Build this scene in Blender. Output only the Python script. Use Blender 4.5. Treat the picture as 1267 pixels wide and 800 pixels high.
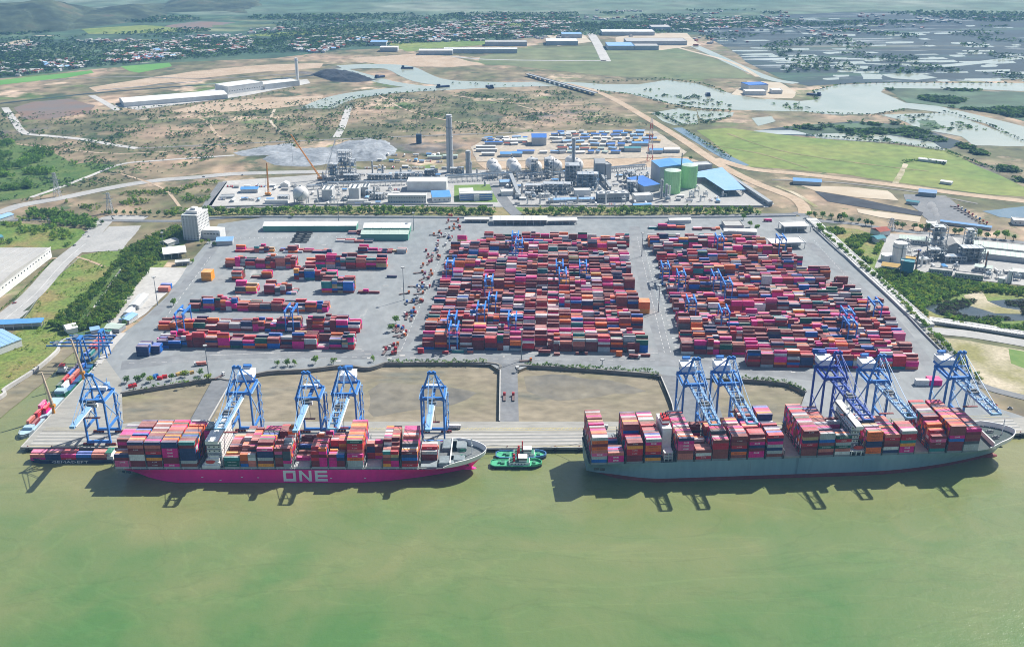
import bpy, bmesh, math, random
import numpy as np
from mathutils import Vector, Matrix, noise as mnoise

random.seed(7)
rng = np.random.default_rng(7)
for o in list(bpy.data.objects):
    bpy.data.objects.remove(o)
S = bpy.context.scene
COL = S.collection
R = math.radians

# ------------------------------------------------------------------ camera
CAM_H, PITCH, FPX = 417.0, R(22.4), 1237.0
cd = bpy.data.cameras.new('camera')
cd.sensor_width = 36.0
cd.lens = 36.0 * FPX / 1267.0
cd.clip_start = 1.0
cd.clip_end = 60000.0
cam = bpy.data.objects.new('camera', cd)
cam.location = (0, 0, CAM_H)
cam.rotation_euler = (R(90) - PITCH, 0, 0)
COL.objects.link(cam)
S.camera = cam

# ------------------------------------------------------------------ sky, sun, exposure
SUN_DIR = Vector((0.70, 0.60, 1.0)).normalized()
w = bpy.data.worlds.new('World')
S.world = w
w.use_nodes = True
nt = w.node_tree
nt.nodes.clear()
wo = nt.nodes.new('ShaderNodeOutputWorld')
bg = nt.nodes.new('ShaderNodeBackground')
sk = nt.nodes.new('ShaderNodeTexSky')
sk.sky_type = 'NISHITA'
sk.sun_disc = False
sk.sun_elevation = math.asin(SUN_DIR.z)
sk.sun_rotation = math.atan2(SUN_DIR.x, SUN_DIR.y)
sk.dust_density = 1.5
bg.inputs['Strength'].default_value = 0.078
nt.links.new(sk.outputs[0], bg.inputs['Color'])
nt.links.new(bg.outputs[0], wo.inputs['Surface'])
sl = bpy.data.lights.new('sun', 'SUN')
sl.energy = 4.8
sl.angle = R(0.53)
sl.color = (1.0, 0.955, 0.88)
so = bpy.data.objects.new('sun', sl)
so.rotation_euler = (-SUN_DIR).to_track_quat('-Z', 'Y').to_euler()
so.location = (300, 300, 800)
COL.objects.link(so)
S.view_settings.view_transform = 'Standard'
S.view_settings.look = 'None'
S.view_settings.exposure = 0.74
S.view_settings.gamma = 1.0
S.view_settings.use_curve_mapping = False
S.cycles.max_bounces = 5
S.cycles.volume_bounces = 0
S.cycles.use_denoising = True
S.cycles.pixel_filter_type = 'BLACKMAN_HARRIS'
S.cycles.filter_width = 1.0

# ------------------------------------------------------------------ picture point -> point on the ground of the place
def G(px, py, z=4.0):
    u = (px - 633.5) / FPX
    v = (py - 400.0) / FPX
    dy = math.cos(PITCH) - v * math.sin(PITCH)
    dz = -(math.sin(PITCH) + v * math.cos(PITCH))
    t = (z - CAM_H) / dz
    return (t * u, t * dy)

# ------------------------------------------------------------------ materials
MATS = {}
def mat(name, c1, c2=None, scale=0.05, c3=None, rough=0.85, detail=5.0, metal=0.0, bump=0.0, bscale=None,
        lo=0.35, hi=0.65, spec=0.3, fine=None, stretch=None, rnd=0.0, local=False, spots=(), chalk_sheen=None, isl=0.0):
    """Procedural surface: one or two noise octaves mixing up to three colours."""
    if name in MATS:
        return MATS[name]
    m = bpy.data.materials.new(name)
    m.use_nodes = True
    n = m.node_tree
    L = n.links
    p = n.nodes['Principled BSDF']
    p.inputs['Roughness'].default_value = rough
    p.inputs['Metallic'].default_value = metal
    p.inputs['Specular IOR Level'].default_value = spec
    c2 = c2 or tuple(min(1, x * 0.78) for x in c1)
    if local:
        tc = n.nodes.new('ShaderNodeTexCoord')
        vec = tc.outputs['Object']
    else:
        ge = n.nodes.new('ShaderNodeNewGeometry')
        vec = ge.outputs['Position']
    if stretch:
        mp = n.nodes.new('ShaderNodeMapping')
        mp.inputs['Scale'].default_value = stretch
        L.new(vec, mp.inputs['Vector'])
        vec = mp.outputs[0]
    nz = n.nodes.new('ShaderNodeTexNoise')
    nz.inputs['Scale'].default_value = scale
    nz.inputs['Detail'].default_value = detail
    nz.inputs['Roughness'].default_value = 0.6
    L.new(vec, nz.inputs['Vector'])
    rp = n.nodes.new('ShaderNodeValToRGB')
    e = rp.color_ramp.elements
    e[0].position = lo
    e[0].color = (*c1, 1)
    e[1].position = hi
    e[1].color = (*c2, 1)
    if c3:
        k = e.new((lo + hi) / 2)
        k.color = (*c3, 1)
    L.new(nz.outputs['Fac'], rp.inputs['Fac'])
    out = rp.outputs['Color']
    for sc_, l_, h_, colr, st_ in spots:      # patches with edges of their own (stains, bare soil, pools, clearings)
        mp = n.nodes.new('ShaderNodeMapping')
        mp.inputs['Scale'].default_value = st_
        mp.inputs['Location'].default_value = (sc_ * 977, l_ * 311, 0)
        L.new(vec, mp.inputs['Vector'])
        ns = n.nodes.new('ShaderNodeTexNoise')
        ns.inputs['Scale'].default_value = sc_
        ns.inputs['Detail'].default_value = 8
        ns.inputs['Roughness'].default_value = 0.62
        L.new(mp.outputs[0], ns.inputs['Vector'])
        mr = n.nodes.new('ShaderNodeMapRange')
        mr.inputs['From Min'].default_value = l_
        mr.inputs['From Max'].default_value = h_
        L.new(ns.outputs['Fac'], mr.inputs['Value'])
        mx = n.nodes.new('ShaderNodeMix')
        mx.data_type = 'RGBA'
        L.new(mr.outputs[0], mx.inputs['Factor'])
        L.new(out, mx.inputs['A'])
        mx.inputs['B'].default_value = (*colr, 1)
        out = mx.outputs['Result']
    if chalk_sheen:      # chalked, patchy roof paint, plus sunlit sheen and haze painted into upward faces
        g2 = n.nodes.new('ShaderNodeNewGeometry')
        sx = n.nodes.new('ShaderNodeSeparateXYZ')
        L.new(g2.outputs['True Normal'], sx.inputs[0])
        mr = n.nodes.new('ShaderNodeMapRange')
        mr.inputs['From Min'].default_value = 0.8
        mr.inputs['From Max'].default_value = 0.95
        mr.inputs['To Max'].default_value = chalk_sheen[0]
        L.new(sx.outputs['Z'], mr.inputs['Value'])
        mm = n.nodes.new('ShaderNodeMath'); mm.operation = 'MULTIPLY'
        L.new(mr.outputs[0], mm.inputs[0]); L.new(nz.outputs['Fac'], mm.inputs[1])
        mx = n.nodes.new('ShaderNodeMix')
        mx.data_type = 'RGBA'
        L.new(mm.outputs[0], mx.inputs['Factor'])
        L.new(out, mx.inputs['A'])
        mx.inputs['B'].default_value = (*chalk_sheen[1], 1)
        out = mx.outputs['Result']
    if fine:
        n2 = n.nodes.new('ShaderNodeTexNoise')
        n2.inputs['Scale'].default_value = fine[0]
        n2.inputs['Detail'].default_value = 4
        L.new(vec, n2.inputs['Vector'])
        mr = n.nodes.new('ShaderNodeMapRange')
        mr.inputs['From Min'].default_value = 0.3
        mr.inputs['From Max'].default_value = 0.7
        mr.inputs['To Min'].default_value = 1 - fine[1]
        mr.inputs['To Max'].default_value = 1 + fine[1]
        L.new(n2.outputs['Fac'], mr.inputs['Value'])
        mx = n.nodes.new('ShaderNodeVectorMath')
        mx.operation = 'SCALE'
        L.new(out, mx.inputs[0])
        L.new(mr.outputs[0], mx.inputs['Scale'])
        out = mx.outputs[0]
    if isl:       # every box of a stack a little lighter or darker than its neighbour
        g3 = n.nodes.new('ShaderNodeNewGeometry')
        m3 = n.nodes.new('ShaderNodeMapRange')
        m3.inputs['To Min'].default_value = 1 - isl
        m3.inputs['To Max'].default_value = 1 + isl
        L.new(g3.outputs['Random Per Island'], m3.inputs['Value'])
        mx = n.nodes.new('ShaderNodeVectorMath')
        mx.operation = 'SCALE'
        L.new(out, mx.inputs[0])
        L.new(m3.outputs[0], mx.inputs['Scale'])
        out = mx.outputs[0]
    if rnd:
        oi = n.nodes.new('ShaderNodeObjectInfo')
        m2 = n.nodes.new('ShaderNodeMapRange')
        m2.inputs['To Min'].default_value = 1 - rnd
        m2.inputs['To Max'].default_value = 1 + rnd
        L.new(oi.outputs['Random'], m2.inputs['Value'])
        mx = n.nodes.new('ShaderNodeVectorMath')
        mx.operation = 'SCALE'
        L.new(out, mx.inputs[0])
        L.new(m2.outputs[0], mx.inputs['Scale'])
        out = mx.outputs[0]
    L.new(out, p.inputs['Base Color'])
    if bump:
        nb = n.nodes.new('ShaderNodeTexNoise')
        nb.inputs['Scale'].default_value = bscale or scale * 6
        nb.inputs['Detail'].default_value = 3
        L.new(vec, nb.inputs['Vector'])
        b = n.nodes.new('ShaderNodeBump')
        b.inputs['Strength'].default_value = bump
        b.inputs['Distance'].default_value = 1.0
        L.new(nb.outputs['Fac'], b.inputs['Height'])
        L.new(b.outputs[0], p.inputs['Normal'])
    MATS[name] = m
    return m

def paint(name, c, d=0.15, rough=0.5, scale=0.12):
    return mat(name, c, tuple(x * (1 - d) for x in c), scale=scale, rough=rough, fine=(0.9, d * 0.7))

# ------------------------------------------------------------------ mesh builder
class MB:
    def __init__(self):
        self.v, self.f, self.mi = [], [], []
    def add(self, vs, fs, mi=0):
        b = len(self.v)
        self.v += [tuple(x) for x in vs]
        self.f += [tuple(b + i for i in q) for q in fs]
        self.mi += [mi] * len(fs)
        return self
    def box(self, c, s, rz=0.0, mi=0):
        x, y, z = s[0] / 2, s[1] / 2, s[2] / 2
        co, si = math.cos(rz), math.sin(rz)
        vs = []
        for dz in (-z, z):
            for dx, dy in ((-x, -y), (x, -y), (x, y), (-x, y)):
                vs.append((c[0] + dx * co - dy * si, c[1] + dx * si + dy * co, c[2] + dz))
        return self.add(vs, [(3, 2, 1, 0), (4, 5, 6, 7), (0, 1, 5, 4), (1, 2, 6, 5), (2, 3, 7, 6), (3, 0, 4, 7)], mi)
    def bx(self, x0, x1, y0, y1, z0, z1, mi=0):
        return self.box(((x0 + x1) / 2, (y0 + y1) / 2, (z0 + z1) / 2), (x1 - x0, y1 - y0, z1 - z0), 0, mi)
    def beam(self, a, b, w, h=None, mi=0):
        a, b = Vector(a), Vector(b)
        h = h or w
        d = (b - a)
        if d.length < 1e-6:
            return self
        d.normalize()
        up = Vector((0, 0, 1)) if abs(d.z) < 0.95 else Vector((0, 1, 0))
        s = d.cross(up).normalized() * (w / 2)
        t = s.normalized().cross(d).normalized() * (h / 2)
        vs = [a - s - t, a + s - t, a + s + t, a - s + t, b - s - t, b + s - t, b + s + t, b - s + t]
        return self.add(vs, [(0, 1, 2, 3), (7, 6, 5, 4), (0, 4, 5, 1), (1, 5, 6, 2), (2, 6, 7, 3), (3, 7, 4, 0)], mi)
    def cyl(self, c, r0, r1, h, n=12, mi=0, cap=True):
        vs = []
        for k in range(n):
            a = 2 * math.pi * k / n
            vs.append((c[0] + r0 * math.cos(a), c[1] + r0 * math.sin(a), c[2]))
        for k in range(n):
            a = 2 * math.pi * k / n
            vs.append((c[0] + r1 * math.cos(a), c[1] + r1 * math.sin(a), c[2] + h))
        fs = [(k, (k + 1) % n, n + (k + 1) % n, n + k) for k in range(n)]
        if cap:
            fs += [tuple(range(n - 1, -1, -1)), tuple(range(n, 2 * n))]
        return self.add(vs, fs, mi)
    def sphere(self, c, r, nu=16, nv=9, sx=1, sy=1, sz=1, mi=0):
        vs = [(c[0], c[1], c[2] - r * sz)]
        for j in range(1, nv):
            ph = -math.pi / 2 + math.pi * j / nv
            for i in range(nu):
                a = 2 * math.pi * i / nu
                vs.append((c[0] + r * sx * math.cos(ph) * math.cos(a), c[1] + r * sy * math.cos(ph) * math.sin(a), c[2] + r * sz * math.sin(ph)))
        vs.append((c[0], c[1], c[2] + r * sz))
        T = len(vs) - 1
        fs = []
        for i in range(nu):
            fs.append((0, 1 + (i + 1) % nu, 1 + i))
            fs.append((T, T - nu + i, T - nu + (i + 1) % nu))
        for j in range(nv - 2):
            for i in range(nu):
                a = 1 + j * nu + i
                b = 1 + j * nu + (i + 1) % nu
                fs.append((a, b, b + nu, a + nu))
        return self.add(vs, fs, mi)
    def prism(self, pts, z0, z1, mi=0):
        n = len(pts)
        vs = [(p[0], p[1], z0) for p in pts] + [(p[0], p[1], z1) for p in pts]
        fs = [(k, (k + 1) % n, n + (k + 1) % n, n + k) for k in range(n)]
        fs += [tuple(range(n - 1, -1, -1)), tuple(range(n, 2 * n))]
        return self.add(vs, fs, mi)
    def mesh(self, name, mats):
        me = bpy.data.meshes.new(name)
        me.from_pydata(self.v, [], self.f)
        for m in (mats if isinstance(mats, (list, tuple)) else [mats]):
            me.materials.append(m)
        if any(self.mi):
            me.polygons.foreach_set('material_index', self.mi)
        me.update()
        return me
    def build(self, name, mats, parent=None, smooth=False):
        me = self.mesh(name, mats)
        if smooth:
            me.polygons.foreach_set('use_smooth', [True] * len(me.polygons))
        return link(name, me, parent)

def link(name, me, parent=None):
    o = bpy.data.objects.new(name, me)
    COL.objects.link(o)
    if parent:
        o.parent = parent
    return o

def tag(o, label=None, cat=None, group=None, kind=None):
    if label: o['label'] = label
    if cat: o['category'] = cat
    if group: o['group'] = group
    if kind: o['kind'] = kind
    return o

def thing(name, label, cat, loc=(0, 0, 0), rz=0.0, group=None):
    o = bpy.data.objects.new(name, None)
    COL.objects.link(o)
    o.location = loc
    o.rotation_euler = (0, 0, rz)
    o.empty_display_size = 2
    return tag(o, label, cat, group)

KIDS = {}
def dup(root, loc, rz=None, label=None, group=None, sc=None):
    """A copy of a thing with copies of its parts and sub-parts (meshes shared)."""
    if root.name not in KIDS:
        KIDS[root.name] = [(c, list(c.children)) for c in root.children]
    r = root.copy()
    COL.objects.link(r)
    r.location = loc
    if rz is not None: r.rotation_euler = (0, 0, rz)
    if label: r['label'] = label
    if group: r['group'] = group
    if sc: r.scale = sc
    for ch, gs in KIDS[root.name]:
        c = ch.copy()
        COL.objects.link(c)
        c.parent = r
        for g in gs:
            d = g.copy()
            COL.objects.link(d)
            d.parent = c
    return r

_U = ['first', 'second', 'third', 'fourth', 'fifth', 'sixth', 'seventh', 'eighth', 'ninth', 'tenth', 'eleventh', 'twelfth',
      'thirteenth', 'fourteenth', 'fifteenth', 'sixteenth', 'seventeenth', 'eighteenth', 'nineteenth', 'twentieth']
ORD = list(_U)
for t, e in (('twenty', 'thirtieth'), ('thirty', 'fortieth'), ('forty', 'fiftieth'), ('fifty', 'sixtieth'), ('sixty', 'seventieth'), ('seventy', 'eightieth'), ('eighty', 'ninetieth'), ('ninety', 'hundredth')):
    ORD += [t + '-' + x for x in _U[:9]] + [e]

# ------------------------------------------------------------------ ground sheets
def rough_edge(pts, amp, step):
    """Break straight outline pieces into an uneven natural edge."""
    out = []
    n = len(pts)
    for i in range(n):
        a, b = Vector(pts[i]), Vector(pts[(i + 1) % n])
        L = (b - a).length
        k = max(1, min(60, int(L / step)))
        d = (b - a) / max(L, 1e-6)
        nn = Vector((-d.y, d.x))
        for j in range(k):
            p = a + (b - a) * (j / k)
            f = 0 if j == 0 else 1
            q = mnoise.noise(Vector((p.x / (step * 2.3), p.y / (step * 2.3), 3.1))) + 0.5 * mnoise.noise(Vector((p.x / step, p.y / step, 9.7)))
            out.append(p + nn * q * amp * f * min(1.0, L / (8 * amp + 1e-6)))
    return out

def sheet_w(name, pts, m, z, amp=0.0, step=25.0, kind='structure', z1=None):
    p = rough_edge(pts, amp, step) if amp else [Vector(q) for q in pts]
    me = bpy.data.meshes.new(name)
    bm = bmesh.new()
    vs = [bm.verts.new((q[0], q[1], z)) for q in p]
    f = bm.faces.new(vs)
    f.normal_update()
    if f.normal.z < 0:
        f.normal_flip()
    bmesh.ops.triangulate(bm, faces=[f])
    if z1 is not None:
        r = bmesh.ops.extrude_face_region(bm, geom=list(bm.faces))
        for q in r['geom']:
            if isinstance(q, bmesh.types.BMVert):
                q.co.z = z1
        bmesh.ops.recalc_face_normals(bm, faces=list(bm.faces))
    bm.to_mesh(me)
    bm.free()
    me.materials.append(m)
    o = link(name, me)
    return tag(o, kind=kind)

def sheet(name, px, m, z, amp=0.0, step=25.0, z1=None):
    return sheet_w(name, [G(x, y) for x, y in px], m, z, amp, step, z1=z1)

def strip(name, px, width, m, z, world=False, closed=False, kind='structure', h=None):
    """A road-like band of even width along a line; h gives it thickness (kerb, wall)."""
    P = [Vector(p) for p in px] if world else [Vector(G(x, y)) for x, y in px]
    # smooth the line (Catmull-Rom) so that bends are curves
    Q = []
    for i in range(len(P) - 1):
        p0 = P[max(0, i - 1)]; p1 = P[i]; p2 = P[i + 1]; p3 = P[min(len(P) - 1, i + 2)]
        for k in range(5):
            t = k / 5
            Q.append(0.5 * ((2 * p1) + (p2 - p0) * t + (2 * p0 - 5 * p1 + 4 * p2 - p3) * t * t + (3 * p1 - p0 - 3 * p2 + p3) * t ** 3))
    Q.append(P[-1])
    if len(P) == 2:
        Q = P
    vs = []
    for i, q in enumerate(Q):
        d = (Q[min(i + 1, len(Q) - 1)] - Q[max(i - 1, 0)]).normalized()
        nn = Vector((-d.y, d.x)) * width / 2
        vs.append((q + nn, q - nn))
    mb = MB()
    V = []
    for a, b in vs:
        V += [(a.x, a.y, z), (b.x, b.y, z)]
    F = [(2 * i, 2 * i + 1, 2 * i + 3, 2 * i + 2) for i in range(len(vs) - 1)]
    if h:
        n = len(V)
        V += [(x, y, z - h) for x, y, _ in V]
        for i in range(len(vs) - 1):
            F += [(2 * i, 2 * i + 2, n + 2 * i + 2, n + 2 * i), (2 * i + 1, n + 2 * i + 1, n + 2 * i + 3, 2 * i + 3)]
        e = 2 * len(vs) - 2
        F += [(0, n, n + 1, 1), (e, e + 1, n + e + 1, n + e)]
    mb.add(V, F)
    o = mb.build(name, m)
    return tag(o, kind=kind) if kind else o
HAZE = 0.000062

# ------------------------------------------------------------------ colours of the ground
m_scrub = mat('scrub_soil', (0.085, 0.092, 0.040), (0.30, 0.215, 0.145), scale=0.0045, c3=(0.175, 0.145, 0.085), detail=11, lo=0.40, hi=0.62,
              fine=(0.03, 0.4), stretch=(1.0, 0.8, 1.0),
              spots=[(0.010, 0.57, 0.64, (0.050, 0.068, 0.032), (0.8, .8, 1)), (0.0065, 0.58, 0.64, (0.46, 0.345, 0.25), (.7, .9, 1)), (0.03, 0.60, 0.66, (0.06, 0.085, 0.035), (.8, 1, 1)), (0.004, 0.60, 0.66, (0.115, 0.105, 0.095), (.8, 1, 1)), (0.006, 0.585, 0.66, (0.085, 0.135, 0.035), (.8, 1, 1))])
m_forest = mat('far_woodland_ground', (0.028, 0.066, 0.038), (0.115, 0.15, 0.080), scale=0.0022, c3=(0.050, 0.092, 0.050), detail=10, lo=0.38, hi=0.72, fine=(0.012, 0.5),
               spots=[(0.003, 0.60, 0.67, (0.17, 0.19, 0.10), (.35, 1, 1)), (0.012, 0.64, 0.70, (0.30, 0.28, 0.23), (.6, 1, 1)), (0.006, 0.60, 0.66, (0.022, 0.05, 0.034), (.5, 1, 1))])
m_marsh = mat('marsh_mud', (0.012, 0.030, 0.040), (0.050, 0.070, 0.075), scale=0.0016, c3=(0.022, 0.042, 0.050), detail=10, lo=0.36, hi=0.72, fine=(0.01, 0.35), stretch=(0.45, 1, 1),
              spots=[(0.006, 0.585, 0.615, (0.30, 0.34, 0.34), (.35, 1.7, 1)), (0.012, 0.61, 0.64, (0.28, 0.32, 0.32), (.35, 1.6, 1)), (0.0022, 0.60, 0.66, (0.13, 0.135, 0.10), (.4, 1, 1)), (0.004, 0.55, 0.62, (0.030, 0.075, 0.045), (.5, 1.2, 1))])
m_plain = mat('grass_plain', (0.085, 0.125, 0.05), (0.16, 0.165, 0.085), scale=0.003, detail=10, lo=0.35, hi=0.68, fine=(0.02, 0.25), spots=[(0.006, 0.62, 0.70, (0.20, 0.18, 0.13), (.5, 1, 1)), (0.012, 0.62, 0.68, (0.05, 0.08, 0.04), (.6, 1, 1))])
m_field = mat('bright_field', (0.095, 0.165, 0.028), (0.195, 0.215, 0.055), scale=0.005, detail=10, lo=0.33, hi=0.66, fine=(0.05, 0.22), spots=[(0.011, 0.62, 0.72, (0.055, 0.105, 0.03), (.6, 1, 1)), (0.009, 0.68, 0.74, (0.24, 0.20, 0.10), (.6, 1, 1))])
m_paddy = mat('paddy_green', (0.07, 0.22, 0.035), (0.12, 0.26, 0.06), scale=0.006, detail=6)
m_grass = mat('rough_grass', (0.070, 0.140, 0.020), (0.20, 0.165, 0.06), scale=0.016, c3=(0.125, 0.175, 0.034), detail=9, lo=0.34, hi=0.66, fine=(0.25, 0.35), bump=0.6, bscale=0.4)
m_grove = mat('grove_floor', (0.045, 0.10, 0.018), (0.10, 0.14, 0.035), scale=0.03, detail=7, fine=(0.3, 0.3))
m_lawn = mat('lawn', (0.09, 0.17, 0.03), (0.14, 0.21, 0.05), scale=0.05, detail=5)
m_verge = mat('verge_grass', (0.12, 0.15, 0.04), (0.24, 0.19, 0.10), scale=0.02, detail=7, fine=(0.2, 0.2))
m_dirt = mat('dirt', (0.34, 0.25, 0.165), (0.42, 0.33, 0.24), scale=0.02, detail=8, fine=(0.2, 0.15))
m_sand = mat('sandy_ground', (0.20, 0.19, 0.07), (0.44, 0.38, 0.28), scale=0.018, c3=(0.30, 0.27, 0.17), detail=10, lo=0.36, hi=0.6, fine=(0.3, 0.2))
m_palesand = mat('pale_sand', (0.46, 0.40, 0.31), (0.38, 0.31, 0.22), scale=0.012, detail=7)
m_brick = mat('red_earth', (0.19, 0.12, 0.085), (0.14, 0.13, 0.12), scale=0.012, detail=8)
m_coal = mat('coal_ground', (0.014, 0.018, 0.028), (0.035, 0.042, 0.052), scale=0.03, detail=6)
m_ash = mat('crushed_ash', (0.28, 0.30, 0.32), (0.17, 0.19, 0.21), scale=0.02, detail=9, fine=(0.15, 0.25), bump=0.5, bscale=0.12)
m_yard = mat('yard_paving', (0.185, 0.205, 0.215), (0.25, 0.26, 0.26), scale=0.010, c3=(0.215, 0.23, 0.235), detail=10, lo=0.33, hi=0.7, fine=(0.12, 0.13), stretch=(1, 0.55, 1), spots=[(0.025, 0.62, 0.72, (0.165, 0.18, 0.19), (1, .4, 1)), (0.04, 0.66, 0.72, (0.33, 0.33, 0.32), (.8, .5, 1))])
m_asph = mat('asphalt', (0.13, 0.14, 0.15), (0.18, 0.185, 0.19), scale=0.02, detail=7, fine=(0.2, 0.12))
m_tyre = mat('tyre_darkened_paving', (0.165, 0.175, 0.185), (0.21, 0.22, 0.225), scale=0.02, detail=8, fine=(0.1, 0.15))
m_conc = mat('concrete', (0.36, 0.355, 0.34), (0.29, 0.29, 0.28), scale=0.03, detail=7, fine=(0.3, 0.1))
m_palec = mat('pale_concrete', (0.44, 0.43, 0.405), (0.36, 0.35, 0.33), scale=0.02, detail=7, fine=(0.2, 0.1))
m_quay = mat('quay_concrete', (0.30, 0.295, 0.265), (0.24, 0.235, 0.215), scale=0.04, detail=7, fine=(0.3, 0.12), stretch=(0.3, 1, 1))
m_quaydk = mat('quay_side', (0.10, 0.10, 0.095), (0.055, 0.06, 0.06), scale=0.1, detail=6)
m_mud = mat('tidal_mud', (0.165, 0.155, 0.095), (0.245, 0.210, 0.15), scale=0.012, c3=(0.195, 0.168, 0.115), detail=11, lo=0.34, hi=0.66, fine=(0.12, 0.22), bump=0.5, bscale=0.08, stretch=(0.6, 1, 1), spots=[(0.02, 0.56, 0.66, (0.125, 0.125, 0.10), (.6, 1, 1)), (0.012, 0.60, 0.70, (0.17, 0.165, 0.08), (.5, 1, 1)), (0.03, 0.66, 0.71, (0.07, 0.075, 0.06), (.5, 1.2, 1))])
m_wetmud = mat('wet_mud', (0.12, 0.115, 0.10), (0.19, 0.17, 0.125), scale=0.014, detail=9, fine=(0.07, 0.25))
m_stone = mat('bank_stone', (0.22, 0.21, 0.19), (0.15, 0.145, 0.13), scale=0.12, detail=7)
m_white = paint('white_line', (0.62, 0.62, 0.60), 0.25)
m_yellow = paint('yellow_line', (0.50, 0.42, 0.16), 0.2)

def water_mat(name, a, b, scale, rough=0.18, berth=False):
    m = bpy.data.materials.new(name)
    m.use_nodes = True
    n = m.node_tree; L = n.links
    p = n.nodes['Principled BSDF']
    p.inputs['Roughness'].default_value = rough
    p.inputs['IOR'].default_value = 1.33
    ge = n.nodes.new('ShaderNodeNewGeometry')
    nz = n.nodes.new('ShaderNodeTexNoise')
    nz.inputs['Scale'].default_value = scale
    nz.inputs['Detail'].default_value = 8
    nz.inputs['Distortion'].default_value = 2.2
    L.new(ge.outputs['Position'], nz.inputs['Vector'])
    rp = n.nodes.new('ShaderNodeValToRGB')
    e = rp.color_ramp.elements
    e[0].position = 0.22 if berth else 0.33; e[0].color = (*a, 1)
    e[1].position = 0.80 if berth else 0.68; e[1].color = (*b, 1)
    fac = nz.outputs['Fac']
    if berth:   # silt stirred up along the berth, clearing towards midstream
        sx = n.nodes.new('ShaderNodeSeparateXYZ')
        L.new(ge.outputs['Position'], sx.inputs[0])
        n3 = n.nodes.new('ShaderNodeTexNoise')
        n3.inputs['Scale'].default_value = 0.004
        n3.inputs['Detail'].default_value = 9
        n3.inputs['Distortion'].default_value = 1.5
        L.new(ge.outputs['Position'], n3.inputs['Vector'])
        mr = n.nodes.new('ShaderNodeMapRange')
        mr.inputs['From Min'].default_value = 500
        mr.inputs['From Max'].default_value = 690
        mr.inputs['To Min'].default_value = -0.17
        mr.inputs['To Max'].default_value = 0.20
        L.new(sx.outputs['Y'], mr.inputs['Value'])
        a1 = n.nodes.new('ShaderNodeMath'); a1.operation = 'ADD'
        L.new(n3.outputs['Fac'], a1.inputs[0]); L.new(mr.outputs[0], a1.inputs[1])
        # fine streaks at the edges of the silt
        a2 = n.nodes.new('ShaderNodeMath'); a2.operation = 'MULTIPLY_ADD'
        L.new(nz.outputs['Fac'], a2.inputs[0]); a2.inputs[1].default_value = 0.35
        L.new(a1.outputs[0], a2.inputs[2])
        a3 = n.nodes.new('ShaderNodeMath'); a3.operation = 'SUBTRACT'
        L.new(a2.outputs[0], a3.inputs[0]); a3.inputs[1].default_value = 0.175
        fac = a3.outputs[0]
    L.new(fac, rp.inputs['Fac'])
    colr = rp.outputs['Color']
    if berth:   # thin lines where bodies of silty and clearer water meet
        for sc_, dst, wd_, amt in ((0.005, 2.5, 0.012, 0.92), (0.011, 3.0, 0.010, 0.95), (0.004, 4.0, 0.02, 1.08)):
            nl = n.nodes.new('ShaderNodeTexNoise')
            nl.inputs['Scale'].default_value = sc_
            nl.inputs['Detail'].default_value = 7
            nl.inputs['Distortion'].default_value = dst
            mpp = n.nodes.new('ShaderNodeMapping')
            mpp.inputs['Location'].default_value = (sc_ * 5000, amt * 10, 0)
            mpp.inputs['Scale'].default_value = (0.6, 1.3, 1)
            L.new(ge.outputs['Position'], mpp.inputs['Vector'])
            L.new(mpp.outputs[0], nl.inputs['Vector'])
            m0 = n.nodes.new('ShaderNodeMath'); m0.operation = 'SUBTRACT'
            L.new(nl.outputs['Fac'], m0.inputs[0]); m0.inputs[1].default_value = 0.5
            m1 = n.nodes.new('ShaderNodeMath'); m1.operation = 'ABSOLUTE'
            L.new(m0.outputs[0], m1.inputs[0])
            mr2 = n.nodes.new('ShaderNodeMapRange')
            mr2.inputs['From Max'].default_value = wd_
            mr2.inputs['To Min'].default_value = amt
            mr2.inputs['To Max'].default_value = 1.0
            L.new(m1.outputs[0], mr2.inputs['Value'])
            vm = n.nodes.new('ShaderNodeVectorMath'); vm.operation = 'SCALE'
            L.new(colr, vm.inputs[0]); L.new(mr2.outputs[0], vm.inputs['Scale'])
            colr = vm.outputs[0]
    L.new(colr, p.inputs['Base Color'])
    nb = n.nodes.new('ShaderNodeTexNoise')
    nb.inputs['Scale'].default_value = 0.13
    nb.inputs['Detail'].default_value = 8
    nb.inputs['Roughness'].default_value = 0.65
    L.new(ge.outputs['Position'], nb.inputs['Vector'])
    b_ = n.nodes.new('ShaderNodeBump')
    b_.inputs['Strength'].default_value = 0.45 if berth else 0.1
    b_.inputs['Distance'].default_value = 1.0
    L.new(nb.outputs['Fac'], b_.inputs['Height'])
    L.new(b_.outputs[0], p.inputs['Normal'])
    return m
m_river = water_mat('river_water', (0.072, 0.154, 0.048), (0.190, 0.194, 0.086), 0.016, berth=True)
m_pond = water_mat('pond_water', (0.29, 0.32, 0.25), (0.37, 0.38, 0.30), 0.004, rough=0.12)
m_dark = water_mat('dark_water', (0.035, 0.05, 0.055), (0.06, 0.075, 0.075), 0.02, rough=0.12)
m_blue = water_mat('lagoon_water', (0.10, 0.16, 0.20), (0.15, 0.20, 0.23), 0.01, rough=0.12)

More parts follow.
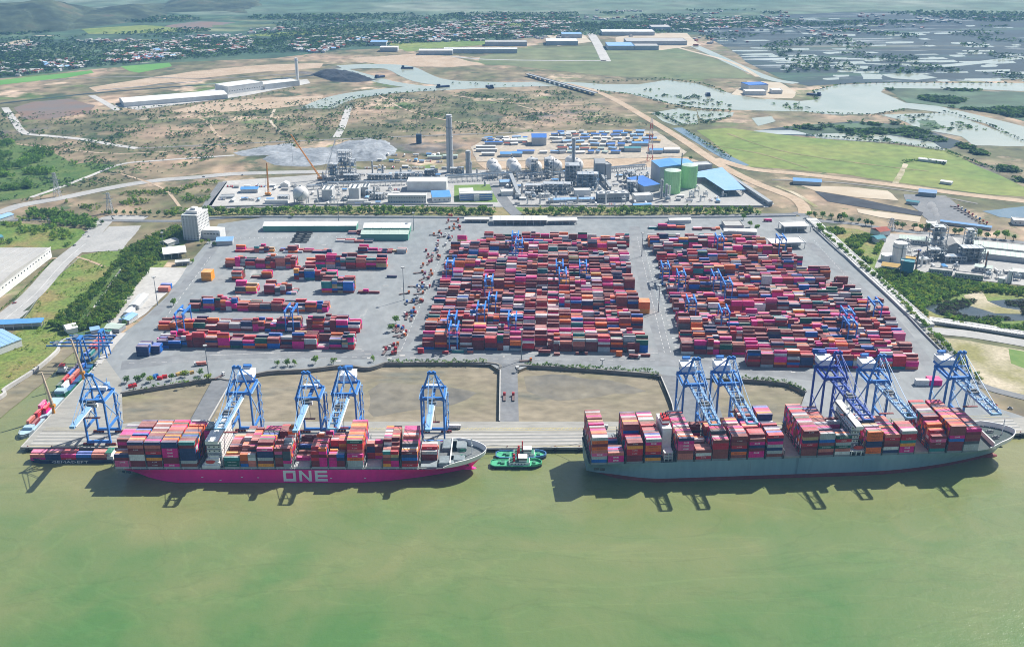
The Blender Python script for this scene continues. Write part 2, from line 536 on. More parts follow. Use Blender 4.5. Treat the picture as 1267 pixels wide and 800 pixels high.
# ------------------------------------------------------------------ ground, water and the shore
FAR = 13500.0
sheet_w('river', [(-11000, 120), (11000, 120), (11000, 1100), (-11000, 1100)], m_river, 0.0)
yard_front = [(150, 486), (258, 469), (288, 470), (330, 460), (380, 457), (425, 452), (455, 455), (476, 449), (605, 449), (618, 458),
              (641, 458), (655, 452), (800, 462), (817, 466), (917, 469), (972, 474), (997, 485)]
shore = [(-700, 760), (-300, 640), (-80, 530), (0, 489), (5, 480), (35, 461), (52.5, 448.5), (70, 433), (84, 418), (152, 412), (140, 425), (121, 450), (132, 470)]
land = [G(*p) for p in shore + yard_front] + [(243, 768), (460, 783), (470, 760), (560, 742), (760, 700), (2600, 420), (11000, 400), (11000, FAR), (-11000, FAR), (-11000, 420)]
sheet_w('ground', land, m_scrub, 3.5, z1=-0.9)
# mud between the yard and the quay, and on the left bank
sheet_w('mudflat', [(-398, 776), (-398, 905), (300, 905), (300, 745), (60, 776)], m_mud, 0.9)
sheet('wet_mud_patch', [(455, 480), (470, 470), (540, 473), (590, 482), (560, 497), (500, 505), (462, 512)], m_wetmud, 0.95, 6, 12)
sheet('wet_mud_patch', [(648, 462), (700, 460), (770, 470), (800, 480), (740, 487), (690, 492), (652, 480)], m_wetmud, 0.95, 6, 12)
sheet('mud_bank', [(-80, 545), (-80, 520), (0, 489), (5, 480), (35, 461), (52.5, 448.5), (70, 433), (84, 418), (150, 414), (140, 424), (90, 432), (80, 440), (58, 464), (22, 494), (0, 512)], m_mud, 0.45, 3, 12)

# broad kinds of land
sheet('woodland_floor', [(-900, 130), (-200, 112), (0, 97), (110, 86), (215, 77), (340, 72), (420, 62), (560, 57), (640, 48), (740, 43), (870, 43), (1000, 32), (1267, 30), (2000, 30), (2000, -30), (-900, -30)], m_forest, 3.6, 40, 150)
m_farp = mat('far_plain', (0.05, 0.10, 0.065), (0.17, 0.20, 0.15), scale=0.0014, c3=(0.085, 0.13, 0.085), detail=11, fine=(0.008, .4))
sheet_w('far_plain', [(-10500, 4550), (-10500, FAR - 10), (10500, FAR - 10), (10500, 4550), (4000, 4450), (1500, 4650), (0, 4500), (-2000, 4650), (-5000, 4500)], m_farp, 3.78, 260, 130)
sheet('marsh', [(862, 40), (905, 62), (940, 85), (975, 101), (1000, 106), (1060, 103), (1267, 98), (1600, 108), (2100, 120), (2100, 8), (1267, 12), (1000, 16), (870, 30)], m_marsh, 3.75, 30, 120)
sheet('grass_plain', [(594, 70), (643, 60), (733, 57), (840, 60), (895, 76), (935, 96), (840, 98), (740, 93), (660, 84), (594, 78)], m_plain, 3.7, 10, 60)
sheet('grass_plain', [(478, 54), (605, 49), (608, 55), (540, 60), (504, 64)], m_field, 3.72, 8, 60)
sheet('paddy_field', [(149, 82), (209, 77.5), (213, 82), (172, 90), (160, 88)], m_paddy, 3.72, 6, 60)
sheet('paddy_field', [(-60, 110), (0, 99), (113, 87), (116, 90), (83, 96), (0, 105), (-60, 116)], m_paddy, 3.72, 6, 60)
sheet('bare_earth', [(17, 133), (40, 126), (85, 122), (118, 130), (110, 140), (60, 147), (28, 148)], m_brick, 3.7, 5, 30)
sheet('bare_earth', [(210, 138), (262, 125), (330, 121), (400, 118), (400, 127), (330, 135), (250, 140)], m_dirt, 3.7, 9, 30)
sheet('bare_earth', [(110, 108), (240, 88), (330, 80), (400, 78), (396, 84), (290, 92), (180, 106), (120, 114)], m_dirt, 3.66, 14, 40)
sheet('bare_earth', [(430, 72), (520, 66), (560, 70), (600, 80), (560, 83), (470, 80)], m_dirt, 3.66, 14, 40)
sheet('bright_field', [(862, 161), (900, 158), (1000, 170), (1100, 178), (1170, 186), (1267, 231), (1300, 245), (1267, 243), (1220, 240), (1130, 228), (1050, 216), (960, 208), (925, 206), (895, 186)], m_field, 3.7, 6, 30)
sheet('mown_track', [(1104, 226), (1118, 202), (1124, 203), (1112, 227)], m_sand, 3.76, 2, 12)
sheet('riverside_scrub', [(905, 165), (960, 158), (1060, 150), (1130, 155), (1190, 175), (1175, 184), (1100, 176), (1000, 168)], m_marsh, 3.68, 8, 40)
sheet('rough_grass', [(84, 418), (110, 412), (140, 400), (168, 365), (228, 302), (238, 282), (200, 300), (150, 306), (102, 315), (60, 352), (22, 405), (-10, 440), (-80, 520), (0, 489), (5, 480), (35, 461), (52.5, 448.5), (70, 433)], m_grass, 3.62, 3, 15)
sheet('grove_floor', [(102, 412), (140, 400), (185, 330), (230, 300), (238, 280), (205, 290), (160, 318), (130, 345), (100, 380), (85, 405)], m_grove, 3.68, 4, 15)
sheet('rough_grass', [(-40, 268), (30, 276), (100, 283), (114, 290), (84, 306), (65, 309), (20, 304), (-40, 330)], m_grass, 3.62, 3, 15)
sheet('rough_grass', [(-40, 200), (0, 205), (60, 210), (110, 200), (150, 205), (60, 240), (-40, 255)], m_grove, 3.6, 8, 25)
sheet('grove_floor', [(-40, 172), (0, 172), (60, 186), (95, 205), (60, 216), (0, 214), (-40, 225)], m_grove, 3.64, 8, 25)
sheet('rough_grass', [(1010, 278), (1060, 283), (1098, 296), (1084, 331), (1140, 338), (1267, 356), (1300, 415), (1267, 412), (1150, 396), (1088, 345), (1046, 308)], m_grass, 3.62, 3, 15)
sheet('lagoon', [(1215, 261), (1267, 255), (1300, 253), (1300, 275), (1267, 272), (1236, 268)], m_blue, 3.74, 3, 15)
sheet('dark_pond', [(1143, 380), (1180, 370), (1225, 372), (1267, 369), (1320, 372), (1320, 395), (1267, 396), (1200, 397), (1158, 388)], m_dark, 3.74, 5, 15)
sheet('sandbank', [(1192, 365), (1215, 360), (1222, 372), (1240, 380), (1267, 384), (1267, 388), (1230, 387), (1200, 378)], m_sand, 3.8, 3, 12)
sheet('sandy_ground', [(1163, 417), (1200, 421), (1267, 433), (1330, 446), (1330, 510), (1267, 492), (1216, 481), (1192, 452)], m_sand, 3.7, 3, 12)
sheet('green_turf', [(1248, 431), (1267, 434), (1300, 440), (1300, 462), (1267, 455), (1251, 449)], m_lawn, 3.78, 1, 10)
sheet('verge', [(268, 259), (420, 255), (620, 256.5), (850, 257), (945, 258), (938, 264), (600, 268), (225, 268)], m_verge, 3.66, 2, 20)

# far water
sheet('far_river', [(735, 104), (790, 104.5), (823, 99), (860, 103), (905, 116), (935, 122), (990, 125), (1012, 123), (1006, 112), (1038, 105), (1102, 102.5), (1267, 103), (1500, 106),
      (1500, 116), (1267, 113), (1190, 110), (1095, 109), (1090, 114), (1120, 127), (1160, 131), (1225, 146), (1300, 165), (1400, 190), (1400, 204), (1267, 178), (1220, 153), (1172, 140), (1122, 134), (1080, 141), (1030, 142), (996, 138), (910, 136), (868, 134), (828, 128), (780, 116), (735, 111)], m_pond, 3.84, 4, 50)
strip('far_river', [(392, 134), (408, 126), (435, 118.5), (480, 112.5), (540, 109), (610, 105.5), (690, 104), (750, 107.5)], 75, m_pond, 3.85)
strip('far_river', [(421, 83.5), (450, 82), (485, 82.5), (500, 86), (512, 92), (530, 99), (560, 103), (620, 105)], 85, m_pond, 3.855)
strip('far_river', [(418, 85), (436, 90), (458, 96), (480, 102), (505, 106), (530, 109)], 45, m_pond, 3.852)
def island(px, name='mangrove_island'):
    sheet(name, px, m_forest, 3.9, 7, 25)
island([(1095, 109), (1150, 110), (1267, 114), (1300, 118), (1300, 152), (1267, 150), (1236, 141), (1210, 137), (1160, 131), (1122, 127)])
island([(968, 157), (1000, 154), (1066, 152), (1128, 155), (1166, 173), (1136, 169), (1066, 164), (1002, 166)])
island([(1134, 149), (1157, 149), (1168, 157), (1145, 163)])
for px in [[(862, 136), (908, 139), (906, 144), (872, 150), (866, 146)], [(1088, 142), (1173, 139), (1267, 173), (1320, 195), (1320, 200), (1267, 181), (1204, 180), (1190, 169), (1138, 159), (1113, 148)],
           [(1007, 167), (1067, 162), (1138, 173), (1155, 176), (1170, 186), (1110, 177), (1010, 171)], [(806, 140), (840, 134), (862, 138), (864, 153), (834, 155), (820, 150)],
           [(1090, 92), (1130, 90), (1160, 96), (1135, 99), (1105, 97)], [(1065, 91), (1090, 92), (1092, 98), (1068, 98)], [(930, 146), (955, 144), (960, 150), (938, 156)]]:
    PZ = globals().get('PZ', 3.862) + 0.004
    sheet('pond', px, m_pond, PZ, 5, 25)
random.seed(11)
for k in range(150):      # fish ponds and flooded plots over the far marsh
    py = 20 + 80 * random.random() ** 0.8
    px = random.uniform(880 + max(0, (py - 55)) * 2.4, 1420)
    ww = random.uniform(8, 42) * (0.4 + py / 110)
    hh = random.uniform(0.5, 1.5) * (0.5 + py / 90)
    sk_ = random.uniform(-3, 8)
    sheet('pond', [(px, py), (px + ww, py - hh * random.uniform(0, .8)), (px + ww + sk_, py + hh), (px + sk_ + ww * 0.3, py + hh * 1.4), (px + sk_ * .6, py + hh * .9)], m_pond, 3.79 + k * 0.0003, 8, 40)
random.seed(12)
for k in range(46):       # bare plots and clearings in the far plain
    py = 8 + 62 * random.random()
    px = random.uniform(-60, 1330)
    ww = random.uniform(10, 55) * (0.5 + py / 90)
    hh = random.uniform(0.4, 1.3) * (0.4 + py / 70)
    sheet('bare_plot', [(px, py), (px + ww, py - hh * .4), (px + ww * 1.1, py + hh * .6), (px + ww * .3, py + hh)], random.choice([m_plain, m_dirt, m_palesand, m_field, m_plain]), 3.69 + k * 0.0002, 10, 60)
strip('canal', [(848, 52), (880, 66), (919, 84), (955, 98), (985, 103)], 34, m_pond, 3.83)
strip('canal', [(1118, 80), (1160, 82), (1215, 77), (1267, 71), (1400, 58)], 40, m_pond, 3.83)
strip('canal', [(960, 77.5), (1040, 78), (1118, 80)], 16, m_pond, 3.83)
strip('drain', [(838, 158), (868, 176), (893, 191), (921, 205)], 22, m_blue, 3.8)
strip('field_bank', [(760, 38), (800, 48), (850, 62), (905, 77), (938, 95)], 14, m_palesand, 3.86)

for k, (px_, m_) in enumerate([([(92, 29), (150, 25), (203, 21), (206, 23.5), (150, 28), (100, 32)], m_palesand), ([(192, 37), (215, 30), (245, 26.5), (292, 28), (262, 34), (228, 37)], m_brick), ([(262, 31.5), (340, 30), (345, 32.5), (264, 34)], m_plain), ([(108, 56), (150, 51), (195, 48), (196, 50.5), (150, 54), (112, 58)], m_plain),
                             ([(2, 55), (20, 50), (36, 48), (40, 54), (20, 57), (4, 59)], m_palesand), ([(100, 36), (180, 31), (250, 38), (160, 42), (110, 42)], m_field), ([(350, 38), (420, 33), (470, 36), (400, 42)], m_plain), ([(560, 30), (640, 24), (720, 27), (640, 33)], m_field), ([(300, 44), (350, 40), (420, 38), (350, 46)], m_field)]):
    sheet('far_field', px_, m_, 3.71 + k * 0.004, 14, 60)
# roads and tracks
strip('highway', [(-160, 300), (-60, 275), (0, 262), (25, 254), (75, 245), (118, 236), (160, 228), (200, 222.5), (245, 219), (300, 214.5), (420, 212), (520, 212), (640, 212), (760, 210), (850, 204)], 23, m_conc, 3.9)
strip('access_road', [(-60, 448), (0, 397), (40, 364), (75, 325), (105, 300), (125, 278), (138, 269), (180, 270)], 24, m_conc, 3.92)
strip('road_lane_line', [(0, 399), (42, 365), (77, 326), (106, 301)], 0.6, m_white, 4.0)
strip('back_road', [(-60, 270), (0, 272), (60, 271), (140, 272.5), (225, 273), (300, 268), (420, 267), (600, 268.5), (800, 267.5), (960, 265), (1000, 264)], 11, m_asph, 3.94)
strip('dirt_track', [(6, 133), (17, 148), (30, 164), (60, 168), (100, 172), (140, 179), (170, 183.5)], 15, m_palec, 3.9)
strip('dirt_track', [(38, 244), (70, 233), (110, 218), (150, 203), (190, 199), (230, 196), (290, 192)], 9, m_palec, 3.9)
strip('dirt_track', [(113, 118), (128, 126), (146, 136.5)], 16, m_palec, 3.9)
strip('dirt_track', [(170, 183.5), (240, 180), (330, 176), (420, 172), (520, 168), (640, 164), (800, 160)], 9, m_stone, 3.88)
strip('dirt_track', [(416, 170), (424, 155), (432, 131)], 15, m_palec, 3.9)
strip('dirt_road', [(700, 103.5), (735, 112), (760, 123), (790, 140), (840, 170), (890, 203), (930, 224), (960, 236), (984, 246), (994, 256), (996, 264)], 19, m_dirt, 3.95)
strip('dirt_track', [(885, 196), (930, 209), (1000, 216), (1100, 228), (1200, 241), (1300, 252)], 22, m_dirt, 3.86)
strip('far_road', [(731, 41), (740, 56), (750, 76)], 30, m_palec, 3.9)
strip('far_road', [(560, 70), (600, 73.5), (680, 75), (750, 75)], 16, m_conc, 3.9)
strip('side_road', [(985, 262), (1010, 272), (1060, 277), (1110, 285), (1180, 291), (1267, 300), (1400, 315)], 13, m_asph, 3.92)
strip('riverside_road', [(1130, 404), (1150, 408), (1200, 413), (1267, 424), (1360, 440)], 20, m_conc, 3.92)
strip('quay_road', [(1165, 420), (1185, 447), (1205, 470), (1225, 480), (1267, 491), (1340, 508)], 11, m_asph, 3.93)

# paved areas
yardp = [(135, 440), (152, 412), (172, 398), (207, 366), (228, 333), (256, 300), (270, 277), (330, 268.5), (620, 268.5), (1000, 268), (1008, 280), (1040, 312), (1088, 352), (1140, 408), (1187, 455), (1212, 480), (1236, 505)]
yard = [G(*p) for p in yardp] + [(462, 776), (243, 764)] + [G(*p) for p in reversed(yard_front)] + [G(132, 470), G(121, 450)]
sheet_w('yard_paving', yard, m_yard, 4.0)
sheet('concrete_pad', [(132.6, 397), (150, 375), (185.7, 330.6), (231, 331), (222, 345), (208, 361), (180, 388), (160, 401), (139, 402)], m_palec, 4.02, 1.2, 8)
sheet('lorry_park', [(122, 292), (135, 280), (175, 279), (150, 310), (102, 312)], m_conc, 3.98, 2, 10)
sheet('concrete_pad', [(-60, 396), (0, 391), (36, 383.5), (16, 401), (-60, 410)], m_conc, 3.97, 1, 8)
sheet('plant_ground', [(276, 224), (262, 245), (254, 258), (420, 254.5), (620, 256), (850, 256), (950, 256.5), (958, 252), (896, 211), (862, 207), (640, 213), (420, 214)], m_conc, 3.97, 1, 20)
sheet('concrete_pad', [(258, 254), (281, 224), (330, 221), (362, 238), (366, 252)], m_palec, 4.0, 0.5, 20)
m_camp = mat('camp_ground', (0.34, 0.30, 0.25), (0.24, 0.22, 0.19), scale=0.03, c3=(0.38, 0.33, 0.26), detail=9, fine=(.2, .15))
sheet('camp_ground', [(582, 182), (600, 172), (650, 164), (760, 161), (812, 162), (850, 188), (842, 194), (700, 197), (590, 200)], m_camp, 3.9, 4, 25)
sheet('dirt_apron', [(590, 201), (700, 198), (850, 194), (880, 206), (700, 208), (600, 209)], m_dirt, 3.92, 3, 25)
sheet('lawn', [(562, 229), (607, 228), (616, 250), (562, 250)], m_lawn, 4.0, 0.5, 20)
sheet('lawn', [(632, 256), (636, 261), (650, 261), (644, 256)], m_lawn, 4.0)
strip('plant_road', [(612, 226), (618, 240), (630, 256), (640, 266)], 18, m_asph, 4.01)
strip('plant_road', [(254, 258), (262, 245), (276, 225)], 14, m_asph, 4.0)
sheet('coal_yard', [(1007.7, 236), (1060, 245), (1142.5, 262.5), (1140, 267), (1090, 260), (1024, 249)], m_coal, 3.95, 1.5, 15)
sheet('sand_pad', [(991, 229.5), (1050, 231), (1098.5, 236), (1112, 248), (1060, 244), (1008, 236)], m_palesand, 3.93, 2, 15)
sheet('sand_pad', [(1060, 258), (1140, 268), (1138, 275), (1090, 269), (1062, 263)], m_palesand, 3.94, 2, 15)
sheet('lorry_park', [(1118, 240), (1170, 242), (1190, 257), (1214, 279), (1153, 276), (1120, 247)], m_asph, 3.94, 2, 15)
sheet('factory_ground', [(1100, 289), (1150, 290), (1267, 302), (1330, 310), (1330, 362), (1267, 353), (1142, 338), (1082, 331), (1094, 300)], m_conc, 3.95, 1, 15)
sheet('coal_yard', [(384, 92), (400, 86), (431, 88), (466, 99), (440, 102), (412, 101)], m_coal, 3.93, 6, 30)
sheet('factory_ground', [(140, 131), (200, 121), (290, 106), (380, 98), (384, 103), (300, 119), (170, 136)], m_palec, 3.9, 3, 30)
sheet('river_wharf', [(905, 117), (925, 100), (965, 102), (985, 114), (980, 122), (940, 121)], m_palesand, 3.95, 4, 25)
sheet('far_estate', [(762, 46), (800, 41), (850, 41), (868, 56), (820, 62), (770, 62)], m_palesand, 3.9, 10, 60)
sheet('far_estate', [(676, 44), (720, 42), (732, 52), (690, 57)], m_palesand, 3.9, 8, 60)

# wear on the yard: lanes darkened by tyres, patches and stains
for pts, wd in [([(470, 445), (500, 424), (530, 380), (552, 330), (566, 300), (570, 275)], 14), ([(150, 452), (300, 438), (500, 440), (640, 446), (820, 447), (980, 462), (1100, 478)], 22),
                ([(826, 442), (806, 380), (790, 310), (785, 280)], 15), ([(1150, 452), (1100, 390), (1050, 345), (1000, 300)], 13), ([(190, 390), (230, 350), (262, 310), (280, 285)], 12)]:
    strip('tyre_lane', pts, wd, m_tyre, 4.01 + wd * 0.0005)
random.seed(5)
for k in range(70):
    x = random.uniform(160, 1120); y = random.uniform(426, 446) + (x > 900) * 14
    if k > 40:
        x = random.uniform(235, 500); y = random.uniform(290, 425)
    a, b = random.uniform(2, 9), random.uniform(0.6, 1.6)
    sheet('paving_patch', [(x, y), (x + a, y - b * .2), (x + a * 1.05, y + b), (x + a * .1, y + b * 1.1)], random.choice([m_conc, m_tyre, m_palec, m_tyre, m_conc]), 4.035 + k * 0.002, 0.6, 3)

for px_, wd_, m_ in [([(20, 178), (90, 186), (150, 190), (230, 186)], 6, m_dirt), ([(230, 140), (255, 150), (270, 168), (300, 178)], 7, m_dirt), ([(340, 135), (335, 150), (350, 165)], 6, m_palesand), ([(470, 118), (500, 135), (560, 150), (640, 158)], 6, m_dirt), ([(560, 118), (640, 128), (720, 130)], 7, m_dirt),
                     ([(50, 100), (150, 95), (260, 97), (380, 90)], 10, m_stone), ([(0, 128), (120, 115), (300, 101), (400, 92)], 14, m_marsh), ([(120, 112), (250, 100)], 9, m_asph), ([(640, 130), (700, 145), (760, 155)], 5, m_dirt), ([(300, 222), (420, 219), (520, 217)], 6, m_dirt), ([(150, 215), (200, 232), (222, 255)], 5, m_dirt),
                     ([(900, 165), (960, 185), (1050, 200), (1150, 212)], 5, m_verge), ([(870, 178), (940, 190), (1000, 208)], 5, m_verge), ([(955, 222), (1040, 226), (1130, 237), (1210, 252)], 6, m_stone), ([(960, 230), (985, 240), (1010, 256)], 8, m_sand), ([(60, 320), (95, 318), (130, 330)], 4, m_dirt)]:
    strip('dirt_track', px_, wd_, m_, 3.905 + wd_ * 0.0007 + 0.0001 * px_[0][0])
mk = MB()
def dash(a, b, n, wd, frac=.5):
    A, B = Vector(G(*a)), Vector(G(*b))
    d = (B - A) / n
    nn = Vector((-d.y, d.x)).normalized() * wd / 2
    for k in range(n):
        p = A + d * k; q = p + d * frac
        mk.add([(*(p - nn), 4.16), (*(q - nn), 4.16), (*(q + nn), 4.16), (*(p + nn), 4.16)], [(0, 1, 2, 3)])
dash((160, 449), (500, 440), 26, .5); dash((520, 443), (830, 446), 24, .5); dash((840, 452), (1120, 468), 22, .5)
dash((830, 436), (794, 292), 40, .45); dash((822, 436), (788, 292), 40, .45); dash((838, 436), (800, 300), 30, 2.6, .12); dash((497, 432), (556, 292), 34, .45)
dash((1130, 436), (1006, 296), 40, .4); dash((250, 440), (448, 432), 1, .7, 1); dash((521, 436.5), (814, 437), 1, .6, 1); dash((200, 400), (262, 315), 16, .5); dash((280, 295), (450, 293), 30, 2.2, .12)
dash((300, 368), (440, 366), 14, .4); dash((300, 338), (480, 336), 16, .4); dash((240, 391), (440, 389), 18, .4)
tag(mk.build('lane_marking', m_white), kind='structure')

# ------------------------------------------------------------------ quay, pier and causeways
def slab(name, pts, m, z0, z1):
    return sheet_w(name, pts, m, z0, 0, 20, z1=z1)
quay = slab('quay', [(-410, 731), (75, 731), (470, 758), (464, 786), (243, 771), (75, 777), (-330, 777), G(152, 524), G(150, 470), G(128, 440), G(121, 450)], m_quay, 4.06, 2.2)
slab('causeway', [G(288, 468), G(257.5, 522), G(234, 522), G(262, 471)], m_asph, 4.05, 1.6)
slab('causeway', [G(619, 450), G(618, 522), G(642, 522), G(640, 450)], m_asph, 4.05, 1.6)
slab('causeway', [G(818, 463), G(832, 500), G(832, 522), G(896, 522), G(880, 470)], m_asph, 4.05, 1.6)
for pts in ([G(288, 469), G(258, 521)], [G(619, 455), G(618, 521)], [G(817.5, 465), G(832, 501), G(832, 519)]):
    strip('causeway_kerb', pts, 1.0, m_palec, 4.9, world=True, h=0.9)
for pts in ([G(121, 450), (-409.4, 731.6)], [(-409, 731.5), (74, 731.5), (469, 758.4)]):
    o = strip('quay_kerb', pts, 0.9, m_palec, 4.45, world=True, h=0.5)
strip('seawall', yard_front[:8], 2.4, m_stone, 5.0, h=3.6)
strip('seawall', yard_front[7:10], 2.4, m_stone, 5.0, h=3.6)
strip('seawall', yard_front[10:14], 2.4, m_stone, 5.0, h=3.6)
strip('seawall', yard_front[14:], 2.4, m_stone, 5.0, h=3.6)
strip('bank_wall', [(-80, 533), (0, 489), (5, 480), (35, 461), (52.5, 448.5), (70, 433), (84, 418), (152, 413)], 2.6, m_palec, 4.2, h=3.6)
strip('ramp_wall', [(152, 412), (140, 425), (121, 450)], 7, m_palec, 4.4, h=2)
m_rail = mat('rail_steel', (0.10, 0.095, 0.09), (0.15, 0.14, 0.13), scale=0.2, rough=0.5)
for k, (dy, wd, m) in enumerate([(2.6, 0.5, m_yellow), (4.0, 0.5, m_rail), (7.5, 1.5, m_palec), (11, 0.9, m_tyre), (13.5, 1.5, m_palec), (16.5, 0.9, m_tyre), (19, 1.5, m_palec), (22, 0.9, m_tyre), (24.3, 1.4, m_palec), (28.0, 0.5, m_rail), (31, 0.5, m_yellow), (34.5, 0.5, m_yellow)]):
    strip('quay_marking', [(-404, 731 + dy), (75, 731 + dy), (440, 756 + dy * 0.98)], wd, m, 4.075 + 0.004 * k, world=True)
mbh = MB()
x = -300.0
while x < 74:       # yellow hatched walkway
    mbh.add([(x, 762.3, 4.14), (x + 0.6, 762.3, 4.14), (x + 3.2, 765.2, 4.14), (x + 2.6, 765.2, 4.14)], [(0, 1, 2, 3)])
    x += 3.6
tag(mbh.build('quay_hatching', m_yellow), kind='structure')
m_rub = mat('fender_rubber', (0.018, 0.018, 0.02), (0.03, 0.03, 0.03), scale=0.4)
m_bol = paint('bollard_red', (0.30, 0.06, 0.04), 0.3)
fen = MB().bx(-1.1, 1.1, -1.3, 0.1, 0.5, 3.9).bx(-0.8, 0.8, -1.6, -1.3, 0.3, 3.7).mesh('fender', m_rub)
bol = MB().cyl((0, 1.2, 4.06), 0.45, 0.3, 0.8, 8).cyl((0, 1.2, 4.86), 0.6, 0.5, 0.25, 8).mesh('bollard', m_bol)
pil = MB().cyl((0, 2.0, -0.8), 0.6, 0.6, 3.2, 8).mesh('pile', m_quaydk)
for k in range(44):
    x = -404 + k * 20
    y = 731 if x < 75 else 731 + (x - 75) * 27 / 395
    if x > 462: break
    for nm, me in (('fender', fen), ('bollard', bol), ('pile', pil)):
        o = link(nm, me, quay)
        o.location = (x, y, 0)

# ------------------------------------------------------------------ shipping containers
PAL = {  # colour word -> (linear colour, weight in the yard, weight on the ships)
    'maroon': ((0.17, 0.022, 0.028), 30, 21), 'brown red': ((0.21, 0.056, 0.045), 15, 15), 'red': ((0.44, 0.016, 0.03), 12, 13),
    'magenta': ((0.60, 0.008, 0.20), 12, 13), 'orange': ((0.66, 0.13, 0.012), 6, 9), 'navy': ((0.026, 0.040, 0.115), 11, 10), 'blue': ((0.015, 0.115, 0.42), 5, 4),
    'white': ((0.60, 0.61, 0.60), 4, 4), 'light grey': ((0.36, 0.39, 0.40), 8, 6), 'dark green': ((0.015, 0.095, 0.065), 3, 2.5), 'teal': ((0.03, 0.20, 0.20), 2, 1.5),
    'dark grey': ((0.07, 0.08, 0.095), 3, 2), 'salmon': ((0.48, 0.15, 0.11), 3, 6), 'tan': ((0.42, 0.30, 0.14), 1.5, 1), 'amber': ((0.72, 0.28, 0.025), 1.2, 2.5), 'pink': ((0.60, 0.10, 0.24), .8, 4)}
CN = list(PAL)
WY = np.array([PAL[c][1] for c in CN], float); WY /= WY.sum()
WS = np.array([PAL[c][2] for c in CN], float); WS /= WS.sum()
CM = [mat('container_' + c.replace(' ', '_'), PAL[c][0], tuple(min(1, v * 1.25 + 0.012) for v in PAL[c][0]), scale=0.09, rough=0.6, spec=0.12, detail=6, fine=(0.7, 0.14), lo=0.4, hi=0.75, chalk_sheen=(0.5, (0.66, 0.50, 0.47)), isl=0.16) for c in CN]  # pale tops mix roof wear with painted-in sun sheen
CW, CHT = 2.44, 2.75
def cont_mesh(L):
    mb = MB()
    mb.bx(-L / 2 + .08, L / 2 - .08, -CW / 2 + .05, CW / 2 - .05, 0.1, CHT - .05)
    for sx in (-1, 1):
        for sy in (-1, 1):
            mb.bx(sx * L / 2 - .15 * (sx > 0), sx * L / 2 + .15 * (sx < 0), sy * CW / 2 - .14 * (sy > 0), sy * CW / 2 + .14 * (sy < 0), 0, CHT - 0.004)
    for sy in (-1, 1):
        for z in (0.0, CHT - .16):
            mb.bx(-L / 2 + .15, L / 2 - .15, sy * CW / 2 - .10 * (sy > 0), sy * CW / 2 + .10 * (sy < 0), z, z + .14)
        n = int(L / 1.5)
        for k in range(n):        # pressed side panels
            xx = -L / 2 + .5 + (L - 1) * (k + .5) / n
            mb.bx(xx - .34, xx + .34, sy * (CW / 2 - .05) - .03, sy * (CW / 2 - .05) + .03, .2, CHT - .22)
    return mb
C40 = cont_mesh(12.19)
C20 = cont_mesh(6.06)
CME = {}
def cont_data(ci, half):
    if (ci, half) not in CME:
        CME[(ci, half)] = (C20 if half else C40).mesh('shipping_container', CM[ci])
    return CME[(ci, half)]

def text_mesh(s, size, m, depth=0.0):
    c = bpy.data.curves.new('lettering', 'FONT')
    c.body = s
    c.size = size
    c.align_x = 'CENTER'
    c.align_y = 'CENTER'
    c.extrude = depth
    c.resolution_u = 1
    o = bpy.data.objects.new('lettering', c)
    COL.objects.link(o)
    bpy.context.view_layer.update()
    me = bpy.data.meshes.new_from_object(o.evaluated_get(bpy.context.evaluated_depsgraph_get()))
    bpy.data.objects.remove(o)
    me.materials.clear()
    me.materials.append(m)
    return me
m_letw = paint('white_lettering', (0.78, 0.78, 0.78), 0.05)
m_letd = paint('dark_lettering', (0.03, 0.035, 0.06), 0.05)
def one_letters(h, depth):
    """The carrier's three square letters, as bars."""
    mb = MB()
    t, wd, g = h * 0.22, h * 1.02, h * 0.28
    def bar(x0, x1, z0, z1):
        mb.bx(x0, x1, -depth, 0, z0, z1)
    x = -(3 * wd + 2 * g) / 2
    bar(x, x + t, 0, h); bar(x + wd - t, x + wd, 0, h); bar(x + t, x + wd - t, 0, t); bar(x + t, x + wd - t, h - t, h)
    x += wd + g
    bar(x, x + t, 0, h); bar(x + wd - t, x + wd, 0, h)
    mb.add([(x + t, -depth, h), (x + t, -depth, h - t * 1.3), (x + wd - t, -depth, 0), (x + wd - t, -depth, t * 1.3)], [(0, 1, 2, 3)])
    x += wd + g
    bar(x, x + t, 0, h)
    for z in (0, (h - t) / 2, h - t):
        bar(x + t, x + wd, z, z + t)
    return mb
LET = {}
def letters_for(ci):
    if not LET:
        LET['one'] = one_letters(1.15, 0.05).mesh('lettering', m_letw)
        for k, (s, m) in {'k': ('K LINE', m_letw), 'e': ('EVERGREEN', m_letw), 'h': ('Hapag-Lloyd', m_letd)}.items():
            me = text_mesh(s, 1.35 if k != 'e' else 1.3, m)
            me.transform(Matrix.Rotation(R(90), 4, 'X'))
            me.transform(Matrix.Translation((0, -0.03, 1.4)))
            LET[k] = me
    n = CN[ci]
    r = random.random()
    if n in ('magenta', 'pink'): return (LET['one'], 0.8) if r < .5 else (None, 0)
    if n == 'red' and r < .75: return LET['k'], 0
    if n == 'maroon' and r < .25: return LET['k'], 0
    if n == 'dark green': return LET['e'], 0
    if n == 'orange' and r < .8: return LET['h'], 0
    return None, 0

STUFF = []     # (matrix rows, colour index, half) of every container that is one of a mass
def cont_thing(ci, half, x, y, z, rz, label, group, letters=True):
    o = link('shipping_container', cont_data(ci, half))
    o.location = (x, y, z)
    o.rotation_euler = (0, 0, rz)
    tag(o, label, 'container', group)
    if letters and not half:
        me, dz = letters_for(ci)
        if me:
            l = link('lettering', me, o)
            l.location = (0, -CW / 2 - 0.01, dz)
    return o

# ------------------------------------------------------------------ ships
def smooth01(k):
    k = max(0.0, min(1.0, k))
    return k * k * (3 - 2 * k)

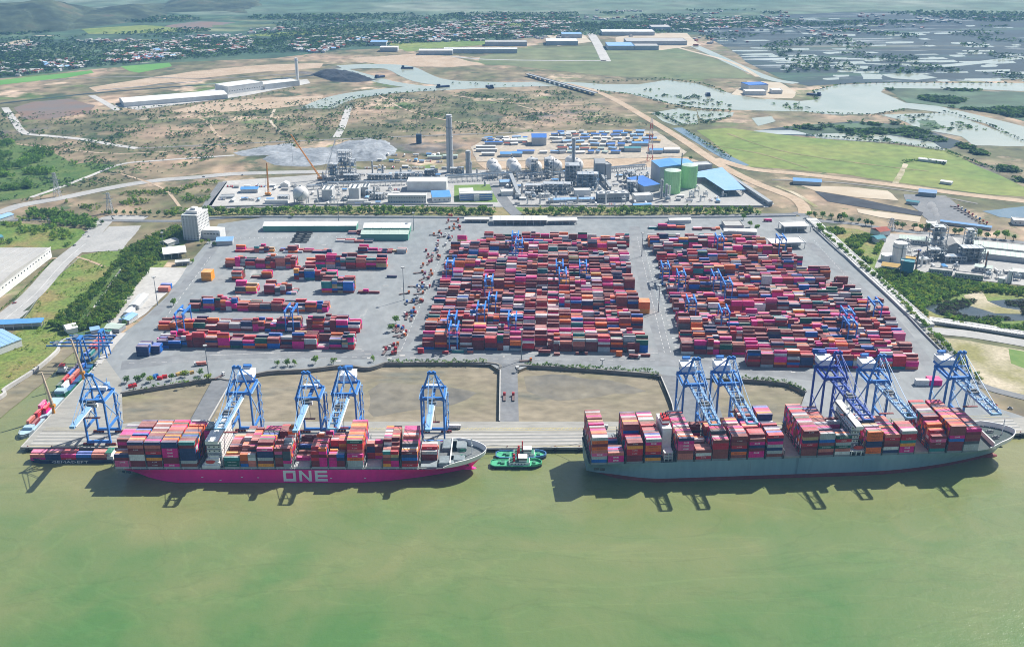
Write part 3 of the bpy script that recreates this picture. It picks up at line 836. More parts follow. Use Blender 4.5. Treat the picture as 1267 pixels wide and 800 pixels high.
class Ship:
    def __init__(s, name, label, L, B, zd, loc, rz, m_hull, m_boot, boot, word, m_deck, sheer=2.0):
        s.L, s.B, s.zd, s.loc, s.rz, s.word, s.sheer = L, B, zd, loc, rz, word, sheer
        s.root = thing(name, label, 'container ship', (loc[0], loc[1], 0), rz, 'container ships at the quay')
        ss = [0, .01, .02, .035, .05, .07, .09, .12, .16, .22, .3, .4, .5, .6, .66, .7, .74, .78, .82, .85, .88, .905, .925, .945, .96, .972, .982, .99, .996, 1.0]
        s.ss = ss
        def grid(zlo, zhi, nz, mt, nm, smooth=True, out=0.0):
            mb = MB()
            V = []
            for u in ss:
                for side in (-1, 1):
                    for k in range(nz + 1):
                        z0, z1 = zlo(u), zhi(u)
                        z = z0 + (z1 - z0) * k / nz
                        x, hb = s.pt(u, z)
                        V.append((x, side * (hb + out), z))
            n = nz + 1
            F = []
            for i in range(len(ss) - 1):
                for sd in (0, 1):
                    for k in range(nz):
                        a = (i * 2 + sd) * n + k
                        b = ((i + 1) * 2 + sd) * n + k
                        F.append((a, b, b + 1, a + 1) if sd == 0 else (a, a + 1, b + 1, b))
            for k in range(nz):       # transom
                F.append((k, k + 1, n + k + 1, n + k))
            mb.add(V, F)
            return mb.build(nm, mt, s.root, smooth)
        s.grid = grid
        s.hull = grid(lambda u: max(boot, s.zmin(u)), s.zdeck, 7, m_hull, 'hull')
        if boot > 0.2:
            grid(lambda u: s.zmin(u), lambda u: max(boot, s.zmin(u) + 0.01), 3, m_boot, 'boot_topping', True, 0.03)
        else:
            grid(lambda u: s.zmin(u), lambda u: max(boot, s.zmin(u) + 0.01), 1, m_boot, 'boot_topping', True, 0.03)
        mb = MB()
        V = []
        for u in ss:
            x, hb = s.pt(u, s.zdeck(u))
            V += [(x, -hb + .05, s.zdeck(u) - .12), (x, hb - .05, s.zdeck(u) - .12)]
        mb.add(V, [(2 * i, 2 * i + 2, 2 * i + 3, 2 * i + 1) for i in range(len(ss) - 1)])
        mb.build('deck', m_deck, s.root)
    def zmin(s, u):
        return -1.0 + (6.5 * (1 - u / .085) ** 1.2 if u < .085 else 0)
    def zdeck(s, u):
        return s.zd + (s.sheer * ((u - .80) / .2) ** 1.6 if u > .80 else 0)
    def pt(s, u, z):
        t = max(0.0, min(1.25, z / s.zdeck(u)))
        dk = 1.0
        if u < .06: dk = .90 + .10 * smooth01(u / .06)
        if u > .84: dk = max(0.0, 1 - ((u - .84) / .16) ** 2.3) ** .62
        wl = 1.0
        if u < .17: wl = .42 + .58 * smooth01(u / .17)
        if u > .66: wl = max(0.0, 1 - ((u - .66) / .34) ** 1.75)
        hb = s.B / 2 * (wl + (dk - wl) * min(1.12, t) ** 1.9)
        if u >= 1.0: hb = 0.02
        x = u * s.L * (.955 + .045 * t)
        return x, max(0.02, hb)
    def w(s, x, y):
        c, n = math.cos(s.rz), math.sin(s.rz)
        return s.loc[0] + x * c - y * n, s.loc[1] + x * n + y * c
    def px2x(s, px, py=577):
        gx, gy = G(px, py, s.zd)
        # intersect the view line with the near side of the deck
        c, n = math.cos(s.rz), math.sin(s.rz)
        return (gx - s.loc[0]) * c + (gy - s.loc[1]) * n

    def bulwark(s, u0, h, mt, thick=0.5, flare=0.10):
        us = [u for u in s.ss if u >= u0 - 1e-6]
        if us[0] > u0: us = [u0] + us
        mb = MB()
        for sd in (-1, 1):
            V = []
            for u in us:
                z = s.zdeck(u)
                x, hb = s.pt(u, z)
                k = smooth01((u - u0) / .03)
                hh = 0.9 + (h - 0.9) * k
                x2 = x + flare * hh * (u > .9) * smooth01((u - .88) / .1)
                V += [(x, sd * hb, z - .02), (x2, sd * (hb + flare * hh if u < .999 else hb), z + hh), (x2 - .2, sd * max(0.01, hb + flare * hh - thick if u < .999 else 0.01), z + hh), (x - .4, sd * max(.01, hb - thick), z - .1)]
            F = []
            for i in range(len(us) - 1):
                for k in range(3):
                    a = i * 4 + k
                    F.append((a, a + 4, a + 5, a + 1) if sd < 0 else (a, a + 1, a + 5, a + 4))
            mb.add(V, F)
        return mb.build('bulwark', mt, s.root, False)

m_hmag = mat('hull_magenta', (0.86, 0.002, 0.27), (0.80, 0.003, 0.24), scale=0.02, rough=0.42, detail=8, fine=(0.25, 0.08), stretch=(1, 1, 0.3), spots=[(0.35, 0.66, 0.74, (0.50, 0.03, 0.17), (1, 1, .08))])
m_hteal = mat('hull_grey_blue', (0.185, 0.305, 0.345), (0.235, 0.355, 0.39), scale=0.03, rough=0.5, detail=9, fine=(0.3, 0.08), stretch=(1, 1, 0.2), spots=[(0.35, 0.65, 0.73, (0.16, 0.16, 0.15), (1, 1, .08)), (0.08, 0.66, 0.72, (0.13, 0.21, 0.24), (1, 1, .5))])
m_boot = mat('boot_red', (0.15, 0.028, 0.035), (0.20, 0.045, 0.045), scale=0.05, rough=0.6, detail=8, fine=(0.3, 0.2))
m_bdark = mat('boot_dark', (0.10, 0.012, 0.05), (0.08, 0.02, 0.03), scale=0.05)
m_deck = mat('ship_deck', (0.11, 0.13, 0.135), (0.16, 0.17, 0.17), scale=0.1, detail=6, fine=(0.5, 0.15))
m_deckr = mat('ship_deck_green', (0.045, 0.07, 0.07), (0.07, 0.09, 0.09), scale=0.1, detail=6)
m_hatch = mat('hatch_cover', (0.17, 0.21, 0.225), (0.24, 0.27, 0.28), scale=0.08, detail=7, fine=(0.4, 0.15))
m_hatchb = mat('hatch_cover_beige', (0.27, 0.25, 0.215), (0.33, 0.31, 0.27), scale=0.08, detail=7, fine=(0.4, 0.12))
m_lash = paint('lashing_bridge', (0.15, 0.17, 0.17), 0.3)
m_lashb = paint('lashing_bridge_dark', (0.075, 0.085, 0.085), 0.3)
m_shipw = mat('ship_white', (0.74, 0.74, 0.72), (0.66, 0.66, 0.64), scale=0.08, rough=0.45, detail=6, fine=(0.5, 0.06))
m_glass = mat('window_glass', (0.02, 0.03, 0.04), (0.04, 0.055, 0.065), scale=0.3, rough=0.12, spec=0.6)
m_orange = paint('lifeboat_orange', (0.62, 0.06, 0.03), 0.1)
m_redp = paint('signal_red', (0.50, 0.02, 0.025), 0.12)
m_dgrey = paint('machinery_grey', (0.16, 0.17, 0.18), 0.25)
m_green = paint('winch_green', (0.05, 0.20, 0.13), 0.2)

one = Ship('container_ship', 'magenta container ship with large white ONE on its side and white bow', 288, 45, 12.0, (-309, 704.5), 0.0, m_hmag, m_bdark, 0.15, 'magenta', m_deck, 2.2)
gry = Ship('container_ship', 'grey blue container ship with dark red waterline and heavily stacked deck', 354, 47.5, 18.0, (60.2 - 1.5, 702.6), R(3.7), m_hteal, m_boot, 3.4, 'grey blue', m_deckr, 2.5)
one.bulwark(.885, 4.2, m_shipw, .7, .16)
gry.bulwark(.915, 4.0, m_shipw, .7, .14)
l = one_letters(9.6, 0.25).build('lettering', m_letw, one.hull)
xm = one.px2x(374.5, 588)
l.location = (xm, -22.58, 1.6)
for px in (154, 158.5, 162):       # mooring openings in the quarter
    MB().bx(-1.0, 1.0, -.2, .1, 0, 2.0).build('fairlead', m_glass, one.root).location = (one.px2x(px), -20.95 - (px - 154) * .09, 8.2)
for px in (739, 746):
    MB().bx(-2.1, 2.1, -.2, .1, 0, 2.1).build('fairlead', m_glass, gry.root).location = (gry.px2x(px, 575), -21.9 - (px - 739) * .12, 12.0)
tug_marks = [300, 273, 251, 320, 410, 452]
for px in tug_marks:
    MB().bx(-.8, .8, -.05, .05, 0, .5).build('draught_mark', m_letw, one.root).location = (one.px2x(px), -22.56, 2 + (px % 7) * .5)

CONT = []     # every ship and barge container: dict
def load(ship, bays, rows, ch=CHT, pitch=2.5, z0=None, start=None, pal=WS, seed=1, hm=None, lm=None, gap=13.6, mono=()):
    """bays: (px of the left edge of the near face, {row ranges: tiers}, half) -> containers, hatch covers and lashing bridges."""
    rr = np.random.default_rng(seed)
    z0 = z0 or ship.zd + 1.7
    for bi, (px, prof, half, hatch) in enumerate(bays):
        x0 = ship.px2x(px)
        y0 = -rows * pitch / 2 + pitch / 2
        MB().bx(x0 - .1, x0 + 12.6, -rows * pitch / 2, rows * pitch / 2, ship.zd - .1, z0 - .08).build('hatch_cover', hatch or hm, ship.root)
        lb = MB()
        for sy in (-1, 1):
            for q in range(0, rows + 1, 3):
                lb.bx(x0 - .95, x0 - .45, -rows * pitch / 2 + q * pitch - .2, -rows * pitch / 2 + q * pitch + .2, ship.zd, z0 + 5.4)
            break
        for zz in (z0 + 2.6, z0 + 5.4):
            lb.bx(x0 - 1.0, x0 - .4, -rows * pitch / 2 - .3, rows * pitch / 2 + .3, zz, zz + .25)
        lb.build('lashing_bridge', lm, ship.root)
        tiers = [0] * rows
        for (a, b), t in prof.items():
            for r in range(a, b):
                if r < rows:
                    tiers[r] = t
        halves = [(3.05, True, 'aft half'), (9.25, True, 'forward half')] if half else [(6.2, False, '')]
        for dx, hf, hw in halves:
            last = None
            tt = [max(0, t - (1 if (t > 2 and rr.random() < .05) else 0)) for t in tiers] if not half else [max(0, t - (rr.random() < .25)) for t in tiers]
            for r in range(rows):
                for k in range(int(tt[r])):
                    if last is not None and rr.random() < .22: ci = last
                    else: ci = int(rr.choice(len(CN), p=pal))
                    last = ci
                    top = (k == tt[r] - 1)
                    near = r == 0 or k >= tt[r - 1]
                    far = r == rows - 1 or k >= tt[r + 1]
                    CONT.append(dict(ship=ship, bay=bi, row=r, tier=k, n=int(tt[r]), top=top, near=near, far=far, ci=ci, half=hf, hw=hw,
                                     x=x0 + dx, y=y0 + r * pitch, z=z0 + k * ch, nb=len(bays)))

F8 = {(0, 16): 8}
one_bays = [
    (145, {(0, 4): 4, (4, 14): 7}, 0, None), (163.5, {(0, 15): 8}, 0, None), (184.5, {(0, 15): 8}, 0, None), (205, {(0, 15): 8}, 0, None), (226.5, {(0, 15): 8}, 0, None),
    (279.5, {(0, 2): 3, (2, 4): 3, (4, 7): 1, (7, 15): 3}, 0, None), (299.5, {(0, 3): 4, (3, 5): 5, (5, 12): 6, (12, 15): 6}, 1, None), (321, {(0, 2): 6, (2, 7): 7, (7, 15): 6}, 0, None),
    (342.5, {(0, 3): 6, (3, 6): 7, (6, 9): 5, (9, 15): 7}, 1, None), (364.5, {(4, 6): 1, (8, 9): 1, (10, 12): 2, (14, 15): 3}, 0, None), (387, {(0, 3): 6, (3, 7): 6, (7, 10): 2, (10, 15): 5}, 1, None),
    (408.5, {(0, 2): 4, (2, 4): 4, (5, 9): 6, (9, 12): 5, (12, 15): 3}, 1, None), (431, {(0, 1): 4, (1, 15): 8}, 0, None), (453, {(5, 8): 5, (8, 10): 4}, 1, None),
    (475, {(0, 2): 5, (2, 4): 5, (4, 13): 7}, 1, None), (498, {(0, 3): 5, (3, 6): 6, (6, 13): 7}, 0, None), (521, {(4, 8): 4, (11, 12): 1}, 0, m_hatch)]
m_hatchl = mat('hatch_cover_pale', (0.50, 0.50, 0.47), (0.30, 0.34, 0.35), scale=0.07, detail=7, fine=(0.4, 0.12))
load(one, one_bays, 17, seed=4, hm=m_hatchl, lm=m_lash)
g_bays = [
    (732.5, {(0, 19): 8}, 0, None), (753, {(0, 5): 3, (5, 7): 1, (12, 14): 1}, 0, None), (776.5, {(0, 5): 6, (8, 17): 8}, 0, None), (799.5, {(0, 19): 7}, 0, None),
    (840.5, {(0, 19): 7}, 0, None), (863.5, {(0, 4): 3, (9, 11): 2, (15, 17): 4}, 0, None), (884.5, {(0, 4): 6, (4, 8): 7, (11, 15): 5}, 0, None), (908, {(0, 7): 7, (9, 15): 6}, 0, None),
    (930.5, {(0, 5): 7, (7, 12): 6, (14, 19): 7}, 0, None), (953.5, {(0, 9): 7, (9, 12): 6, (12, 19): 8}, 0, None), (977, {}, 0, m_hatchb), (998, {(0, 19): 8}, 0, None), (1019.5, {(0, 19): 7}, 0, None),
    (1041, {(0, 5): 6, (10, 14): 6}, 0, None), (1081, {(0, 6): 7, (8, 13): 7, (13, 15): 6}, 0, None), (1103.5, {(0, 9): 6, (9, 13): 6}, 0, None), (1124.5, {(0, 8): 7}, 0, None), (1145, {}, 0, m_hatchb),
    (1164, {(0, 2): 5, (2, 4): 6, (4, 7): 7, (7, 19): 8}, 0, None), (1187.5, {(0, 19): 8}, 0, None), (1208, {(0, 15): 7}, 0, None)]
load(gry, g_bays, 19, seed=9, hm=m_hatch, lm=m_lashb, pitch=2.48)

# bare hatch covers and gear before the bow of the magenta ship
for px, y0, y1 in ((543, -19, -7), (545, 5, 20), (556, -15, -6), (557, 5, 17)):
    x0 = one.px2x(px)
    MB().bx(x0, x0 + 12, y0, y1, 12, 15.5).bx(x0 + .6, x0 + 11.4, y0 + .6, y1 - .6, 15.5, 15.9).build('hatch_cover', m_hatch, one.root)

HWIN = MB().bx(-.55, .55, -.06, .06, 0, 1.0).mesh('window', m_glass)
def house(ship, x0, x1, wy, z1, label=None, decks=6, wing=True, off=0):
    zb = ship.zd
    h = MB()
    h.bx(x0, x1, off - wy / 2, off + wy / 2, zb, z1)
    hs = h.build('superstructure', m_shipw, ship.root)
    if label: hs['label'] = label
    ed = MB()
    for k in range(1, decks):
        z = zb + (z1 - zb) * k / decks
        ed.bx(x0 - 1.0, x0 - .01, off - wy / 2, off + wy / 2, z, z + .25)
        ed.bx(x0, x1, off - wy / 2 - 1.0, off - wy / 2 - .01, z, z + .25)
    ed.build('walkway', m_dgrey, hs)
    for k in range(decks):
        z = zb + (z1 - zb) * (k + .45) / decks
        n = int(wy / 3.2)
        spots_ = []
        for q in range(n):
            yy = off - wy / 2 + (q + .5) * wy / n
            spots_ += [(x1 + .02, yy, R(90)), (x0 - .02, yy, R(90))]
        spots_ += [(x0 + (q + .5) * (x1 - x0) / 3, off - wy / 2 - .02, 0) for q in range(3)]
        for xx, yy, a in spots_:
            q = link('window', HWIN, hs)
            q.location = (xx, yy, z)
            q.rotation_euler = (0, 0, a)
    br = MB().bx(x0 + 1, x1 - .5, off - ship.B / 2 + .4, off + ship.B / 2 - .4, z1, z1 + 3.0)
    br = br.build('bridge', m_shipw, ship.root)
    MB().bx(x0 + .9, x1 - .4, off - ship.B / 2 + 1, off + ship.B / 2 - 1, z1 + 1.2, z1 + 2.3).build('window', m_glass, br)
    ms = MB().beam((x0 + 4, off, z1 + 3), (x0 + 4, off, z1 + 12), .7).beam((x0 + 4, off - 3, z1 + 9), (x0 + 4, off + 3, z1 + 9), .3).box((x0 + 4, off, z1 + 7), (.8, 4.5, .5))
    ms.cyl((x0 + 7, off + 8, z1 + 3), 1.4, 1.2, 2.2, 10).cyl((x0 + 7, off - 9, z1 + 3), 1.0, .8, 1.6, 10)
    ms.build('radar_mast', m_shipw, ship.root)
    return hs

x0 = one.px2x(258); x1 = one.px2x(276)
house(one, x0, x1, 33, 34.0)
fx = one.px2x(250.5)
f = MB().bx(fx, fx + 9, -4, 9, 12, 36).build('funnel', paint('funnel_magenta', (0.50, 0.005, 0.2), .1), one.root)
MB().bx(fx + 1, fx + 8, -3.5, 8.5, 36, 38).build('funnel_cap', m_glass, f)
MB().bx(fx + 2.5, fx + 6.5, -4.08, -3.98, 29, 33).build('emblem', m_letw, f)
def boat(ship, x, y, z, L=8.5):
    b = MB().sphere((0, 0, 0), 1, 12, 8, L / 2, 1.6, 1.5)
    o = b.build('lifeboat', m_orange, ship.root, True)
    o.location = (x, y, z)
    d = MB()
    for sx in (-L * .38, L * .38):
        d.beam((sx, 2.2, -3.4), (sx, 1.9, 2.2), .35).beam((sx, 1.9, 2.2), (sx, -.2, 2.4), .35)
    d.bx(-L * .6, L * .6, -1.6, 2.6, -3.8, -3.4)
    d.build('davit', m_shipw, o)
boat(one, one.px2x(262), -19.6, 17.2)
for k in range(4):
    MB().bx(0, 14 - k * 2.2, 0, 4.5, 12, 15 + k * 2.4).build('deckhouse', m_shipw, one.root).location = (one.px2x(252 + k * 3), -21.6 + k * 1.1, 0)

x0 = gry.px2x(823.5); x1 = gry.px2x(835)
cs = MB().bx(x0, x1, -13, 13, 18, 42).build('engine_casing', m_shipw, gry.root)
f = MB().bx(x0 + .8, x1 - .8, -6.5, 4.5, 42, 47).build('funnel', m_redp, gry.root)
MB().bx(x0 + .7, x1 - .7, -6.6, 4.6, 43.4, 45.2).build('funnel_band', m_letw, f)
cp = MB()
for q in range(4):
    cp.cyl((x0 + 2.2 + (q % 2) * 3, -4 + q * 2.2, 47), .7, .7, 1.8, 8)
cp.build('exhaust_pipe', m_glass, f)
cl = MB()
for k in range(3):
    for xx in (x0 + .5, (x0 + x1) / 2, x1 - .5):
        cl.beam((xx, -22.6, 18), (xx, -22.6, 26), .5)
    cl.bx(x0, x1, -23, -13, 20.5 + k * 2.6, 20.8 + k * 2.6)
cl.build('stair_frame', m_shipw, gry.root)
x0 = gry.px2x(1063); x1 = gry.px2x(1074)
house(gry, x0, x1, 34, 41)
boat(gry, gry.px2x(1073), -20.8, 24, 9)
cl = MB()
for xx in (x0, x0 + 4, x0 + 8, x0 + 13):
    cl.beam((xx, -23, 18), (xx, -23, 22), .6)
cl.bx(x0 - 1, x0 + 14, -23.3, -17, 22, 22.4)
cl.build('boat_deck', m_shipw, gry.root)

def fore(ship, u, mt):
    z = ship.zdeck(u)
    x, hb = ship.pt(u, z)
    MB().bx(x, x + .8, -hb + .6, hb - .6, z - .2, z + 4.0).build('breakwater', m_shipw, ship.root)
    for sy in (-1, 1):
        wn = MB().cyl((x + 9, sy * 5 - 1.5, z + 1.2), .1, .1, .1, 6)
        wn.box((x + 9, sy * 5, z + .6), (4.5, 3.5, 1.2))
        wn.beam((x + 7.6, sy * 5, z + 1.7), (x + 10.4, sy * 5, z + 1.7), 1.7)
        wn.box((x + 11.4, sy * 4.8, z + 1.0), (1.4, 1.6, 1.9))
        wn.build('windlass', mt, ship.root)
    bt = MB()
    for k in range(5):
        for sy in (-1, 1):
            x2, h2 = ship.pt(u + .01 + k * .012, z)
            bt.cyl((x2 + 1.5, sy * (h2 - 2.2), z), .5, .4, 1.1, 8).cyl((x2 + 3, sy * (h2 - 2.2), z), .5, .4, 1.1, 8)
    bt.build('bollard', m_shipw, ship.root)
    mm = MB().beam((x + 17, 0, z), (x + 17, 0, z + 15), .6).beam((x + 17, -1.6, z + 11), (x + 17, 1.6, z + 11), .3).box((x + 17, 0, z + 8), (1.2, 1.2, .8))
    mm.build('foremast', m_shipw, ship.root)
    x2, h2 = ship.pt(.958, z - 2)
    for sy in (-1, 1):
        MB().beam((x2, sy * (h2 + .5), z - .2), (x2, sy * (h2 + .3), z - 3.8), .6).beam((x2 - 1.5, sy * (h2 + .3), z - 3.6), (x2 + 1.5, sy * (h2 + .3), z - 3.6), .7).build('anchor', m_glass, ship.root)
fore(one, .902, m_green)
fore(gry, .925, m_dgrey)
MB().sphere((0, 0, 0), 1, 14, 8, 9, 3.2, 2.9).build('bulbous_bow', m_boot, gry.root, True).location = (gry.L * .948, 0, -.3)
MB().sphere((0, 0, 0), 1, 14, 8, 7, 2.8, 2.2).build('bulbous_bow', m_hmag, one.root, True).location = (one.L * .95, 0, -.6)
for sh in (one, gry):      # guard rail along the side
    rl = MB()
    x = 4.0
    while x < sh.L * .84:
        rl.bx(x, x + .18, -sh.B / 2 + .35, -sh.B / 2 + .53, sh.zd - .1, sh.zd + 1.2)
        x += 6.7
    for z in (.7, 1.15):
        rl.bx(4, sh.L * .84, -sh.B / 2 + .38, -sh.B / 2 + .5, sh.zd + z, sh.zd + z + .08)
    rl.build('guard_rail', m_shipw if sh is one else m_lash, sh.root)

# mooring lines
def rope(a, b, sag, label):
    mb = MB()
    p = Vector(a)
    for k in range(1, 9):
        t = k / 8
        q = Vector(a).lerp(Vector(b), t) - Vector((0, 0, sag * 4 * t * (1 - t)))
        mb.beam(p, q, .22)
        p = q
    tag(mb.build('mooring_line', m_dgrey), label, 'rope', 'mooring lines')
rope((-26, 712, 13.5), (36, 732.2, 4.8), 1.5, 'longer mooring line from the white bow of the magenta ship')
rope((-32, 722, 13.5), (12, 732.2, 4.8), 1.0, 'shorter mooring line from the white bow of the magenta ship')
rope((64, 720, 17), (36, 732.2, 4.8), 1.5, 'mooring line from the stern of the grey blue ship')

# ------------------------------------------------------------------ barges and tugs
def barge(label, loc, rz, L, B, m_h, m_d, wheel=True, zd=2.6, bowh=1.2, cabm=None, group='river barges at the terminal'):
    r = thing('river_barge', label, 'barge', (*loc, 0), rz, group)
    def plan(k):
        return [(-L / 2, -B * .46), (L / 2 - B * .75, -B / 2), (L / 2 - B * .25, -B * .36), (L / 2, -B * .10), (L / 2, B * .10), (L / 2 - B * .25, B * .36), (L / 2 - B * .75, B / 2), (-L / 2, B * .46)]
    MB().prism(plan(0), -1.0, zd).build('hull', m_h, r)
    MB().prism([(x * .985, y * .93) for x, y in plan(0)], zd, zd + .12).build('deck', m_d, r)
    rb = MB()
    pl = plan(0)
    for i in range(1, 6):
        a, b = pl[i], pl[i + 1]
        rb.beam((*a, zd + .3 + bowh / 2), (*b, zd + .3 + bowh / 2), .3, bowh)
    rb.build('bulwark', m_h, r)
    if wheel:
        h = MB().bx(-L / 2 + 1.5, -L / 2 + 8.5, -B * .36, B * .36, zd, zd + 2.9).bx(-L / 2 + 3, -L / 2 + 7.5, -B * .28, B * .28, zd + 2.9, zd + 5.6)
        h = h.build('deckhouse', m_shipw, r)
        MB().bx(-L / 2 + 2.6, -L / 2 + 7.9, -B * .32, B * .32, zd + 5.6, zd + 5.9).build('roof', cabm or m_green, h)
        MB().bx(-L / 2 + 7.45, -L / 2 + 7.58, -B * .25, B * .25, zd + 3.9, zd + 5.0).bx(-L / 2 + 3.4, -L / 2 + 7.1, -B * .28 - .06, -B * .28 + .02, zd + 3.9, zd + 5.0).build('window', m_glass, h)
        MB().beam((-L / 2 + 4, 0, zd + 5.9), (-L / 2 + 4, 0, zd + 10), .2).build('mast', m_shipw, r)
    bt = MB()
    for x in (-L / 2 + .8, L / 2 - 3, 0):
        for sy in (-1, 1):
            bt.cyl((x, sy * B * .40, zd + .1), .25, .25, .7, 6)
    bt.build('bollard', m_dgrey, r)
    return r
m_navy = paint('barge_navy', (0.018, 0.03, 0.085), 0.2)
m_bblue = paint('barge_blue', (0.03, 0.11, 0.26), 0.2)
m_bgrn = paint('barge_green', (0.03, 0.17, 0.11), 0.25)
m_bgry = paint('barge_grey', (0.30, 0.36, 0.39), 0.15)
m_paleblue = paint('pale_blue_deck', (0.36, 0.50, 0.58), 0.15)
NB = 0
def bcont(x, y, z, cols, half, rz, label):
    global NB
    for k, c in enumerate(cols):
        NB += 1
        where = '' if len(cols) == 1 else (' bottom' if k == 0 else ' top')
        cont_thing(CN.index(c), half, x, y, z + k * CHT, rz, f'{c} container,{where} {label}'.replace(', ', ', ').replace(',  ', ', '), 'shipping containers', True)

b1 = barge('navy river barge with white hull lettering lying across the pier head', (-360, 718.5), R(180), 71, 13.5, m_navy, m_deck)
t = text_mesh('GEMADEPT', 3.0, m_letw)
t.transform(Matrix.Rotation(R(90), 4, 'X'))
xs = [v.co.x for v in t.vertices]
for v in t.vertices: v.co.x *= 30.0 / (max(xs) - min(xs))
t.transform(Matrix.Rotation(R(180), 4, 'Z'))
l = link('lettering', t, b1)
l.location = (1.0, 6.80, 1.35)
near = [['magenta', 'salmon'], ['navy', 'navy'], ['red', 'magenta'], ['navy', 'blue'], ['maroon', 'salmon']]
midr = [['red', 'pink'], ['navy', 'salmon'], ['maroon', 'red'], ['magenta', 'blue'], ['red', 'salmon']]
farr = [['maroon', 'pink'], ['magenta', 'pink'], ['brown red', 'red'], ['blue'], ['maroon', 'salmon']]
for j, (row, rw) in enumerate(((near, 'water side row'), (midr, 'middle row'), (farr, 'pier side row'))):
    for i, cols in enumerate(row):
        if j == 0 or True:
            bcont(-387.5 + i * 12.55, 714.5 + j * 2.6, 1.9 if j == 0 else 2.75, cols, False, 0, f'{ORD[i]} stack from bow, {rw} of the lettered navy barge')
b2 = barge('grey river barge with pale blue bow at the near end of the pier', (-418.5, 790), R(-90), 74, 12, m_bgry, m_paleblue, False)
MB().bx(20, 26, -4, 4, 2.7, 5.2).build('deckhouse', m_paleblue, b2)
for i, (yy, cs, xx) in enumerate(((776, ['brown red', 'salmon'], -420.5), (776, ['maroon'], -416.5), (789.5, ['red', 'red'], -420), (800, ['magenta', 'magenta', 'pink'], -420.5), (800, ['magenta', 'red'], -416.5))):
    bcont(xx, yy, 2.75, cs, False, R(90), f'{["seaward stack nearest the bow", "pier side stack nearest the bow", "single file stack", "tall magenta stack", "pier side aft stack"][i]} of the grey barge')
b3 = barge('blue river barge with green rail and mixed containers, midway along the pier', (-419.5, 865), R(-90), 72, 13, m_bgrn, m_bblue, False)
MB().bx(26, 33, -4.5, 4.5, 2.7, 6.5).build('deckhouse', m_paleblue, b3)
for i, (yy, a, b) in enumerate(((846, ['dark green', 'dark green'], ['white', 'white']), (859, ['red', 'red'], ['red', 'salmon']), (872, ['navy', 'blue'], ['maroon', 'salmon']), (885, ['blue', 'navy'], ['navy', 'blue']))):
    bcont(-424.5, yy, 2.75, a, False, R(90), f'{ORD[i]} seaward stack from the bow of the blue barge')
    bcont(-419.5, yy, 2.75, b, False, R(90), f'{ORD[i]} pier side stack from the bow of the blue barge')
b4 = barge('teal river barge with salmon containers, innermost at the pier', (-427, 942), R(-90), 70, 13, m_bblue, m_deck, True)
for i, (yy, a, b) in enumerate(((925, ['blue'], ['teal']), (938, ['salmon', 'salmon'], ['maroon', 'red']), (951, ['salmon', 'salmon'], ['salmon', 'red']))):
    bcont(-430, yy, 2.75, a, False, R(90), f'{ORD[i]} seaward stack from the bow of the teal barge')
    bcont(-425.5, yy, 2.75, b, False, R(90), f'{ORD[i]} pier side stack from the bow of the teal barge')
b5 = barge('small dark work pontoon moored outside the barges', (G(86, 459, 0)[0] + 2, G(86, 459, 0)[1]), R(8), 26, 12, paint('pontoon_dark', (0.06, 0.055, 0.06), .3), m_deck, True, 1.6, .8, m_redp)

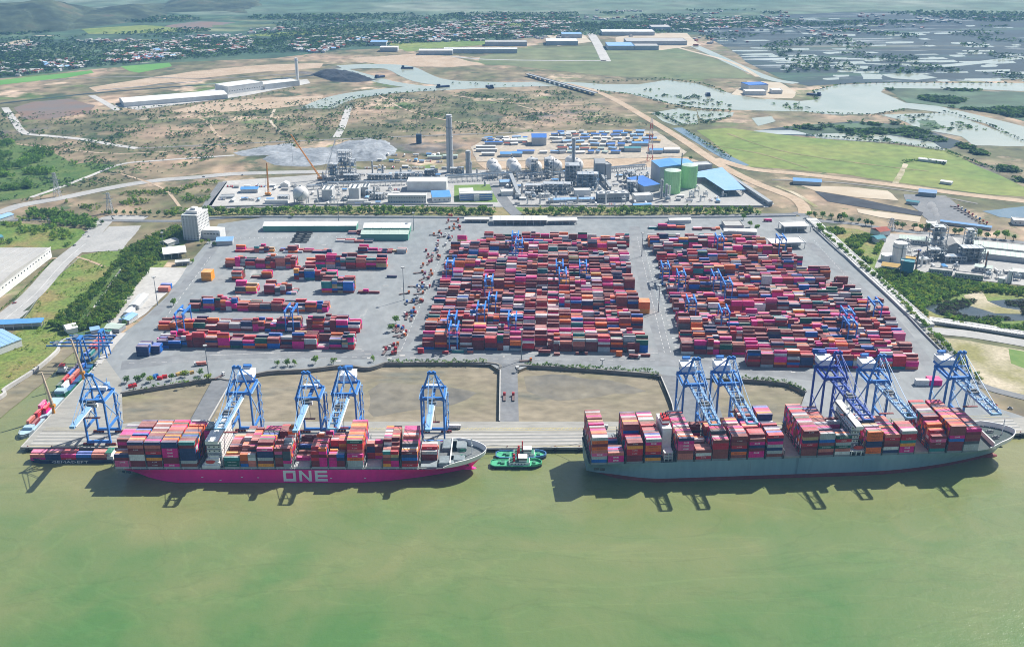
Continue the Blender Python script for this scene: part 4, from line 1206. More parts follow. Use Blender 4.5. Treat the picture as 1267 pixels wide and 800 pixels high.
def tug(label, loc, m_rim, m_dk, L=42, B=11.5):
    r = thing('tugboat', label, 'tugboat', (*loc, 0), 0, 'harbour tugs')
    P = []
    for k in range(9):
        a = -math.pi / 2 + math.pi * k / 8
        P.append((L / 2 - 9 + 9 * math.cos(a), B / 2 * math.sin(a)))
    P += [(-L / 2 + 3, B / 2), (-L / 2, B / 2 - 2.5), (-L / 2, -B / 2 + 2.5), (-L / 2 + 3, -B / 2)]
    MB().prism(P, -1.0, 2.2).build('hull', m_fhull, r)
    MB().prism([(x * .965, y * .90) for x, y in P], 2.2, 2.32).build('deck', m_dk, r)
    rim = MB()
    n = len(P)
    for k in range(n):
        a, b = P[k], P[(k + 1) % n]
        hgt = 1.9 if k < 8 else 0.9
        rim.beam((a[0] * .985, a[1] * .96, 2.2 + hgt / 2), (b[0] * .985, b[1] * .96, 2.2 + hgt / 2), .5, hgt)
    rim.build('bulwark', m_rim, r)
    ty = MB()
    for k in range(9):
        for sy in (-1, 1):
            ty.cyl((-L / 2 + 4 + k * 3.3, sy * (B / 2 + .05), .5), .55, .55, 1.3, 8)
    ty.build('tyre_fender', m_rub, r)
    h = MB().bx(-L / 2 + 15, L / 2 - 10, -B * .36, B * .36, 2.3, 5.0).build('deckhouse', m_shipw, r)
    MB().bx(-L / 2 + 15.4, L / 2 - 10.4, -B * .34, B * .34, 5.0, 5.15).build('roof', m_green, h)
    for k in range(5):
        MB().cyl((0, 0, 0), .45, .45, .12, 8).build('porthole', m_glass, h).matrix_local = Matrix.Translation((-L / 2 + 17.5 + k * 2.6, -B * .36 - .02, 3.9)) @ Matrix.Rotation(R(90), 4, 'X')
    wv = MB().bx(L / 2 - 19, L / 2 - 12.5, -B * .26, B * .26, 5.15, 8.6)
    wv = wv.build('wheelhouse', m_shipw, r)
    MB().bx(L / 2 - 19.06, L / 2 - 12.44, -B * .265, B * .265, 6.7, 7.9).build('window', m_glass, wv)
    MB().bx(L / 2 - 19.4, L / 2 - 12.1, -B * .29, B * .29, 8.6, 8.85).build('roof', m_shipw, wv)
    MB().beam((L / 2 - 20, 1.0, 5.1), (L / 2 - 20, 1.0, 14.2), 1.0).beam((L / 2 - 20, -.9, 11.5), (L / 2 - 20, 2.9, 11.5), .4).build('mast', m_redp, r)
    MB().cyl((-L / 2 + 19, 2.2, 5), 1.0, .8, 4.4, 10).cyl((-L / 2 + 19, -2.2, 5), 1.0, .8, 4.4, 10).build('funnel', m_redp, r)
    MB().cyl((-L / 2 + 7, 0, 2.3), 1.1, 1.1, 1.4, 10).box((-L / 2 + 10, 0, 3.0), (3, 4.5, 1.4)).build('towing_winch', m_green, r)
    MB().box((L / 2 - 6.5, 0, 3.0), (2.2, 4, 1.4)).build('bow_winch', m_green, r)
    return r
m_fhull = paint('tug_hull', (0.03, 0.035, 0.04), 0.3)
m_tdeck = paint('tug_deck_green', (0.07, 0.38, 0.20), 0.15)
tug('green decked tug nearer the open water, blunt green bow', (3.5, 708.5), m_tdeck, m_tdeck)
tug('green decked tug against the quay with a blue and white rimmed bow', (7.5, 722.3), paint('tug_blue', (0.10, 0.24, 0.50), .15), m_tdeck)
tug('green tug lying ahead of the grey blue ship, cut by the frame edge', (452, 737), m_tdeck, m_tdeck, 30, 10)

# ------------------------------------------------------------------ ship to shore cranes
m_cb = paint('crane_blue', (0.045, 0.19, 0.52), 0.14, 0.45)
m_cl = paint('crane_light_blue', (0.24, 0.42, 0.66), 0.12, 0.45)
m_cd = paint('crane_royal_blue', (0.022, 0.065, 0.36), 0.14, 0.45)
m_chw = paint('crane_white', (0.72, 0.73, 0.73), 0.06, 0.5)
m_cyl = mat('cable', (0.05, 0.05, 0.055), (0.08, 0.08, 0.08), scale=.5)
m_bog = paint('bogie_red', (0.22, 0.045, 0.045), 0.3)

def sts(label, x, y, rz, H, boom, twin=True, mt=None, house_=True, G_=24.0, W=18.5, mb_=None):
    mt = mt or m_cb
    mb_ = mb_ or m_cl
    r = thing('quay_crane', label, 'quay crane', (x, y, 4.06), rz, 'ship to shore cranes')
    yb, yf = G_, 0.0
    for sx in (-1, 1):
        for yy in (yf, yb):
            b = MB()
            for k in range(4):
                b.box((sx * W / 2 - 3.6 + k * 2.4, yy, .75), (2.0, 1.1, 1.1))
            b.bx(sx * W / 2 - 4.2, sx * W / 2 + 4.2, yy - .5, yy + .5, 1.3, 2.2)
            b.build('wheel_bogie', m_bog, r)
    for yy in (yf, yb):
        MB().bx(-W / 2 - 1, W / 2 + 1, yy - .8, yy + .8, 2.2, 4.4).build('sill_beam', mt, r)
    zt = H
    for sx in (-1, 1):
        for yy, lean in ((yf, .3), (yb, -.3)):
            g = MB().beam((sx * W / 2, yy, 4.4), (sx * W / 2, yy + lean, zt), 1.35, 1.8)
            g.build('leg', mt, r)
        MB().bx(sx * W / 2 - .7, sx * W / 2 + .7, .9, G_ - .9, 14.5, 16.4).build('side_tie', mt, r)
        MB().beam((sx * W / 2, 1.2, zt - 2), (sx * W / 2, G_ - 1.0, 17), .8).build('brace', mb_, r)
    MB().bx(-W / 2 - 1.0, W / 2 + 1.0, -.9, 1.2, zt, zt + 2.4).build('portal_beam', mt, r)
    MB().bx(-W / 2 - 1.0, W / 2 + 1.0, G_ - 1.5, G_ + .6, zt, zt + 2.4).build('portal_beam', mt, r)
    for sx in (-1, 1):
        MB().bx(sx * W / 2 - .6, sx * W / 2 + .6, 1.2, G_ - 1.5, zt + .2, zt + 1.8).build('upper_tie', mt, r)
    zg = zt - 1.6
    back = 14 if house_ else 8
    if twin:
        for sx in (-1, 1):
            MB().bx(sx * 3.7 - .65, sx * 3.7 + .65, -1.2, G_ + back, zg, zg + 1.6).build('girder', mt, r)
            MB().bx(sx * 3.7 - .65, sx * 3.7 + .65, -boom, -1.3, zg, zg + 1.9).build('boom', mb_, r)
        n = int(boom / 8.5)
        for k in range(n + 1):
            yy = -boom + .6 + k * (boom - 2.5) / n
            hw_ = .7 if k in (0, 3) else .3
            MB().bx(-3.05, 3.05, yy - hw_, yy + hw_, zg + .3, zg + 1.5).build('cross_tie', mb_, r)
        wk = MB().bx(4.5, 5.4, -boom + 2, -1.5, zg + .4, zg + .55)
        k = -boom + 2
        while k < -2:
            wk.bx(5.3, 5.4, k, k + .12, zg + .5, zg + 1.6)
            k += 3
        wk.build('walkway', m_chw, r)
    else:
        MB().bx(-1.3, 1.3, -1.2, G_ + back, zg - .6, zg + 1.5).build('girder', mt, r)
        MB().bx(-1.9, 1.9, -boom, -1.3, zg - .6, zg + 1.5).build('boom', mb_, r)
        MB().bx(2.0, 2.9, -boom + 2, -1.5, zg + .4, zg + .55).bx(2.8, 2.9, -boom + 2, -1.5, zg + 1.3, zg + 1.4).build('walkway', m_chw, r)
    # A-frame with its apex over the front legs
    za, ya = zt + 23, 2.5
    for sx in (-1, 1):
        MB().beam((sx * W / 2, 0, zt + 2.2), (sx * 2.4, ya, za), 1.1, 1.3).build('mast_leg', mt, r)
        MB().beam((sx * 2.4, ya, za), (sx * (W / 2 - .5), G_ - .5, zt + 2.0), .75).build('backstay', mt, r)
    MB().bx(-3.6, 3.6, ya - .9, ya + .9, za - .8, za + 1.2).cyl((-1.6, ya, za + 1.2), .9, .9, .9, 8).cyl((1.6, ya, za + 1.2), .9, .9, .9, 8).build('apex_head', mt, r)
    MB().bx(-7.2, 7.2, ya - 1.6, ya - .8, zt + 11, zt + 11.9).build('mast_tie', mt, r)
    fs = 3.7 if twin else 1.2
    for sx in (-1, 1):
        for q in (.48, .93):
            MB().beam((sx * 2.2, ya, za), (sx * fs, -boom * q, zg + 1.8), .34).build('forestay', mb_, r)
    if house_:
        MB().bx(-6.2, 6.4, G_ - 2.0, G_ + 11.0, zg + 4.2, zg + 9.0).build('machinery_house', m_chw, r)
        MB().bx(-6.4, 6.6, G_ - 2.2, G_ + 11.2, zg + 9.0, zg + 9.3).build('house_roof', m_chw, r)
        MB().bx(-5.8, 6, G_ - 1.6, G_ + 10.6, zg + 1.7, zg + 4.19).build('house_frame', mt, r)
        f = MB().bx(-3.5, 3.0, G_ + 9.5, G_ + 12.3, zg + 10.5, zg + 12.2)
        f.beam((-3.5, G_ + 9.5, zg + 13.6), (3, G_ + 9.5, zg + 13.6), .3).beam((-3.5, G_ + 9.5, zg + 10.5), (-3.5, G_ + 9.5, zg + 13.7), .3).beam((3, G_ + 9.5, zg + 10.5), (3, G_ + 9.5, zg + 13.7), .3)
        f.build('service_hoist', mt, r)
    else:
        MB().bx(-6, 5.5, G_ - 5, G_ - 1.6, zt + 2.4, zt + 5.0).build('machinery_house', m_chw, r)
        MB().bx(2, 6, G_ - 1.2, G_ + 3, zt + 2.4, zt + 6.5).beam((4, G_ + 1, zt + 6.5), (4.5, G_ + 1, zt + 11), .5).build('electrical_room', mb_, r)
    yt = -boom * (.30 + .4 * random.random()) if twin else -4.0
    MB().bx(-4, 4, yt - 3, yt + 3, zg + 1.95, zg + 2.9).box((0, yt + 1, zg + 3.5), (5, 3, 1.2)).build('trolley', m_dgrey, r)
    MB().bx(1.2, 3.6, yt + 3.4, yt + 6.2, zg - 3.0, zg - .2).build('operator_cab', m_chw, r)
    sp = zg - random.uniform(9, 18)
    hs = MB()
    for sx in (-2.5, 2.5):
        for sy in (-1, 1):
            hs.beam((sx * .6, yt + sy, zg + 2), (sx, yt + sy, sp), .16)
    hs.build('hoist_rope', m_cyl, r)
    MB().box((0, yt, sp - .3), (12.0, 2.0, .6)).build('spreader', m_bog, r)
    # lighter bracing: front frame, mast and boom edge
    for sx in (-1, 1):
        MB().beam((sx * W / 2, .2, 17), (sx * (W / 2 - .2), G_ - .6, 30), .5).build('brace', mb_, r)
        MB().beam((sx * (W / 2 - .4), 0.6, zt * .97), (sx * (W / 2 - 6), .6, zt + 1), .6).build('knee_brace', mt, r)
        MB().beam((sx * 6.8, ya * .55, zt + 12), (-sx * 3.2, ya * .9, za - 2), .35).build('mast_brace', mb_, r)
        MB().beam((sx * 2.0, ya, za - 1), (sx * fs, G_ + back - 3, zg + 2), .3).build('rear_stay', mb_, r)
    MB().bx(W / 2 + .9, W / 2 + 1.9, .5, G_ - .5, zt + .4, zt + .6).bx(W / 2 + 1.8, W / 2 + 1.9, .5, G_ - .5, zt + 1.5, zt + 1.6).bx(-W / 2 - 1.9, -W / 2 - .9, .5, G_ - .5, zt + .4, zt + .6).build('walkway', mb_, r)
    if twin:
        tr_ = MB()
        n = int(boom / 6)
        for sx in (-1, 1):
            for k in range(n):
                y0_, y1_ = -boom + .5 + k * (boom - 2) / n, -boom + .5 + (k + 1) * (boom - 2) / n
                tr_.beam((sx * 3.7, y0_, zg + 1.9), (sx * 3.7, (y0_ + y1_) / 2, zg + 3.6), .25).beam((sx * 3.7, (y0_ + y1_) / 2, zg + 3.6), (sx * 3.7, y1_, zg + 1.9), .25)
            tr_.beam((sx * 3.7, -boom + 1, zg + 3.6), (sx * 3.7, -2, zg + 3.6), .3)
        tr_.build('boom_truss', mb_, r)
    # zigzag stair on a rear leg
    st = MB()
    n = int((zt - 5) / 4.2)
    for k in range(n):
        z = 5 + k * 4.2
        a, b = (G_ - 1.4, G_ + 2.6) if k % 2 == 0 else (G_ + 2.6, G_ - 1.4)
        st.beam((W / 2 + 2.0, a, z), (W / 2 + 2.0, b, z + 4.2), .9, .25)
        st.bx(W / 2 + .9, W / 2 + 2.7, b - .7, b + .7, z + 4.1, z + 4.3)
        st.beam((W / 2 + 2.5, a, z + 1), (W / 2 + 2.5, b, z + 5.2), .14)
    st.build('stair', mb_, r)
    return r

cr = random.getstate()
random.seed(21)
sts('small blue quay crane with box boom over the lettered barge', -345, 735.2, 0, 40, 42, False, house_=False, G_=22)
sts('blue twin boom quay crane beside the white superstructure of the magenta ship', -224, 735.2, 0, 47, 58)
sts('box boom quay crane left of a closely parked taller crane, amidships', -168, 735.2, 0, 42, 52, False, house_=False, G_=22)
sts('taller twin boom quay crane with white house, amidships of the magenta ship', -138, 735.2, 0, 46, 56)
sts('box boom quay crane over the forward hatches by the white bow', -65.5, 735.2, 0, 42, 50, False, house_=False, G_=22)
RZ = R(3.6)
def qy(x): return 735.4 + (x - 75) * 27 / 395
sts('blue quay crane by the grey ship funnel, first from its stern', 150.5, qy(150), RZ, 52, 66)
sts('blue quay crane second from the grey ship stern, close to its twin', 179.5, qy(179), RZ, 52, 66)
sts('dark royal blue quay crane amidships of the grey blue ship', 268.5, qy(268), RZ, 54, 70, mt=m_cd, mb_=paint('crane_royal_light', (0.05, 0.11, 0.42), .12))
sts('blue quay crane just ahead of the grey ship bridge house', 306, qy(306), RZ, 50, 62)
sts('blue quay crane nearest the bow of the grey blue ship', 374, qy(374), RZ, 51, 62)

# jib cranes and small gantries on the barge pier
m_jy = paint('jib_orange', (0.56, 0.25, 0.035), 0.15)
m_jp = paint('jib_cream', (0.62, 0.50, 0.38), 0.12)
def jib(label, x, y, h, dx, dy):
    r = thing('pedestal_crane', label, 'jib crane', (x, y, 4.06), 0, 'barge pier jib cranes')
    MB().cyl((0, 0, 0), 1.3, 1.1, 6, 10).build('pedestal', m_jy, r)
    MB().box((0, 0, 7.2), (4.2, 3.4, 2.6)).build('slewing_cab', m_jy, r)
    b = MB()
    for a in (-.9, .9):
        for c in (-.7, .7):
            b.beam((a, c, 8), (dx + a * .3, dy + c * .3, h), .5)
    b.beam((0, 0, 8), (dx, dy, h), .9)
    for k in range(9):
        t0 = k / 9
        b.beam((-.9 + .6 * t0 + dx * t0, dy * t0, 8 + (h - 8) * t0), (.9 - .6 * t0 + dx * t0, dy * t0, 8 + (h - 8) * (t0 + .1)), .3)
    b.build('boom', m_jp, r)
    MB().beam((dx, dy, h), (dx, dy, h * .35), .15).box((dx, dy, h * .33), (.8, .8, 1.4)).build('hook_block', m_cyl, r)
jib('orange jib crane with raised cream boom at the pier edge by the magenta stack', -408, 793, 41, -3, -2)
jib('orange jib crane with raised cream boom by the blue barge', -409, 862, 43, -4, -2)
def barge_gantry(label, x, y, b0, b1):
    r = thing('barge_gantry', label, 'gantry crane', (x, y, 4.06), 0, 'barge pier gantries')
    for yy in (-5, 5):
        for xx in (-4, 4):
            MB().beam((xx, yy, 0), (xx * .25, yy * .8, 27), 1.1).build('leg', m_cb, r)
        MB().bx(b0, b1, yy * .8 - .5, yy * .8 + .5, 19.5, 20.8).build('boom', m_cb, r)
    MB().bx(-1.5, 1.5, -5, 5, 26.5, 28).build('top_beam', m_cb, r)
    MB().bx(b0 + 6, b0 + 9.5, -3.4, 3.4, 20.8, 22).build('trolley', m_dgrey, r)
    for yy in (-4, 4):
        MB().beam((0, yy, 27.5), (b0 + 2, yy, 20.8), .3).beam((0, yy, 27.5), (b1 - 1, yy, 20.8), .3).build('stay', m_cl, r)
barge_gantry('blue barge gantry reaching over the water, further from the shore', G(104, 449)[0], G(104, 449)[1], -32, 30)
barge_gantry('blue barge gantry reaching over the teal barge, next to the ramp', G(130, 440)[0], G(130, 440)[1], -34, 12)

# ------------------------------------------------------------------ yard frame
YA = R(-2.1)
YO = Vector(G(522, 432))
UX = Vector((math.cos(YA), math.sin(YA)))
UY = Vector((-math.sin(YA), math.cos(YA)))
def yf(a, b): return YO + UX * a + UY * b
def toyf(p):
    d = Vector(p) - YO
    return d.dot(UX), d.dot(UY)
def lerp_px(tab, y):
    tab = sorted(tab)
    if y <= tab[0][0]: return tab[0][1]
    for (y0, x0), (y1, x1) in zip(tab, tab[1:]):
        if y <= y1: return x0 + (x1 - x0) * (y - y0) / (y1 - y0)
    return tab[-1][1]
def projy(b, a=100):
    p = yf(a, b)
    d = p.y * math.cos(PITCH) + (CAM_H - 4) * math.sin(PITCH)
    w_ = -p.y * math.sin(PITCH) + (CAM_H - 4) * math.cos(PITCH)
    return 400 + FPX * w_ / d
nrng = np.random.default_rng(33)
def put_stack(a, b, n, half, first=None, mono=None):
    last = first
    for k in range(n):
        if mono is not None: ci = mono if isinstance(mono, int) else int(mono[int(nrng.integers(len(mono)))])
        elif last is not None and nrng.random() < .30: ci = last
        else: ci = int(nrng.choice(len(CN), p=WY))
        last = ci
        p = yf(a, b)
        STUFF.append((p.x, p.y, 4.02 + k * CHT, YA, ci, half))
    return last
def block(a0, a1, b0, rows, tmin, tmax, fill=.93, half_p=.18, pitch=12.75, rp=2.62):
    a = a0
    base = nrng.uniform(tmin, tmax)
    while a + 12.3 <= a1 + .5:
        base = min(tmax + .3, max(tmin - .2, base + nrng.normal(0, .75)))
        hf = nrng.random() < half_p
        empty = nrng.random() > fill
        for h in ((3.1, 9.25) if hf else (6.2,)):
            last = None
            for r in range(rows):
                n = int(round(base + nrng.normal(0, .75)))
                n = max(0, min(6, n))
                if empty and nrng.random() < .8: n = min(n, 1)
                last = put_stack(a + h, b0 + r * rp + 1.3, n, hf, last if nrng.random() < .5 else None)
        a += pitch
BP = 28.6
# centre block
for k in range(14):
    b = k * BP
    y = projy(b)
    lx, rx = lerp_px([(432, 522), (288, 565)], y), lerp_px([(432, 812), (290, 779)], y)
    a0, a1 = toyf(G(lx, y))[0], toyf(G(rx, y))[0]
    if k == 13: block(a0 + 40, a1, b, 4, 1, 2.4, .6)
    elif k == 12: block(a0 + 6, a1, b, 6, 1.6, 4.2, .72)
    else: block(a0, a1, b, 6, 2.3 if k else 4.2, 4.6 if k else 5, .95)
for i in range(12):
    a = nrng.choice(np.arange(0, 230, 12.5))
    put_stack(float(a), -6.5 - (i % 2) * 2.7, int(nrng.integers(1, 3)), bool(i % 3))
# right block
Ltab = [(434, 843.5), (398, 837), (365, 825.5), (341, 817.5), (324, 813), (305, 802.5), (285, 799)]
Rtab = [(452, 1142), (432, 1130), (416, 1113), (402, 1104), (380, 1070), (365, 1058), (353, 1047), (341, 1024), (333, 1000), (320, 988), (305, 944), (285, 938)]
for k in range(-1, 14):
    b = k * BP - 2
    y = projy(b, 380)
    lx, rx = lerp_px(Ltab, y), lerp_px(Rtab, y)
    if k == -1: lx = 925
    a0, a1 = toyf(G(lx, y))[0], toyf(G(rx, y))[0]
    if k == 13: block(a0, a1, b, 5, 1, 2.0, .6, .4)
    elif k == 12: block(a0, a1, b, 6, 3.6, 4.2, .97)
    else: block(a0, a1, b, 6, 2.0 if k > 0 else 4.2, 4.2 if k > 0 else 5, .95)
def px_block(xl, xr, y, rows, tmin, tmax, fill=.9, half_p=.2):
    if rows >= 6: tmin, tmax = tmin + .7, tmax + .9
    a0, b0 = toyf(G(xl, y))
    a1, _ = toyf(G(xr, y))
    block(a0, a1, b0, rows, tmin, tmax, fill, half_p)
def px_stack(x, y, rows, n, c, half=False):
    a0, b0 = toyf(G(x, y))
    for r in range(rows):
        put_stack(a0 + (3 if half else 6.1), b0 + 1.3 + r * 2.62, n, half, None, CN.index(c) if isinstance(c, str) else [CN.index(q) for q in c])
for args in [(194, 447, 429, 6, 2.2, 3.3, .93), (196, 452, 408, 6, 2.0, 3.2, .93), (233, 262, 385, 6, 2, 3.2, .55), (252, 420, 384, 6, 2.2, 3.4, .8), (291, 318, 363, 6, 2.4, 3.2), (327, 372, 364, 6, 2.6, 3.4), (398, 440, 362, 6, 2.4, 4.2),
             (287, 312, 347, 6, 3.2, 4.2), (311, 346, 344, 3, 1.2, 2.2), (364, 416, 346, 6, 2.2, 3.2, .8), (279, 372, 331, 6, 3, 4.1), (378, 484, 332, 6, 3, 4.3), (291, 420, 312, 5, .4, 1.8, .6, .6), (443, 507, 313, 5, .8, 2.4, .8, .5),
             (443, 482, 363, 2, 1, 2, .9), (356, 372, 312, 3, 1, 2), (415, 470, 300, 4, .6, 1.6, .5), (492, 512, 296, 4, 1, 2, .8), (430, 452, 290, 4, 1, 2), (803, 850, 284, 4, .8, 1.8, .8), (858, 900, 285, 4, .8, 2, .8), (900, 940, 290, 4, .5, 1.6, .6)]:
    px_block(*args)
px_stack(249.5, 347.5, 5, 4, 'amber')
px_stack(169.5, 441, 6, 4, ['blue', 'navy', 'blue', 'navy', 'light grey']); px_stack(195, 430.5, 5, 3, ['navy', 'navy', 'blue']); px_stack(209, 431, 5, 3, ['navy', 'blue', 'navy'])
px_stack(183, 437.5, 4, 3, ['navy', 'blue'])
px_stack(234, 384.5, 6, 3, 'maroon'); px_stack(478.5, 343.5, 1, 1, 'navy')
px_stack(776, 436.5, 1, 4, 'maroon') ; px_stack(790, 388, 5, 5, ['orange', 'orange', 'amber']); px_stack(802.5, 305.5, 6, 4, ['amber', 'orange'])
px_stack(1112, 456, 1, 1, 'magenta'); px_stack(1133, 477, 2, 2, 'white'); px_stack(1149, 477, 4, 2, 'magenta')
px_stack(196, 361, 3, 2, 'salmon'); px_stack(199, 357, 2, 2, 'blue')

# ------------------------------------------------------------------ containers: the 300 largest in view are things, all others one mass
def shade(c):
    s = (2.75 * .86 if c['near'] else 0) + (2.44 * .55 if c['top'] else 0)
    return s * (6 if c['half'] else 12) * (1 + .1 * (c['near'] and c['row'] == 0)) * (1.0 if c['row'] < 9 else .85)
CONT.sort(key=shade, reverse=True)
left = 300 - NB - 8
seen = set()
for i, c in enumerate(CONT):
    sh = c['ship']
    X, Y = sh.w(c['x'], c['y'])
    if i < left:
        t_ = 'topmost' if c['top'] else ('bottom tier' if c['tier'] == 0 else f'{ORD[c["n"] - 1 - c["tier"]]} from top')
        rw = 'waterside row' if c['row'] == 0 else f'{ORD[c["row"]]} row inward'
        lab = f'{CN[c["ci"]]} container, {t_}, {rw}, {ORD[c["bay"]]} bay from stern, {sh.word} ship'
        if c['half']: lab = f'short {CN[c["ci"]]} container, {t_}, {rw}, {c["hw"].split()[0]} half {ORD[c["bay"]]} bay, {sh.word.split()[0]} ship'
        cont_thing(c['ci'], c['half'], X, Y, c['z'], sh.rz, lab, 'shipping containers')
    else:
        STUFF.append((X, Y, c['z'], sh.rz, c['ci'], c['half']))
def mass(name, items):
    n = len(items)
    A = np.array([(x, y, z, r) for x, y, z, r, _, _ in items])
    hf = np.array([h for *_, h in items])
    ci = np.array([c for *_, c, _ in items])
    box = np.array([(-1, -1, 0), (1, -1, 0), (1, 1, 0), (-1, 1, 0), (-1, -1, 1), (1, -1, 1), (1, 1, 1), (-1, 1, 1)], float)
    V = np.repeat(box[None], n, 0)
    V[:, :, 0] *= np.where(hf, 3.0, 6.08)[:, None]
    V[:, :, 1] *= 1.20
    V[:, :, 2] *= 2.66
    c, s = np.cos(A[:, 3])[:, None], np.sin(A[:, 3])[:, None]
    x = V[:, :, 0] * c - V[:, :, 1] * s + A[:, 0:1]
    y = V[:, :, 0] * s + V[:, :, 1] * c + A[:, 1:2]
    z = V[:, :, 2] + A[:, 2:3]
    V = np.stack([x, y, z], 2).reshape(-1, 3)
    q = np.array([(4, 5, 6, 7), (0, 1, 5, 4), (1, 2, 6, 5), (2, 3, 7, 6), (3, 0, 4, 7)])
    Fq = (np.arange(n)[:, None, None] * 8 + q[None]).reshape(-1, 4)
    me = bpy.data.meshes.new(name)
    me.from_pydata(V.tolist(), [], Fq.tolist())
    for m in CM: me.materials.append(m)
    me.polygons.foreach_set('material_index', np.repeat(ci, 5).astype(np.int32))
    me.update()
    o = link(name, me)
    return tag(o, 'stacked containers of many colours filling the yard blocks', None, 'shipping containers', 'stuff')
mass('shipping_containers', STUFF)
print('containers', len(CONT), len(STUFF), NB)

# ------------------------------------------------------------------ yard gantries
m_rt = paint('gantry_blue', (0.045, 0.20, 0.60), .12, .45)
def rtg_proto():
    r = thing('yard_gantry', 'x', 'yard gantry', (0, 0, 0), 0, 'rubber tyred yard gantries')
    SP, H, W = 23.0, 22.0, 8.0
    for sy in (0, SP):
        MB().bx(-W / 2 - 1, W / 2 + 1, sy - .55, sy + .55, 1.4, 2.6).build('sill_beam', m_cb, r)
        for sx in (-1, 1):
            MB().bx(sx * W / 2 - .5, sx * W / 2 + .5, sy - .6, sy + .6, 2.6, H).build('leg', m_rt, r)
            w_ = MB()
            for q in (-1, 1):
                w_.box((sx * W / 2 + q * 1.0, sy, .75), (1.4, .9, 1.5))
            w_.build('wheel', m_rub, r)
        MB().bx(-W / 2, W / 2, sy - .5, sy + .5, H - 4.5, H - 3.6).build('leg_tie', m_cb, r)
    for sx in (-1, 1):
        MB().bx(sx * W / 2 - .7, sx * W / 2 + .7, -1.5, SP + 1.5, H, H + 2.1).build('girder', m_rt, r)
    MB().bx(-3.4, 3.4, 6.5, 9.5, H + 1.75, H + 3.0).bx(-3, 3, 9.6, 11, H + 1.75, H + 2.6).build('trolley', m_cb, r)
    MB().bx(-1.2, 1.2, 7, 9, H + 3.0, H + 4.0).build('hoist_motor', m_chw, r)
    MB().bx(1, 3.2, 11.2, 13.4, H - 2.4, H).build('operator_cab', m_chw, r)
    MB().bx(-2.5, 2.5, -1.1, -.6, 2.6, 5.4).build('power_unit', m_chw, r)
    h = MB()
    for sx in (-2, 2):
        for q in (7, 10):
            h.beam((sx, q, H + 1.8), (sx, q, 13.2), .15)
    h.box((0, 8.5, 13), (12, 2.2, .5))
    h.build('spreader', m_jy, r)
    return r
proto = None
RT = [(556, 352, 'centre block, left edge near the truck lane'), (604, 375, 'centre block, left part, halfway back'), (596, 402, 'centre block behind another near the left'), (560, 416, 'centre block front left, over magenta stacks'),
      (562, 430, 'centre block, front row, left'), (634, 416, 'centre block, front middle'), (696, 366, 'centre block, right of middle'), (721, 350, 'centre block, towards the far right'), (642, 322, 'centre block, far rows'), (692, 347, 'centre block middle, beside a twin'), (610, 388, 'centre block left, close to two others'), (637, 316, 'centre block, farthest row'),
      (841, 359, 'right block, left edge, far half'), (884, 360, 'right block, second column, far half'), (901, 378, 'right block, left of middle'), (853, 392, 'right block, left edge, halfway'), (896, 412, 'right block, front half, left of middle'), (1049, 423, 'right block, front right'), (1044, 407, 'right block, right part, behind a twin'),
      (1084, 403, 'right block, right end near the perimeter wall'), (892, 320, 'right block, far rows'), (967, 318, 'right block by the pale roofed shed'), (822, 350, 'right block, far left corner'), (226, 412, 'left yard, near its left end'), (360, 409, 'left yard, middle'), (720, 436, 'centre block, front row, right part')]
RT.pop()
for i, (px, py, lab) in enumerate(RT):
    a, b = toyf(G(px, py))
    b = round(b / BP) * BP - 3.6 if px > 500 else b - 3.6
    p = yf(a, b)
    L_ = 'blue yard gantry over the ' + lab
    if proto is None:
        proto = rtg_proto(); proto['label'] = L_
        proto.location = (p.x, p.y, 4.02); proto.rotation_euler = (0, 0, YA)
    else:
        dup(proto, (p.x, p.y, 4.02), YA, L_)

# ------------------------------------------------------------------ vehicles
m_tyre_b = m_rub
def truck_proto(cname, c, trailer):
    mt = paint('cab_' + cname, c, .12)
    r = thing('lorry', 'x', 'lorry', (0, 0, 0), 0, 'lorries on the terminal')
    k = MB().bx(2.6, 5.0, -1.25, 1.25, .9, 3.1).bx(3.1, 5.02, -1.2, 1.2, 3.1, 3.6)
    k = k.build('cab', mt, r)
    MB().bx(4.9, 5.06, -1.1, 1.1, 2.0, 3.0).bx(3.6, 4.6, -1.28, 1.28, 2.1, 2.9).build('window', m_glass, k)
    MB().bx(-7.5 if trailer else -2.6, 2.6, -1.15, 1.15, .85, 1.25).build('chassis', m_dgrey if not trailer else paint('trailer_grey', (.17, .12, .11), .2), r)
    for x in ((3.8, .6, -.8, -5.2, -6.5) if trailer else (3.8, -.8, -2.0)):
        for sy in (-1, 1):
            MB().beam((x, sy * .85, .5), (x, sy * 1.25, .5), 1.0, 1.0).build('wheel', m_tyre_b, r)
    return r
prot = {}
VC = {'red': (.40, .03, .035), 'white': (.65, .65, .64), 'blue': (.04, .12, .36), 'orange': (.55, .14, .03)}
def lorry(cname, trailer, x, y, rz, label, group='lorries on the terminal', z=4.03):
    k = (cname, trailer)
    if k not in prot:
        r = prot[k] = truck_proto(cname, VC[cname], trailer)
        r.location = (x, y, z); r.rotation_euler = (0, 0, rz); r['label'] = label; r['group'] = group
    else:
        r = dup(prot[k], (x, y, z), rz, label, group)
    return r
random.seed(77)
ln = [(562, 274), (552, 288), (543, 300), (536, 316), (527, 335), (521, 352), (512, 372), (505, 392), (496, 412), (484, 432)]
wh = ['by the far sheds', 'just below the far sheds', 'in the upper part of the lane', 'beside the lane marker cones', 'halfway along the lane', 'below the middle of the lane', 'beside the tall light mast', 'next to the two round trees', 'towards the quay end', 'at the quay end of the lane']
LQ = []
